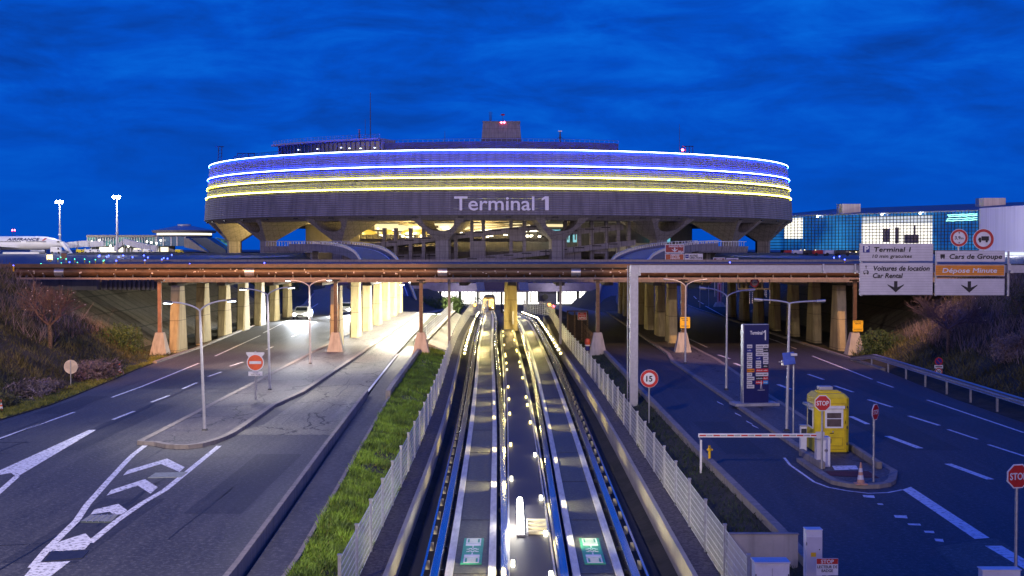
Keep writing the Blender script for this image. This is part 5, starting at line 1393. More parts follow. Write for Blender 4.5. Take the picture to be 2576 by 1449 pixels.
def board(name, label, u0, u1, v0, v1, m, Y=70.45, slats=0, frame=True, cat='road sign', grp=None, post_to=None, rim=None):
    x0, x1, z0, z1 = xg(u0, Y), xg(u1, Y), zg(v1, Y), zg(v0, Y)
    t = thing(name, label, cat, ((x0 + x1) / 2, Y, z0), group=grp); w_ = (x1 - x0); h_ = z1 - z0; e = .035 * (Y / 70)
    MB().bx(-w_ / 2, w_ / 2, 0, .05, 0, h_).build('frame', rim or M['steel_p'], t)
    MB().bx(-w_ / 2 + e, w_ / 2 - e, -.008, -.001, e, h_ - e).build('face', m, t)
    if slats:
        k = MB()
        for i in range(1, slats): k.bx(-w_ / 2 + e, w_ / 2 - e, -.0105, -.0085, e + (h_ - 2 * e) * i / slats - .003, e + (h_ - 2 * e) * i / slats + .003)
        k.build('slat_joint', M['steel_d'], t)
    if post_to is not None:
        for s in (-.35, .35): MB().bx(w_ * s - .06, w_ * s + .06, .06, .16, post_to - z0, h_ * .9).build('post', M['steel'], t)
    return t, w_, h_
def arrow(k, x, z, s, y=-.016):   # downward arrow
    k.xz([(x - .15 * s, z + s), (x + .15 * s, z + s), (x + .15 * s, z + .45 * s), (x + .75 * s, z + .72 * s), (x + .70 * s, z + .62 * s), (x, z), (x - .70 * s, z + .62 * s), (x - .75 * s, z + .72 * s), (x - .15 * s, z + .45 * s)][::-1], y, y + .004)
YB = 70.45
def loc(u, v, t): return ((u - CX) / F * YB - t.location.x, HC - (v - HY) * YB / F - t.location.z)
def wr(k, t, s, u0, u1, vb, vt, sl=.18, bold=.013, y=-.0165):
    x0, zb = loc(u0, vb, t); x1, zt = loc(u1, vt, t); put(k, s, x0, zb, x1 - x0 - sl * (zt - zb), zt - zb, y, slant=sl, bold=bold)
G11 = lambda x, y: K(11, x, y)
t, w_, h_ = board('direction_sign', 'white board reading Terminal 1 with a blue P, topmost of the left stack', 2162, 2347, 613, 657, M['whitem'], slats=6)
k = MB(); a = G11(1000, 680); b_ = G11(1380, 635); wr(k, t, 'Terminal 1', a[0], b_[0], a[1], b_[1]); a = G11(990, 742); b_ = G11(1395, 710); wr(k, t, '10 min gratuites', a[0], b_[0], a[1], b_[1], bold=.008); k.build('lettering', M['black'], t)
a = loc(*G11(893, 690), t); b_ = loc(*G11(962, 622), t); MB().bx(a[0], b_[0], -.014, -.0105, a[1], b_[1]).build('parking_symbol', M['blue'], t)
k = MB(); put(k, 'P', a[0] + .10, a[1] + .05, .20, .30, -.018, bold=.02); k.build('symbol_letter', M['white'], t)
t, w_, h_ = board('direction_sign', 'tall white board reading Voitures de location Car Rental with a down arrow', 2162, 2347, 661, 742, M['whitem'], slats=12)
k = MB(); a = G11(995, 873); b_ = G11(1578, 825); wr(k, t, 'Voitures de location', a[0], b_[0], a[1], b_[1]); a = G11(993, 947); b_ = G11(1300, 900); wr(k, t, 'Car Rental', a[0], b_[0], a[1], b_[1])
q = loc(*G11(1230, 1095), t); arrow(k, q[0], q[1], .60)
c_ = loc(*G11(926, 890), t); k.xz([(c_[0] - .14, c_[1] - .06), (c_[0] + .14, c_[1] - .06), (c_[0] + .14, c_[1] + .03), (c_[0] + .08, c_[1] + .12), (c_[0] - .08, c_[1] + .12), (c_[0] - .14, c_[1] + .03)], -.016, -.012)
k.bx(c_[0] - .01, c_[0] + .015, -.016, -.012, c_[1] + .17, c_[1] + .30); k.disc((c_[0] + .0, c_[1] + .31), .05, -.016, -.012, 12, .025); k.disc((c_[0] - .09, c_[1] - .08), .04, -.016, -.012, 10); k.disc((c_[0] + .09, c_[1] - .08), .04, -.016, -.012, 10)
k.build('lettering', M['black'], t)
t, w_, h_ = board('direction_sign', 'white board reading Cars de Groupe, topmost of the right stack', 2353.6, 2527.6, 630.5, 659, M['whitem'], slats=4)
k = MB(); a = G11(1772, 752); b_ = G11(2315, 706); wr(k, t, 'Cars de Groupe', a[0], b_[0], a[1], b_[1]); c_ = loc(*G11(1705, 730), t)
k.bx(c_[0] - .12, c_[0] + .12, -.016, -.012, c_[1] - .07, c_[1] + .12); k.disc((c_[0] - .07, c_[1] - .1), .035, -.016, -.012, 10); k.disc((c_[0] + .07, c_[1] - .1), .035, -.016, -.012, 10); k.build('lettering', M['black'], t)
t, w_, h_ = board('direction_sign', 'orange board reading Dépose Minute in the middle of the right stack', 2352, 2527.6, 665.6, 694.7, M['orange'], slats=5)
k = MB(); a = G11(1705, 893); b_ = G11(2265, 848); wr(k, t, 'Dépose Minute', a[0], b_[0], a[1], b_[1], bold=.010); k.build('lettering', M['white'], t)
t, w_, h_ = board('direction_sign', 'white board with only a down arrow, lowest of the right stack', 2352, 2527.6, 700.9, 742.9, M['whitem'], slats=8)
k = MB(); q = loc(*G11(1980, 1098), t); arrow(k, q[0], q[1], .60); k.build('arrow', M['black'], t)
for u, v, r_, lab, kind in ((2411.6, 598.4, 22.3, 'round red ringed 3,9m height limit sign on top of the gantry boards', 'h'), (2472.8, 602, 26.9, 'round red ringed sign with a black lorry on top of the gantry boards', 't')):
    x, zc, r = xg(u, YB), zg(v, YB), r_ * YB / F
    t = thing('prohibition_sign', lab, 'road sign', (x, YB, zg(632, YB)), group='round signs above the gantry boards'); zc -= zg(632, YB)
    MB().tube([(0, .04, -.1), (0, .04, zc)], .05, 6).build('stub_post', M['steel'], t)
    MB().disc((0, zc), r, -.03, -.01, 40).build('disc', M['white'], t); MB().disc((0, zc), r * .95, -.037, -.0305, 40, r * .70).build('red_ring', M['red'], t)
    k = MB()
    if kind == 'h':
        put(k, '3,9', -r * .48, zc - r * .16, r * .62, r * .36, -.04, bold=.006); put(k, 'm', r * .18, zc - r * .16, r * .3, r * .26, -.04, bold=.004)
        k.xz([(-.05, zc + r * .62), (0, zc + r * .45), (.05, zc + r * .62)], -.04, -.038); k.xz([(-.05, zc - r * .62), (.05, zc - r * .62), (0, zc - r * .45)], -.04, -.038)
    else:
        k.bx(-r * .2, r * .5, -.042, -.038, zc - r * .12, zc + r * .28); k.xz([(-r * .5, zc - r * .12), (-r * .23, zc - r * .12), (-r * .23, zc + r * .16), (-r * .42, zc + r * .16), (-r * .5, zc)], -.042, -.038)
        for q_ in (-.32, .3): k.disc((r * q_, zc - r * .19), r * .11, -.043, -.039, 14)
    k.build('symbol', M['black'], t)

# signs farther back
def fsign(label, u0, u1, v0, v1, m, Y, lines, ink=None, arrow_=None, slant=.15, zb=0):
    t, w_, h_ = board('direction_sign', label, u0, u1, v0, v1, m, Y, cat='road sign', post_to=zb, rim=M['white'])
    k = MB()
    for (s, fx0, fx1, fz, fh) in lines: put(k, s, -w_ / 2 + w_ * fx0, h_ * fz, w_ * (fx1 - fx0), h_ * fh, -.02, slant=slant, bold=.012)
    if arrow_: arrow(k, -w_ / 2 + w_ * arrow_[0], h_ * arrow_[1], h_ * arrow_[2], -.02)
    k.build('lettering', ink or M['white'], t); return t, w_, h_
YF = 186
fsign('red board reading Parking Pro above an orange red board behind the pipe', 1673, 1721, 614.5, 636, mat('board_red', (.35, .03, .03), .4), YF, (('PARKING PRO', .2, .92, .66, .2), ('300 m', .68, .93, .10, .15)), arrow_=(.5, .10, .5))
fsign('orange red board reading Dépose Minute just under the parking board', 1673, 1721, 638, 661, mat('board_orange_red', (.45, .09, .03), .4), YF, (('DÉPOSE', .28, .74, .68, .2), ('MINUTE', .28, .76, .40, .2)), arrow_=(.5, .04, .28))
t, w_, h_ = fsign('white board reading Autres Directions right of the orange red board', 1722.5, 1768, 638, 661, M['white'], YF, (('AUTRES', .27, .72, .68, .2), ('DIRECTIONS', .27, .97, .44, .2)), ink=M['black'], arrow_=(.5, .04, .32), slant=0)
MB().bx(-w_ * .47, -w_ * .28, -.02, -.01, h_ * .5, h_ * .9).build('blue_square', M['blue'], t); MB().bx(-w_ * .45, -w_ * .3, -.026, -.021, h_ * .68, h_ * .73).build('white_bar', M['white'], t)
YG = 230
fsign('small dark red road board farther back, left of a bluish one', 1794, 1824, 648, 661, mat('board_dark_red', (.22, .03, .04), .4), YG, (('DÉPOSE', .25, .75, .6, .2), ('MINUTE', .25, .75, .32, .2)))
fsign('small mauve and blue road board just right of the dark red one', 1827, 1857, 649, 661, mat('board_mauve', (.4, .36, .6), .4), YG, (('AUTRES', .35, .8, .6, .22),), ink=M['blue'])
# yellow notices on the pipe bridge posts
for u0, u1, v0, v1, Y, lab in ((1711.6, 1736.8, 797.8, 825.6, 104.05, 'yellow notice reading Terminal 1 fermé behind the farthest right street lamp'), (2146.8, 2172.7, 806.5, 834, 104.05, 'yellow notice reading Terminal 1 fermé on the rightmost pipe bridge post')):
    x0, x1, z0, z1 = xg(u0, Y), xg(u1, Y), zg(v1, Y), zg(v0, Y); t = thing('notice_board', lab, 'notice', ((x0 + x1) / 2, Y, z0), group='yellow notices on the bridge posts'); w_ = x1 - x0; h_ = z1 - z0
    MB().bx(-w_ / 2, w_ / 2, .03, .08, 0, h_).build('plate', M['ysign'], t)
    k = MB(); put(k, 'TERMINAL 1', -w_ * .42, h_ * .82, w_ * .84, h_ * .10, .024, bold=.004); put(k, 'FERMÉ', -w_ * .27, h_ * .66, w_ * .54, h_ * .10, .024, bold=.004)
    for fz in (.2, .12): k.bx(-w_ * .38, w_ * .38, .024, .028, h_ * fz, h_ * (fz + .03))
    k.build('lettering', M['black'], t)
    MB().bx(-.03, .03, .081, .25, h_ * .2, h_ * .8).build('bracket', M['steel'], t)
# AP02 gate
Y = 124; t = thing('access_gate', 'dark wooden access gate panel beside the right road under the bridge', 'gate', (xg(1466, Y), Y, -.4))
z1 = zg(781, Y) + .4; k = MB()
for u in (1428, 1446, 1464, 1478): k.box((xg(u, Y) - xg(1466, Y), 0, z1 / 2), (.14, .14, z1))
k.box((xg(1453, Y) - xg(1466, Y), 0, z1 - .06), (1.9, .12, .12)).build('frame', M['bark'], t)
MB().box((xg(1453, Y) - xg(1466, Y), .1, z1 * .45), (1.8, .04, z1 * .8)).build('panel', mat('gate_dark', (.045, .03, .025), .8, scale=5), t)
t = thing('gate_sign', 'small red sign reading AP02 on the wooden gate', 'sign', (xg(1464.5, Y), Y - .12, zg(804.7, Y))); w_ = (1475.6 - 1453.5) * Y / F; h_ = (804.7 - 784.9) * Y / F
MB().bx(-w_ / 2, w_ / 2, -.02, .02, 0, h_).build('plate', M['white'], t); MB().bx(-w_ * .46, w_ * .46, -.026, -.0205, h_ * .04, h_ * .96).build('red_face', M['red'], t)
k = MB(); put(k, 'AP02', -w_ * .38, h_ * .14, w_ * .76, h_ * .26, -.03, bold=.008); k.bx(-w_ * .2, w_ * .2, -.032, -.027, h_ * .78, h_ * .82); k.bx(-w_ * .36, w_ * .36, -.032, -.027, h_ * .58, h_ * .62); k.build('lettering', M['white'], t)
t = thing('gate_railing', 'short tilted mesh railing between the gate and the pipe bridge pedestal', 'railing', (6.6, 108, 0)); k = MB()
for i in range(18): y = 108 + i; k.tube([(6.7, y, -.2), (6.7, y, 1.25)], .02, 4)
for z in (.2, .55, .9, 1.25): k.tube([(6.7, 108, z), (6.7, 125, z)], .02, 4)
k.build('railing_frame', M['bark'], t, world=True)
p = W(1478, 881, 0); t = thing('fire_hydrant', 'red domed hydrant with white collar at the pedestal left of the gantry', 'hydrant', tuple(p))
MB().lathe([(.16, 0), (.16, .35)], 14).build('base', M['blue'], t); MB().lathe([(.22, .35), (.22, .45)], 14).build('collar', M['white'], t); MB().lathe([(.19, .45), (.24, .55), (.24, .80), (.16, .93), (.03, .97)], 14).build('cap', M['terra'], t, smooth=True)
# height gauge frame hanging under the pipe bridge
Y = 107.2; x0, x1 = xg(1857, Y), xg(1937, Y); t = thing('height_gauge', 'hanging height gauge frame with chains and a 3,9m disc under the pipe bridge', 'height gauge', ((x0 + x1) / 2, Y, zg(727, Y))); c_ = (x0 + x1) / 2; z_ = zg(727, Y)
k = MB().bx(x0 - c_, x1 - c_, -.05, .05, -.04, .06)
for u in (1857, 1877, 1917, 1936): k.bx(xg(u, Y) - c_ - .04, xg(u, Y) - c_ + .04, -.04, .04, .06, zg(700, Y) - z_)
k.build('frame', mat('gauge_ochre', (.35, .24, .08), .6), t)
zc = zg(711, Y) - z_; xd = xg(1898, Y) - c_; MB().disc((xd, zc), 11.5 * Y / F, -.09, -.06).build('disc', mat('disc_cream', (.5, .4, .25), .5), t); MB().disc((xd, zc), 11.4 * Y / F, -.096, -.0905, 32, 7.8 * Y / F).build('red_ring', M['red'], t)
put(MB(), '3,9m', xd - .2, zc - .07, .4, .15, -.1, bold=.006).build('lettering', M['black'], t)
k = MB()
for u, n_ in ((1857, 1), (1879, 1), (1886, 7), (1893, 7), (1925, 3), (1928, 4), (1937, 7)):
    for i in range(n_): k.box((xg(u, Y) - c_, 0, -.15 - i * .16), (.05, .05, .10))
k.build('chain', M['whitem'], t)
Y = 190
for u, v, r_, txt, lab in ((1783, 704, 10.5, '4,0', 'round height limit disc left of the thin red pillar under the bridge'), (1810, 702, 6.8, '2,6', 'small round height limit disc above the thin red pillar')):
    p = A(u, v, Y); round_sign('height_sign', lab, 'road sign', (p.x, Y, 0), p.z, r_ * Y / F, 'n', txt=txt)
p = A(1809, 735, Y); t = thing('marker_pillar', 'pink and red marker pillar with concrete foot between the right roads', 'pillar', (p.x, Y - .3, 0))
MB().bx(-.28, .28, -.1, .1, .6, 3.4).build('panel', mat('pillar_pink', (.6, .3, .35), .5), t); MB().bx(-.06, .06, -.11, -.101, .8, 3.2).build('stripe', M['red'], t)
MB().frus((0, 0, 0), (1.6, 1.2), (1.0, .8), .6).build('foot', M['conc_pale'], t)

# ================================================================ booth, barrier, cabinets
p = W(2096, 1141, .13); Y = W(2100, 1141, .13).y
bt = thing('guard_booth', 'yellow guard booth with rounded corners and white window on the right island', 'booth', (xg(2096, Y) , Y + .75, .13))
wb, hb, db = 1.36, HC - (992 - HY) * Y / F - .13, 1.6
def rrect(w_, d_, c_): return [(-w_ / 2 + c_, -d_ / 2), (w_ / 2 - c_, -d_ / 2), (w_ / 2, -d_ / 2 + c_), (w_ / 2, d_ / 2 - c_), (w_ / 2 - c_, d_ / 2), (-w_ / 2 + c_, d_ / 2), (-w_ / 2, d_ / 2 - c_), (-w_ / 2, -d_ / 2 + c_)]
k = MB(); k.prism(rrect(wb, db, .12), .06, hb - .16)
n = 8; A_ = rrect(wb, db, .12); B_ = rrect(wb - .3, db - .3, .1)
k.add([(x, y, hb - .16) for x, y in A_] + [(x, y, hb) for x, y in B_], [(i, (i + 1) % 8, 8 + (i + 1) % 8, 8 + i) for i in range(8)] + [tuple(range(8, 16))])
k.build('body', M['yellow'], bt, bevel=.02)
k = MB()
for yy_ in (-.3, 0, .3): k.bx(-.45, .45, yy_ - .05, yy_ + .05, hb + .001, hb + .05)
build_each(k, 'roof_rib', M['yellow'], bt, world=False)
f_ = MB().bx(-.30, .42, -db / 2 - .03, -db / 2 - .001, 1.02, 1.86).build('window_frame', M['white'], bt)
MB().bx(-.22, .34, -db / 2 - .036, -db / 2 - .031, 1.08, 1.62).build('glass', mat('booth_glass', (.12, .09, .08), .15, spec=.8, scale=4), f_); MB().bx(-.22, .34, -db / 2 - .045, -db / 2 - .037, 1.38, 1.41).build('sash', M['white'], f_); MB().bx(-.36, .46, -db / 2 - .12, -db / 2 - .031, 1.80, 1.90).build('shutter_box', M['white'], f_)
k = MB()
for (x0, x1, z0, z1) in ((-.34, .48, .16, .2), (.49, .53, 1.2, 1.3), (-.40, -.34, .2, 2.0), (.48, .54, .2, 2.0), (-.34, .48, 1.96, 2.02), (-.30, .42, .30, .34), (-.30, .42, .62, .66), (-.30, -.26, .34, .62), (.38, .42, .34, .62)): k.bx(x0, x1, -db / 2 - .02, -db / 2 - .001, z0, z1)
k.bx(-.45, .5, -db / 2 - .012, -db / 2 - .001, .93, .96); k.build('moulding', mat('yellow_moulding', (.58, .42, .01), .4), bt)
f2 = MB().bx(-wb / 2 - .03, -wb / 2 - .001, -.5, .4, .95, 1.75).build('window_frame', M['white'], bt); MB().bx(-wb / 2 - .036, -wb / 2 - .031, -.42, .32, 1.02, 1.66).build('glass', M['glass'], f2)
MB().bx(-wb / 2 - .22, -wb / 2 - .001, -.55, .45, 1.82, 1.92).build('awning', M['steel'], bt); MB().bx(-.1, .05, -db / 2 - .025, -db / 2 - .001, .80, .83).build('handle', M['black'], bt)
k = MB()
for i in range(6): k.bx(-.28, -.02, -db / 2 - .016, -db / 2 - .001, .42 + i * .03, .43 + i * .03)
k.build('vent_grille', M['steel_d'], bt)
k = MB()
for z in (.35, 1.0, 1.8): k.bx(.56, .60, -db / 2 - .03, -db / 2 - .001, z, z + .10)
build_each(k, 'hinge', M['steel_d'], bt, world=False)
MB().bx(-.3, .25, .2, .6, hb + .051, hb + .2).build('roof_unit', M['steel_p'], bt, bevel=.02); MB().disc((.02, .88), .03, -db / 2 - .03, -db / 2 - .013, 12).build('lock', M['steel'], bt)
MB().prism(rrect(wb + .02, db + .02, .12), 0, .055).build('plinth', M['steel_d'], bt)
# barrier
p = W(2068, 1173, .12); Y = p.y; zr = 1.30
br = thing('barrier_gate', 'lowered red and white barrier arm with white housing at the yellow booth', 'barrier', (p.x, Y, .12))
MB().bx(-.06, .26, -.2, .2, 0, 1.12).build('housing', M['white'], br, bevel=.02); MB().bx(-.24, -.062, -.2, .2, 0, 1.06).build('housing_side', M['whitem'], br)
k = MB().disc((.10, .62), .06, -.212, -.2005, 14, .045); k.bx(.06, .14, -.212, -.2005, .61, .63); k.build('logo', M['black'], br)
zl = zr - .12; xl = -4.66
MB().bx(xl, -.05, -.34, -.28, zl - .05, zl + .09).build('arm', M['white'], br)
k = MB()
for i in range(9): k.bx(xl + .04 + i * .515, xl + .04 + i * .515 + .24, -.348, -.3405, zl - .005, zl + .045)
k.build('red_stripe', M['red'], br); k = MB()
for i in range(9): k.bx(xl + .30 + i * .515, xl + .30 + i * .515 + .22, -.348, -.3405, zl - .005, zl + .045)
k.build('grey_stripe', mat('stripe_grey', (.35, .35, .37), .5), br)
MB().bx(-.30, .0, -.36, -.21, zl - .10, zl + .14).build('arm_clamp', M['whitem'], br)
t = thing('arm_rest_post', 'white forked post carrying the free end of the barrier arm', 'post', (p.x + xl + .1, Y - .31, -.1)); MB().bx(-.035, .035, -.035, .035, 0, 1.25).build('post', M['white'], t); MB().bx(-.05, -.03, -.05, .05, 1.251, 1.34).build('fork', M['steel'], t)
t = thing('card_column', 'white card reader column with dark head left of the booth', 'card reader', tuple(W(2020, 1142, .12))); MB().bx(-.12, .12, -.12, .12, 0, 1.1).build('column', M['white'], t, bevel=.015); MB().bx(-.10, .10, -.14, -.121, .75, 1.02).build('reader_face', M['steel_d'], t); MB().bx(-.14, .14, -.15, .14, 1.101, 1.16).build('cap', M['steel'], t)
t = thing('orange_bollard', 'small orange post on the verge kerb beneath the barrier arm', 'bollard', tuple(W(1785, 1153, .28))); MB().lathe([(.05, 0), (.05, .26), (.07, .3), (.07, .38), (.045, .42), (.04, .5)], 10).build('body', M['ysign'], t); MB().box((0, -.05, .34), (.22, .06, .06)).build('nozzle', M['ysign'], t)
for pts, lab in (((WK(8, 1010, 505, .12), WK(8, 1160, 600, .12)), 'low rough stone guard block before the barrier housing'), ((WK(8, 1345, 455, .12), WK(8, 1560, 600, .12)), 'long rough stone kerb bank right of the yellow booth')):
    a, b_ = pts; L_ = (b_ - a).length; t = MB().box((0, 0, .14), (L_, .22, .28), atan2((b_ - a).y, (b_ - a).x)).build('stone_block', M['kerb'], origin=None, bevel=.05, label=lab, cat='kerb block'); t.location = (a + b_) / 2
t = thing('solar_camera_pole', 'slim pole with tilted solar panel beside the nearest right street lamp', 'pole', tuple(W(1995.5, 1096.6, .13))); h = HC - (905 - HY) * t.location.y / F - .13
MB().tube([(0, 0, 0), (0, 0, h)], .04, 8).build('pole', M['steel'], t); MB().box((-.22, -.05, h + .05), (.5, .03, .62), 0, Matrix.Rotation(R(-38), 3, 'X') @ Matrix.Rotation(R(-12), 3, 'Z')).build('solar_panel', mat('solar_blue', (.08, .12, .35), .25), t); MB().box((-.35, 0, h - .1), (.6, .04, .04)).build('bracket', M['steel'], t); MB().box((.0, -.02, h + .22), (.26, .16, .1)).build('sensor', M['whitem'], t)
t = thing('camera_box', 'small blue white camera box clamped to the nearest right street lamp', 'camera', (12.38 - .12, 59.7, HC - (912 - HY) * 60 / F)); MB().box((0, 0, 0), (.22, .34, .22)).build('housing', M['whitem'], t, bevel=.02); MB().box((.14, .15, 0), (.12, .06, .06)).build('clamp', M['steel'], t)
# traffic cones
def cone(label, loc, h, rot=None, grp='orange and white traffic cones', dirty=False):
    t = thing('traffic_cone', label, 'traffic cone', loc, group=grp)
    og = mat('cone_dirty', (.55, .28, .18), .6, scale=8) if dirty else M['red2']; wh = M['whitem'] if dirty else M['white']
    MB().box((0, 0, .02), (h * .52, h * .52, .04)).build('foot', og, t)
    def rr(f): return h * (.185 - .155 * f)
    zz = [.04 / h, .22, .42, .56, .74, 1.0]
    for i in range(5): MB().lathe([(rr(zz[i]), zz[i] * h), (rr(zz[i + 1]), zz[i + 1] * h)], 16).build('band', wh if i in (1, 3) else og, t, smooth=True)
    if rot: t.rotation_euler = rot
    return t
cone('worn orange white traffic cone on the tip of the right island', tuple(W(2165, 1218, .13)), .76, dirty=True)
p = GT(301, 947); cone('upright orange white traffic cone on the left grass verge', (p.x, p.y, .06), .72)
p = GT(104, 1004); cone('overturned orange traffic cone in the grass at left', (p.x, p.y, .22), .62, (R(100), R(20), R(-70)))
p = GT(3, 1046); cone('traffic cone at the very left edge of the photo', (p.x, p.y, .05), .6)
# foreground cabinets, wall and badge reader sign
Y = 31.0
t = thing('tall_cabinet', 'tall white metal cabinet at the bottom edge left of the badge sign', 'cabinet', (xg(2053, Y), Y, -.2)); zt = zg(1338, Y) + .2
MB().bx(-.19, .19, 0, .30, 0, zt).build('body', M['white'], t, bevel=.008); MB().bx(-.175, .175, -.012, -.001, .1, zt - .16).build('door', M['whitem'], t); MB().disc((.12, zt - .45), .014, -.02, -.013, 10).build('lock', M['black'], t); k = MB()
for z in (.3, zt - .35): k.bx(-.188, -.172, -.02, -.001, z, z + .07)
build_each(k, 'hinge', M['steel_d'], t, world=False); MB().bx(-.08, .04, -.016, -.0125, zt - .62, zt - .52).build('sticker', M['ysign'], t); MB().bx(-.2, .2, -.01, .31, zt + .001, zt + .02).build('top', M['white'], t)
Y = 29.2
t = thing('low_cabinet', 'wide low grey cabinet with flat lid at the bottom edge by the fence', 'cabinet', (xg(1947, Y), Y, -.3)); zt = zg(1423, Y) + .3
MB().bx(-.38, .38, 0, .42, 0, zt).build('body', M['white'], t); MB().bx(-.40, .40, -.03, .46, zt + .001, zt + .04).build('lid', M['whitem'], t); MB().bx(-.002, .002, -.008, -.001, .1, zt - .1).build('door_seam', M['black'], t); k = MB()
for z in (.2, zt - .3): k.bx(-.37, -.35, -.012, -.001, z, z + .07); k.bx(.35, .37, -.012, -.001, z, z + .07)
build_each(k, 'hinge', M['steel_d'], t, world=False); MB().bx(.03, .05, -.03, -.001, zt - .4, zt - .28).build('handle', M['steel'], t)
Y = 34.0
t = thing('concrete_screen_wall', 'stained concrete screen wall behind the two cabinets at the bottom edge', 'wall', (xg(1925, Y), Y, -.45)); zt = zg(1349, Y) + .45
MB().bx(xg(1835, Y) - xg(1925, Y), xg(2012, Y) - xg(1925, Y), 0, .14, 0, zt).build('slab', M['conc_pale'], t); MB().bx(xg(1833, Y) - xg(1925, Y), xg(2014, Y) - xg(1925, Y), -.02, .16, zt + .001, zt + .03).build('coping', M['conc'], t)
Y = 30.3
t = thing('badge_sign', 'red and white sign reading STOP LECTEUR DE BADGE at the bottom edge', 'sign', (xg(2086, Y), Y, 0)); z1 = zg(1409, Y); z0 = zg(1452, Y); w_ = 55 * Y / F
MB().bx(-w_ / 2, w_ / 2, -.012, 0, z0, z1).build('plate', M['white'], t); MB().bx(-w_ / 2 + .006, w_ / 2 - .006, -.018, -.0125, z1 - .13, z1 - .006).build('red_band', M['red'], t)
k = MB(); put(k, 'STOP', -w_ * .29, z1 - .112, w_ * .58, .085, -.022, bold=.003); k.build('stop_lettering', M['white'], t)
k = MB(); put(k, 'LECTEUR DE', -w_ * .455, z1 - .225, w_ * .91, .062, -.018, bold=.002); put(k, 'BADGE', -w_ * .26, z1 - .315, w_ * .52, .062, -.018, bold=.002); k.build('lettering', M['black'], t)
MB().bx(-.02, .02, .001, .04, 0, z1 - .05).build('post', M['steel'], t)
t = thing('white_locker', 'flat topped white box just peeping in under the cut stop sign', 'cabinet', (xg(2528, 31), 31, -.2)); MB().bx(-.45, .45, 0, .3, 0, zg(1440, 31) + .2).build('body', M['white'], t, bevel=.02); MB().bx(-.47, .47, -.02, .32, zg(1440, 31) + .201, zg(1440, 31) + .22).build('lid', M['white'], t)
# crash barrier
gp = [(24.75 + .25 * min(1, (y - 62) / 25), y) for y in span(58, 98, 20)]
t = thing('crash_barrier', 'long galvanised crash barrier along the right edge of the road', 'crash barrier', (24.9, 66, 0))
def gh(y): return .78 if y < 92 else .78 - (y - 92) * .11
MB().sweep([(x, y, gh(y)) for x, y in gp], [(-.03, -.16), (.01, -.12), (-.03, -.06), (-.03, -.02), (.01, .04), (-.03, .12), (.03, .12), (.07, .04), (.03, -.02), (.03, -.06), (.07, -.12), (.03, -.16)]).build('beam', M['steel'], t, world=True)
MB().sweep([(x, y, gh(y)) for x, y in gp], [(.02, .121), (.22, .13), (.22, .15), (-.04, .141)]).build('cap_rail', M['steel'], t, world=True)
for i in range(10): y = 60 + i * 4.1; MB().bx(24.86 + .25 * min(1, max(0, (y - 62) / 25)), 24.96 + .25 * min(1, max(0, (y - 62) / 25)), y - .05, y + .05, -.2, gh(y) - .1).build('post', M['steel'], t, world=True)

# ================================================================ cars on the left road
def car(label, loc, rz, paint):
    t = thing('car', label, 'car', loc, rz, 'cars coming under the bridge with their headlights on')
    L2, Wd = 2.15, .88
    def sec(x, y0, zs): pass
    prof = [(-L2, .35), (-L2 - .02, .62), (-L2 + .25, .82), (-1.05, .98), (-.45, 1.42), (.35, 1.50), (1.2, 1.42), (1.85, 1.02), (L2, .95), (L2, .35)]
    k = MB(); vs = []
    for s in (-1, 1):
        for (a, z) in prof: vs.append((s * (Wd - (.16 if z > 1.1 else (.02 if z > .9 else 0))), a, z))
    n = len(prof); k.add(vs, [tuple(range(n)), tuple(range(2 * n - 1, n - 1, -1))] + [(i, n + i, n + (i + 1) % n, (i + 1) % n) for i in range(n)])
    k.build('body', paint, t, bevel=.05)
    MB().add([(-.70, -1.0, 1.01), (.70, -1.0, 1.01), (.62, -.50, 1.39), (-.62, -.50, 1.39)], [(0, 1, 2, 3)]).build('windscreen', M['glass'], t).location = (0, -.03, .02)
    for s in (-1, 1):
        MB().box((s * .83, .35, 1.2), (.03, 1.9, .26), 0, Matrix.Rotation(s * -.18, 3, 'Y')).build('side_window', M['glass'], t)
        MB().box((s * .62, -L2 - .02, .68), (.34, .10, .16)).build('headlight', emit('headlight', (.9, .95, 1), 60), t)
        for y in (-1.35, 1.3):
            w_ = MB().lathe([(.32, -.1), (.33, -.08), (.33, .08), (.32, .1)], 18, (s * .80, y, .33), 'X').build('wheel', M['rubber'], t); MB().lathe([(.2, -.105), (.2, .105)], 12, (s * .80, y, .33), 'X').build('rim', M['steel'], w_)
        MB().box((s * .98, -.62, 1.02), (.16, .1, .12)).build('mirror', paint, t)
    MB().box((0, -L2 - .03, .50), (.9, .04, .14)).build('grille', M['black'], t); MB().box((0, -L2 - .055, .40), (.46, .01, .1)).build('number_plate', M['white'], t)
    return t
wp = mat('car_white', (.75, .76, .78), .25, .0, var=.05, spec=.7)
for lab, x, y, rz in (('front white car with blazing headlights on the left road under the bridge', -24.6, 156, 0), ('second white car with blazing headlights behind and right of the front one', -21.0, 168, 0)):
    car(lab, (x, y, 0), rz, wp)
    for s in (-.6, .6): lamp('SPOT', (x + s, y - 2.4, .72), 9000, (.86, .92, 1), .08, (x + s * 1.5 + 2.0, y - 34, 0), 60, name='headlight_beam')

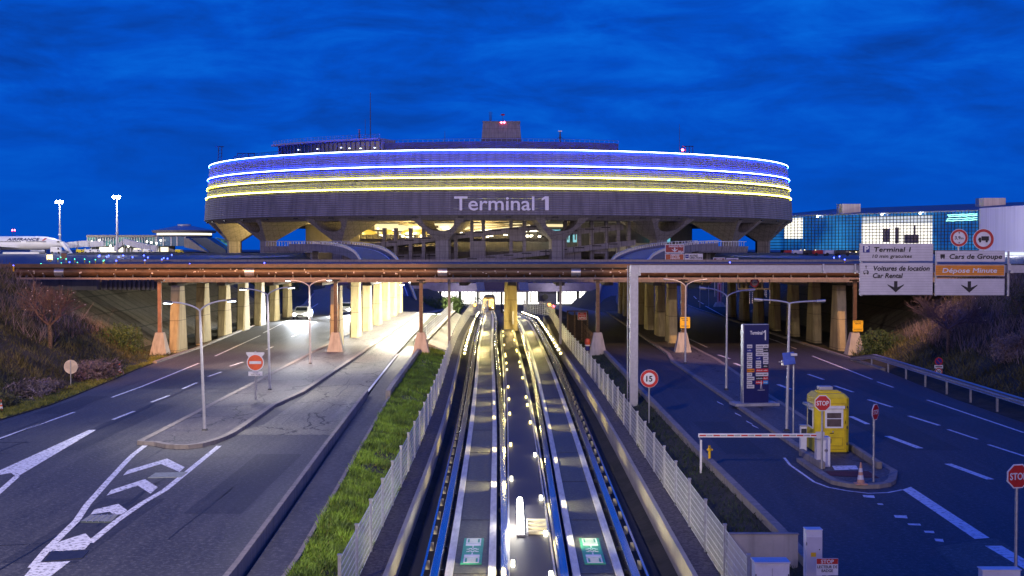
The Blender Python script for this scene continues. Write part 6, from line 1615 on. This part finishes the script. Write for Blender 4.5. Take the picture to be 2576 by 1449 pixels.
# ================================================================ apron: aircraft, satellite, jet bridges, masts, lights
YP = 480.0
def ax(u): return (u - CX) / F * YP
def az(v): return HC - (v - HY) * YP / F
q8 = lambda u, v: (u * .13975 / 1.118, (600 + v * .13975) / 1.118)
pl = thing('airliner', 'white twin engined airliner nose to the right at the left edge', 'airliner', (ax(100), YP, 6.5))
wpl = mat('airliner_white', (.78, .77, .75), .3, var=.06, scale=.4)
nose = q8(1390, 655); top = q8(0, 462)[1]; bot = q8(0, 738)[1]
xr = ax(nose[0]); zt_, zb_ = az(top), az(bot); rz_ = (zt_ - zb_) / 2; zc = (zt_ + zb_) / 2
sta = [(xr, 1, -.42), (xr - .35, .12, -.34), (xr - 1.0, .26, -.28), (xr - 2.0, .42, -.20), (xr - 3.4, .60, -.12), (xr - 5.2, .78, -.06), (xr - 7.5, .92, -.02), (xr - 10.5, 1, 0), (xr - 60, 1, 0)]
k = MB(); vs = []; fs = []; nn = 28
for i, (x, r_, dz_) in enumerate(sta):
    r_ = .02 if i == 0 else r_
    for j in range(nn): a = 2 * pi * j / nn; vs.append((x, YP + rz_ * r_ * cos(a), zc + rz_ * dz_ + rz_ * r_ * sin(a)))
for i in range(len(sta) - 1):
    for j in range(nn): fs.append((i * nn + j, i * nn + (j + 1) % nn, (i + 1) * nn + (j + 1) % nn, (i + 1) * nn + j))
fs.append(tuple(range(nn))); k.add(vs, fs); k.build('fuselage', wpl, pl, world=True, smooth=True)
MB().tube([(xr - 60, YP, zc), (xr - 78, YP, zc + 1.4)], [rz_, .4], 20).build('tail_cone', wpl, pl, world=True, smooth=True)
MB().xz([(xr - 66, zc + 2), (xr - 78, zc + 3), (xr - 83, zc + 11), (xr - 79, zc + 11)], YP - .3, YP + .3).build('tail_fin', wpl, pl, world=True)
def skin(x, z):    # point on the near side of the fuselage
    dz_ = max(-.98, min(.98, (z - zc) / rz_)); return YP - rz_ * sqrt(1 - dz_ * dz_) - .04
a, b_ = q8(195, 548), q8(868, 500); k = MB()
put(k, 'AIRFRANCE', ax(a[0]), az(a[1]), ax(b_[0]) - ax(a[0]) - .8, az(b_[1]) - az(a[1]), 0, slant=.3, bold=.085, fn=lambda x, y, z: (x, skin(x, z) + y, z))
k.build('lettering', mat('letter_navy', (.02, .03, .09), .4), pl, world=True)
c_ = [q8(*p_) for p_ in ((890, 550), (925, 550), (995, 500), (950, 500))]; k = MB(); k.add([(ax(u), skin(0, az(v)) - .03, az(v)) for u, v in c_], [(0, 1, 2, 3)]); k.build('red_slash', M['red'], pl, world=True)
k = MB()
for i in range(18): u, v = q8(5 + i * 27, 571); k.box((ax(u), skin(0, az(v)), az(v)), (.26, .1, .36))
for i in range(15): u, v = q8(595 + i * 27, 573); k.box((ax(u), skin(0, az(v)), az(v)), (.26, .1, .36))
k.build('cabin_windows', M['black'], pl, world=True)
c_ = [q8(*p_) for p_ in ((1185, 570), (1215, 556), (1290, 566), (1285, 582), (1200, 584))]; k = MB(); k.add([(ax(u) - .2, YP - rz_ * .68 - .0, az(v)) for u, v in c_] + [(ax(u) - .2, YP, az(v)) for u, v in c_], [tuple(range(5))] + [(i, (i + 1) % 5, 5 + (i + 1) % 5, 5 + i) for i in range(5)]); k.build('cockpit_window', M['black'], pl, world=True)
for (u, v, r_, yo, lab) in ((215, 735, 1.30, -11, None), (705, 765, 1.0, 11, None)):
    c_ = q8(u, v); e = MB().lathe([(r_ * .75, -5.5), (r_, -3.4), (r_, -.6), (r_ * .92, 0)], 24, (ax(c_[0]), YP + yo, az(c_[1])), 'X'); o = e.build('engine', wpl, pl, world=True, smooth=True)
    MB().lathe([(r_ * .78, .005), (r_ * .78, .02)], 24, (ax(c_[0]), YP + yo, az(c_[1])), 'X').build('intake', M['black'], o).location = -o.parent.location if False else (0, 0, 0)
    o.children[0].parent = o; o.children[0].location = -pl.location
MB().add([(ax(55), YP - 2, zc - 1.7), (ax(-20), YP - 2, zc - 1.7), (ax(-150), YP - 32, zc + .6), (ax(-120), YP - 32, zc + .6), (ax(55), YP - 2, zc - 1.3), (ax(-20), YP - 2, zc - 1.0), (ax(-150), YP - 32, zc + .9), (ax(-120), YP - 32, zc + .9)], [(0, 1, 2, 3), (4, 5, 6, 7), (0, 3, 7, 4), (0, 1, 5, 4)]).build('wing', wpl, pl, world=True)
MB().xz([(ax(q8(230, 0)[0]), 6.55), (ax(q8(940, 0)[0]), 6.55), (ax(q8(940, 0)[0]), 7.2), (ax(q8(230, 0)[0]), 7.2)], YP - 8, YP - 7.7).build('blast_fence', wpl, label='long low white barrier on the apron beneath the airliner', cat='barrier', origin=(ax(73), YP - 8, 6.55))
k = MB()
for x in (xr - 6,): k.tube([(x, YP, zc - rz_), (x, YP, 7.2)], .14, 6); k.lathe([(.5, -.35), (.5, .35)], 14, (x, YP, 7.0), 'X')
k.build('nose_gear', M['steel_d'], pl, world=True)
# boarding stair / tow truck by the nose
t = thing('boarding_stairs', 'pale boarding stairs leaning down from the nose of the airliner', 'stairs', (ax(q8(1440, 0)[0]), YP - 4, 6.5)); a, b_ = q8(1290, 570), q8(1500, 830)
MB().add([(ax(a[0]), YP - 5, az(a[1])), (ax(a[0]) + 1.2, YP - 5, az(a[1])), (ax(b_[0]) + .6, YP - 5, 6.6), (ax(b_[0]) - .7, YP - 5, 6.6), (ax(a[0]), YP - 3, az(a[1])), (ax(a[0]) + 1.2, YP - 3, az(a[1])), (ax(b_[0]) + .6, YP - 3, 6.6), (ax(b_[0]) - .7, YP - 3, 6.6)], [(0, 1, 2, 3), (4, 5, 6, 7), (0, 3, 7, 4), (1, 2, 6, 5)]).build('flight', wpl, t, world=True)
k = MB().box((ax(q8(1370, 0)[0]), YP - 4, 7.2), (4, 2, .5)).tube([(ax(q8(1350, 0)[0]), YP - 4, 7.3), (ax(q8(1400, 0)[0]), YP - 4, az(q8(0, 720)[1]))], .15, 5); k.build('chassis', M['steel'], t, world=True)
def truck(label, u, v, w_, h_, m, Y=YP - 8, roof=None):
    x = (u - CX) / F * Y; t = thing('service_vehicle', label, 'vehicle', (x, Y, 6.55), group='service vehicles on the apron')
    MB().xz([(-w_ / 2, .5), (w_ / 2, .5), (w_ / 2, h_ * .6), (w_ * .38, h_), (-w_ / 2, h_)], -1, 1).build('body', m, t, bevel=.1)
    for s in (-.32, .32): MB().lathe([(.4, -1.05), (.4, -.7)], 12, (w_ * s, 0, .42), 'Y').build('wheel', M['rubber'], t)
    MB().xz([(w_ * .2, h_ * .62), (w_ * .44, h_ * .62), (w_ * .36, h_ * .92), (w_ * .2, h_ * .92)], -1.02, -1.001).build('window', M['glass'], t); return t
truck('white and red service truck under the nose of the airliner', 142, 640, 3.6, 2.4, wpl)
for u, lab, m_ in ((203, 'small yellowish van right of the boarding stairs', M['yellow']), (224, 'white van between the stairs and the hall', M['white']), (243, 'white car shaped vehicle left of the first jet bridge leg', M['white']), (345, 'white tug right of the taller light mast', M['white']), (372, 'white vehicle under the sloping jet bridge', M['white']), (452, 'yellow vehicle at the right end of the lit stand', M['yellow'])): truck(lab, u, 641, 2.6, 1.6, m_)
# satellite
YS_ = 505.0
def sx(u): return (u - CX) / F * YS_
def sz(v): return HC - (v - HY) * YS_ / F
q9 = lambda u, v: ((230 + u * .17469) / 1.118, (600 + v * .17469) / 1.118)
sat = thing('satellite_building', 'low glazed satellite hall with round pavilion roof beyond the apron', 'building', (sx(340), YS_, 6.5))
def qb(name, u0, u1, v0, v1, y0, y1, m, par=sat, **k_):
    a, b_ = q9(u0, v1), q9(u1, v0); return MB().bx(sx(a[0]), sx(b_[0]), y0, y1, sz(a[1]), sz(b_[1])).build(name, m, par, world=True, **k_)
qb('roof_slab', 90, 1245, 350, 385, YS_ - 1, YS_ + 30, M['conc'])
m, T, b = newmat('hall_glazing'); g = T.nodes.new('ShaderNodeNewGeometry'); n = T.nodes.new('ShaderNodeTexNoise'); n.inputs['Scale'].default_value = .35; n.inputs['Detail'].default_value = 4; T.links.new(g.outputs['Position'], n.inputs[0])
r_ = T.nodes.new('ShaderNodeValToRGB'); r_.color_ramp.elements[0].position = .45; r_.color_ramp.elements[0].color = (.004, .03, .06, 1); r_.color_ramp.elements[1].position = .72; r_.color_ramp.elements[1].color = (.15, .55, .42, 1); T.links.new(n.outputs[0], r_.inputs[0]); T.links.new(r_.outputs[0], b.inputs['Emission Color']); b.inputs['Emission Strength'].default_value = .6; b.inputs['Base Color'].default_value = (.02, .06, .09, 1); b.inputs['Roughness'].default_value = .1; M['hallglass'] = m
qb('hall_glass', 95, 1235, 387, 525, YS_, YS_ + 28, M['hallglass']); qb('hall_glass', 1245, 1700, 380, 525, YS_ - 3, YS_ + 20, mat('pavilion_glass', (.03, .14, .24), .15, spec=.8))
k = MB()
for i in range(28): a = q9(95 + i * 42, 387); b_ = q9(0, 525); k.bx(sx(a[0]) - .12, sx(a[0]) + .12, YS_ - .25, YS_ - .02, sz(b_[1]), sz(a[1]))
for u in (1245, 1350, 1475, 1570, 1700): a = q9(u, 380); k.bx(sx(a[0]) - .2, sx(a[0]) + .2, YS_ - 3.3, YS_ - 3.02, sz(q9(0, 525)[1]), sz(a[1]))
k.build('mullion', M['steel'], sat, world=True)
cx_ = sx(q9(1510, 0)[0]); zf0, zf1 = sz(q9(0, 310)[1]), sz(q9(0, 270)[1]); RR = sx(q9(2035, 0)[0]) - cx_
MB().lathe([(RR * .88, zf0 - .1), (RR * .96, zf0), (RR, zf1)], 48, (cx_, YS_ + 14, 0)).build('pavilion_fascia', M['conc'], sat, world=True)
MB().lathe([(RR * .98, zf1 + .02), (RR * .24, sz(q9(0, 190)[1]))], 48, (cx_, YS_ + 14, 0)).build('cone_roof', mat('zinc_roof', (.26, .30, .36), .35, .5), sat, world=True)
MB().lathe([(RR * .21, sz(q9(0, 192)[1])), (RR * .21, sz(q9(0, 165)[1]))], 32, (cx_, YS_ + 14, 0)).build('lantern', mat('lantern_grey', (.5, .5, .55), .5), sat, world=True)
MB().lathe([(RR * .84, sz(q9(0, 346)[1])), (RR * .84, sz(q9(0, 313)[1]))], 48, (cx_, YS_ + 14, 0)).build('lit_band', emit('band_glow', (1, .93, .62), 1.5), sat, world=True)
MB().lathe([(RR * .86, sz(q9(0, 385)[1])), (RR * .86, sz(q9(0, 347)[1]))], 48, (cx_, YS_ + 14, 0)).build('pavilion_wall', mat('slate_wall', (.10, .10, .15), .7), sat, world=True)
for pts, nm in ((((1730, 405), (1800, 405), (2110, 630), (1800, 560), (1735, 545)), 'ramp_wall'), (((1420, 545), (1490, 560), (1800, 655), (1420, 655)), 'ramp_wall')):
    P_ = [q9(*p_) for p_ in pts]; MB().xz([(sx(u), sz(v)) for u, v in P_][::-1], YS_ - 8, YS_ - 6).build(nm, M['conc'], sat, world=True)
P_ = [q9(*p_) for p_ in ((1800, 400), (2060, 395), (2360, 590), (2360, 640), (2110, 628))]; MB().xz([(sx(u), sz(v)) for u, v in P_][::-1], YS_ - 4, YS_ + 8).build('ramp_tunnel', mat('tunnel_blue', (.06, .09, .13), .4), sat, world=True)
P_ = [q9(*p_) for p_ in ((2060, 385), (2330, 430), (2370, 440), (2370, 585))]; MB().xz([(sx(u), sz(v)) for u, v in P_][::-1], YS_ + 9, YS_ + 12).build('ramp_glazing', M['hallglass'], sat, world=True)
qb('lower_glow_wall', 270, 640, 545, 660, YS_ + 1, YS_ + 2, emit('stand_glow', (1, .93, .66), 1.7)); qb('lower_glow_wall', 800, 1200, 560, 655, YS_ + 3, YS_ + 4, emit('stand_glow_2', (1, .9, .6), 1.1))
qb('lower_wall', 60, 1420, 526, 665, YS_ + 6, YS_ + 8, M['conc_dark'])
qb('lit_cabin', 1405, 1495, 545, 655, YS_ - 12, YS_ - 9, emit('cabin_glow', (1, .88, .6), 1.2))
def jet(label, segs, legs):
    t = thing('jet_bridge', label, 'jet bridge', (sx(q9(segs[0][0][0], 0)[0]), YS_ - 10, 6.5), group='jet bridges at the satellite')
    for (a, b_, h_) in segs:
        a, b_ = q9(*a), q9(*b_); MB().xz([(sx(a[0]), sz(a[1])), (sx(b_[0]), sz(b_[1])), (sx(b_[0]), sz(b_[1]) + h_), (sx(a[0]), sz(a[1]) + h_)], YS_ - 11, YS_ - 8).build('tunnel', mat('jet_grey', (.5, .5, .56), .45, .2, scale=.8, stretch=(6, 1, .1)), t, world=True)
    for u in legs: u_ = q9(u, 0)[0]; MB().bx(sx(u_) - .25, sx(u_) + .25, YS_ - 10, YS_ - 9.4, 6.5, sz(q9(0, 560)[1])).build('leg', M['steel'], t, world=True)
jet('grey jet bridge with two straight tunnels left of the taller light mast', (((-120, 570), (90, 548), 2.3), ((100, 545), (262, 540), 2.3), ((275, 540), (490, 533), 2.1)), (60, 185, 278))
jet('grey jet bridge rising and sloping down on dark legs right of the light mast', (((660, 612), (790, 520), 1.9), ((800, 500), (1230, 610), 2.2), ((1225, 612), (1330, 620), 2.4)), (800, 845, 905, 1085))
for i in range(34):
    rr_ = random.Random(i); u = q9(rr_.uniform(60, 1400), 0)[0]; 
    if i < 22:
        t = thing('stand_lamp', 'small glaring lamp low along the lit aircraft stands', 'lamp', (sx(u), YS_ - 6, 6.6), group='small lamps along the aircraft stands'); h = rr_.uniform(.8, 5.2)
        MB().ball((0, 0, h), .33, 8, 5).build('globe', emit('stand_lamp', (1, .95, .75), 8), t); MB().tube([(0, 0, 0), (0, 0, h - .3)], .07, 4).build('post', M['steel'], t)
def mast(label, u, vt, vb, Y, power):
    a, b_ = A(u, vt, Y), A(u, vb, Y); t = thing('floodlight_mast', label, 'floodlight mast', (a.x, Y, 6.5), group='tall apron floodlight masts'); h = a.z - 6.5
    MB().tube([(0, 0, 0), (0, 0, h)], [.45, .22], 8).build('pole', M['steel_p'], t)
    MB().box((0, 0, h), (2.4, 1.2, .3)).build('head_frame', M['steel'], t); MB().box((0, 0, h * .38), (.9, .9, .5)).build('service_ring', M['steel'], t)
    for i in range(3): MB().ball((-.9 + i * .9, -.5, h + .45), .52, 10, 6).build('floodlight', emit('flood', (1, .97, .85), 60), t)
    lamp('POINT', (a.x, Y - 3, h + 7), power, (1, .95, .85), 1, name='floodlight_beam')
mast('shorter floodlight mast rising behind the airliner cockpit', 150, 511, 600, YP + 10, 8000); mast('taller brighter floodlight mast standing before the satellite hall', 294, 499, 640, YP - 20, 16000)
beacon('red warning beacon above the airliner fuselage', 34, 579, 520, 2, 6, .3); beacon('small red beacon low beside the boarding stairs', 192, 609, 500, 1, 3.5, .2)
lamp('POINT', (ax(40), YP - 40, 20), 22000, (1, .93, .82), 1, name='floodlight_beam')
Q8 = [(270, 1052), (1397, 982), (1985, 865), (2005, 850), (2150, 875), (2187, 853), (2340, 955), (2393, 880), (2478, 852)]
BL = [q8(*p_) for p_ in Q8] + [q9(*p_) for p_ in ((818, 705), (1000, 678), (1015, 755), (1065, 710), (1290, 740), (1320, 720), (1380, 728), (1450, 670), (1738, 815))] + [(665, 661.5), (1836, 660.5), (2098, 648), (2125, 653), (2112, 645)]
GR = [q8(*p_) for p_ in ((325, 1028), (825, 1015), (980, 905), (1020, 912), (1053, 893), (1165, 917), (1225, 887), (1232, 1002), (1330, 920), (1503, 922), (1558, 990), (1703, 925), (1803, 980), (1920, 935), (2077, 962), (2095, 945))]
BE = emit('taxi_blue', (.04, .07, 1.0), 12); GE = emit('taxi_green', (.05, .9, .45), 5)
for pts, m_, nm in ((BL, BE, 'blue'), (GR, GE, 'green')):
    for (u, v) in pts:
        z = 6.95; d = ray(u, v); tt = (z - HC) / d.z; Y = min(d.y * tt, 480); x = d.x * tt
        if Y > 470: x = (u - CX) / F * 470; Y = 470
        t = thing('taxiway_light', 'small %s taxiway edge light glowing on the dark apron' % nm, 'taxiway light', (x, Y, 6.5), group='%s taxiway lights' % nm)
        r_ = (.00052 if nm == 'blue' else .0004) * Y
        MB().ball((0, 0, z - 6.5), r_, 8, 5).build('dome', m_, t); MB().tube([(0, 0, 0), (0, 0, z - 6.5)], .06, 5).build('stem', M['ysign'], t)
t = thing('taxiway_sign', 'small lit yellow taxiway sign left on the apron', 'sign', tuple(W(125, 656.5, 6.5))); Y = t.location.y; MB().bx(-.4, .4, -.1, .1, .2, .9).build('face', emit('sign_yellow', (1, .8, .3), 2), t); MB().bx(-.5, -.4, -.1, .1, 0, .2).bx(.4, .5, -.1, .1, 0, .2).build('leg', M['steel'], t)
t = thing('taxiway_sign', 'unlit brownish taxiway sign right of the lit yellow one', 'sign', tuple(W(161, 655, 6.5))); MB().bx(-.4, .4, -.1, .1, .2, 1.1).build('face', mat('sign_brown', (.4, .22, .08), .5), t); MB().bx(-.35, -.25, -.1, .1, 0, .2).bx(.25, .35, -.1, .1, 0, .2).build('leg', M['steel'], t)

# ================================================================ glass building and white hall on the right
def gp_(u, v, f):   # facade line from (94.6,446) to (131,374)
    x = 94.6 + (131 - 94.6) * f; Y = 446 + (374 - 446) * f; return x, Y
gb = thing('glass_terminal', 'long glass fronted building with lit hall and roof plant boxes at right', 'building', (94.6, 446, 6.5))
def frac(u):        # facade fraction at picture column u
    k_ = (u - CX) / F; return (k_ * 446 - 94.6) / (36.4 + k_ * 72)
def fpt(u, off=0): f = frac(u); x, Y = gp_(0, 0, f); n_ = Vector((-72, -36.4, 0)).normalized(); return Vector((x, Y, 0)) + n_ * off
def fz(u, v): Y = fpt(u).y; return HC - (v - HY) * Y / F
def panel(name, u0, u1, top0, top1, b0, b1, m, off, par=gb, n=1):
    a, b_ = fpt(u0, off), fpt(u1, off); return MB().add([(a.x, a.y, b0), (b_.x, b_.y, b1), (b_.x, b_.y, top1), (a.x, a.y, top0)], [(0, 1, 2, 3)]).build(name, m, par, world=True)
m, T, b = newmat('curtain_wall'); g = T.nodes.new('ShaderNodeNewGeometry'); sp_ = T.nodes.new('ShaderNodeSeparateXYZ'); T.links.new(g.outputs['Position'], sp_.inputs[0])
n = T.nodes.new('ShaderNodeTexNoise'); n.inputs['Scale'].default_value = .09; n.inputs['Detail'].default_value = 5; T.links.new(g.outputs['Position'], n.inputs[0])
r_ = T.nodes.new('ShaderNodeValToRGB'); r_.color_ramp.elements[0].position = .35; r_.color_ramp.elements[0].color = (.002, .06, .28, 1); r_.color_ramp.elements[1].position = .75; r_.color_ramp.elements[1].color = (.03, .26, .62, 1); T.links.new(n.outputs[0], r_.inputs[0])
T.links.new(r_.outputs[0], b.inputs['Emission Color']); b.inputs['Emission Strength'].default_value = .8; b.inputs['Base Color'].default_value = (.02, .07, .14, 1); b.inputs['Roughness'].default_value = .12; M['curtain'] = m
tz0, tz1 = fz(1990, 543), fz(2463, 528)
def ztop(u): f = (frac(u) - frac(1990)) / (frac(2463) - frac(1990)); return tz0 + (tz1 - tz0) * f
panel('curtain_wall', 1900, 2463, ztop(1900), ztop(2463), 8.0, 8.0, M['curtain'], 0)
hw = emit('hall_white_glow', (1, .95, .82), 1.25); hw2 = emit('hall_grey_glow', (.62, .68, .74), .75)
panel('lit_hall', 1974, 2019, fz(1990, 549), fz(2019, 548), fz(1974, 600), fz(2019, 600), hw, .12)
panel('lit_hall', 2168, 2345, fz(2168, 545), fz(2345, 541), fz(2168, 562), fz(2345, 562), hw2, .12)
panel('lit_hall', 2168, 2345, fz(2168, 562), fz(2345, 562), fz(2168, 616), fz(2345, 614), hw, .12)
k = MB()
for (u0, u1, v0, v1) in ((2222, 2240, 575, 608), (2252, 2262, 572, 612), (2275, 2312, 590, 612), (2300, 2304, 566, 612)):
    a, b_ = fpt(u0, .2), fpt(u1, .2); k.add([(a.x, a.y, fz(u0, v1)), (b_.x, b_.y, fz(u1, v1)), (b_.x, b_.y, fz(u1, v0)), (a.x, a.y, fz(u0, v0))], [(0, 1, 2, 3)])
k.build('hall_interior', mat('hall_interior', (.25, .2, .2), .7), gb, world=True)
k = MB(); NU = 58
for i in range(NU): u = 1974 + (2463 - 1974) * i / (NU - 1); a = fpt(u, .35); k.box((a.x, a.y, (8 + ztop(u)) / 2), (.10, .2, ztop(u) - 8), atan2(-72, 36.4))
for j in range(12):
    z = 8.4 + j * .98; a, b_ = fpt(1930, .35), fpt(2463, .35); f_ = j / 11; k.add([(a.x, a.y, z * 1), (b_.x, b_.y, z + (tz1 - tz0) * f_), (b_.x, b_.y, z + .2 + (tz1 - tz0) * f_), (a.x, a.y, z + .2)], [(0, 1, 2, 3)])
k.build('mullion_grid', M['steel_d'], gb, world=True)
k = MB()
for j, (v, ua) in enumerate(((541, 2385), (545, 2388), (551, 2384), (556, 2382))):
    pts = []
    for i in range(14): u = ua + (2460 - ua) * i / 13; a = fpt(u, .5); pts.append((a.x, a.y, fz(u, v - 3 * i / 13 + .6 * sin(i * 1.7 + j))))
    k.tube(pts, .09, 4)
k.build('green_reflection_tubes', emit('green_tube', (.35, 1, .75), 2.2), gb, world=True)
a, b_ = fpt(1900, -2), fpt(2463, -2); c_, d_ = fpt(2463, -34), fpt(1900, -34)
P0 = [fpt(1900, .5), fpt(2200, .5), fpt(2463, .5)]; B0 = [fpt(1900, -36), fpt(2200, -36), fpt(2463, -36)]
vs = [(p_.x, p_.y, ztop(u) + .02) for p_, u in zip(P0, (1900, 2200, 2463))] + [(p_.x, p_.y, ztop(u) + 3.3) for p_, u in zip(B0, (1900, 2200, 2463))]
MB().add(vs, [(0, 1, 4, 3), (1, 2, 5, 4)]).build('roof', mat('roof_blue_grey', (.09, .10, .13), .5), gb, world=True)
MB().add([(v[0], v[1], v[2]) for v in vs[:3]] + [(v[0], v[1], v[2] - .35) for v in vs[:3]], [(0, 1, 4, 3), (1, 2, 5, 4)]).build('eaves', M['steel'], gb, world=True)
for u0, u1, v0, v1 in ((2113, 2165, 513, 531), (2467, 2530, 498, 514)):
    Yq = 395 if u0 > 2300 else 430; a, b_ = A(u0, v1 + 6, Yq), A(u1, v0, Yq)
    MB().prism([(a.x + x_ * (b_.x - a.x), Yq + y_) for x_, y_ in ((.12, 0), (1, 0), (1, 6), (.12, 6), (0, 4.5), (0, 1.5))], a.z - 1.5, b_.z).build('roof_plant_box', mat('plant_metal', (.42, .38, .36), .35, .6, scale=.6, stretch=(3, 3, .05)), gb, world=True)
for u, v in ((1997 + 65, 606 * 0 + 542), (2224, 539), (2320, 533)):
    p_ = fpt(u, 1.0); MB().ball((p_.x, p_.y, ztop(u) - .5), .35, 8, 5).build('eaves_lamp', emit('eaves_lamp', (.9, .95, 1), 10), gb, world=True)
a, b_ = fpt(1965, .3), fpt(2463, .3)
MB().add([(a.x, a.y, 6.5), (b_.x, b_.y, 6.5), (b_.x, b_.y, 8.0), (a.x, a.y, 8.0)], [(0, 1, 2, 3)]).build('base_wall', M['steel_d'], gb, world=True)
k = MB(); rr_ = random.Random(8)
for i in range(46):
    u = rr_.uniform(1980, 2190) if i < 34 else rr_.uniform(2180, 2345); a = fpt(u, .6); k.box((a.x, a.y, rr_.uniform(6.8, 7.9)), (rr_.uniform(.3, 1.3), .1, rr_.uniform(.2, .6)), atan2(-72, 36.4))
k.build('ground_floor_lamp', emit('ground_floor_glow', (1, .85, .5), 2.2), gb, world=True)
wh_ = thing('white_hall', 'pale lavender corrugated hall cut by the right edge of the photo', 'building', (131, 374, 6.5))
m_ = mat('corrugated_lavender', (.62, .60, .70), .5, var=.15, scale=.5, stretch=(8, 8, .05))
p0, p1 = Vector((131.2, 373.6, 0)), Vector((131.2 + 22, 373.6 - 43, 0)); z0_ = HC - (524 - HY) * 374 / F; z1_ = z0_ + 1.0
MB().add([(p0.x, p0.y, 7.4), (p1.x, p1.y, 7.4), (p1.x, p1.y, z1_), (p0.x, p0.y, z0_), (p0.x + 40, p0.y + 20, 7.4), (p1.x + 40, p1.y + 20, 7.4), (p1.x + 40, p1.y + 20, z1_), (p0.x + 40, p0.y + 20, z0_)], [(0, 1, 2, 3), (3, 2, 6, 7), (0, 3, 7, 4), (1, 2, 6, 5)]).build('wall', m_, wh_, world=True)
MB().add([(p0.x - .1, p0.y - .2, 6.5), (p1.x - .1, p1.y - .2, 6.5), (p1.x - .1, p1.y - .2, 7.38), (p0.x - .1, p0.y - .2, 7.38)], [(0, 1, 2, 3)]).build('base_glazing', emit('base_glow', (.8, .9, 1), .8), wh_, world=True)
lamp('POINT', (128, 340, 14), 9000, (.85, .85, 1), 1, name='hall_wall_light')
for i, (u, c_) in enumerate(((1990, M['red']), (2010, M['white']), (2038, M['steel_d']), (2062, M['red']), (2090, M['white']), (2118, M['steel_d']))):
    truck(('red', 'white', 'dark', 'second red', 'second white', 'second dark')[i] + ' car parked before the glass building beyond the bridge', u, 645, 3.4, 1.4, c_, Y=340 - i * 4)
# far small things on the left bank
for (u0, v0, u1, v1, lab) in ((28, 700, 30, 660, 'leaning broken fence post at the far left end of the pipe'), (90, 712, 78, 682, 'second leaning fence post on the left bank below the pipe')):
    a, b_ = A(u0, v0 + 6, 101), A(u1, v1, 101); t = thing('fence_post', lab, 'post', tuple(a)); d_ = b_ - a; MB().tube([(0, 0, -.3), tuple(d_ * .6), tuple(d_ + Vector((-.2, 0, 0)))], .05, 5).build('post', M['bark'], t)
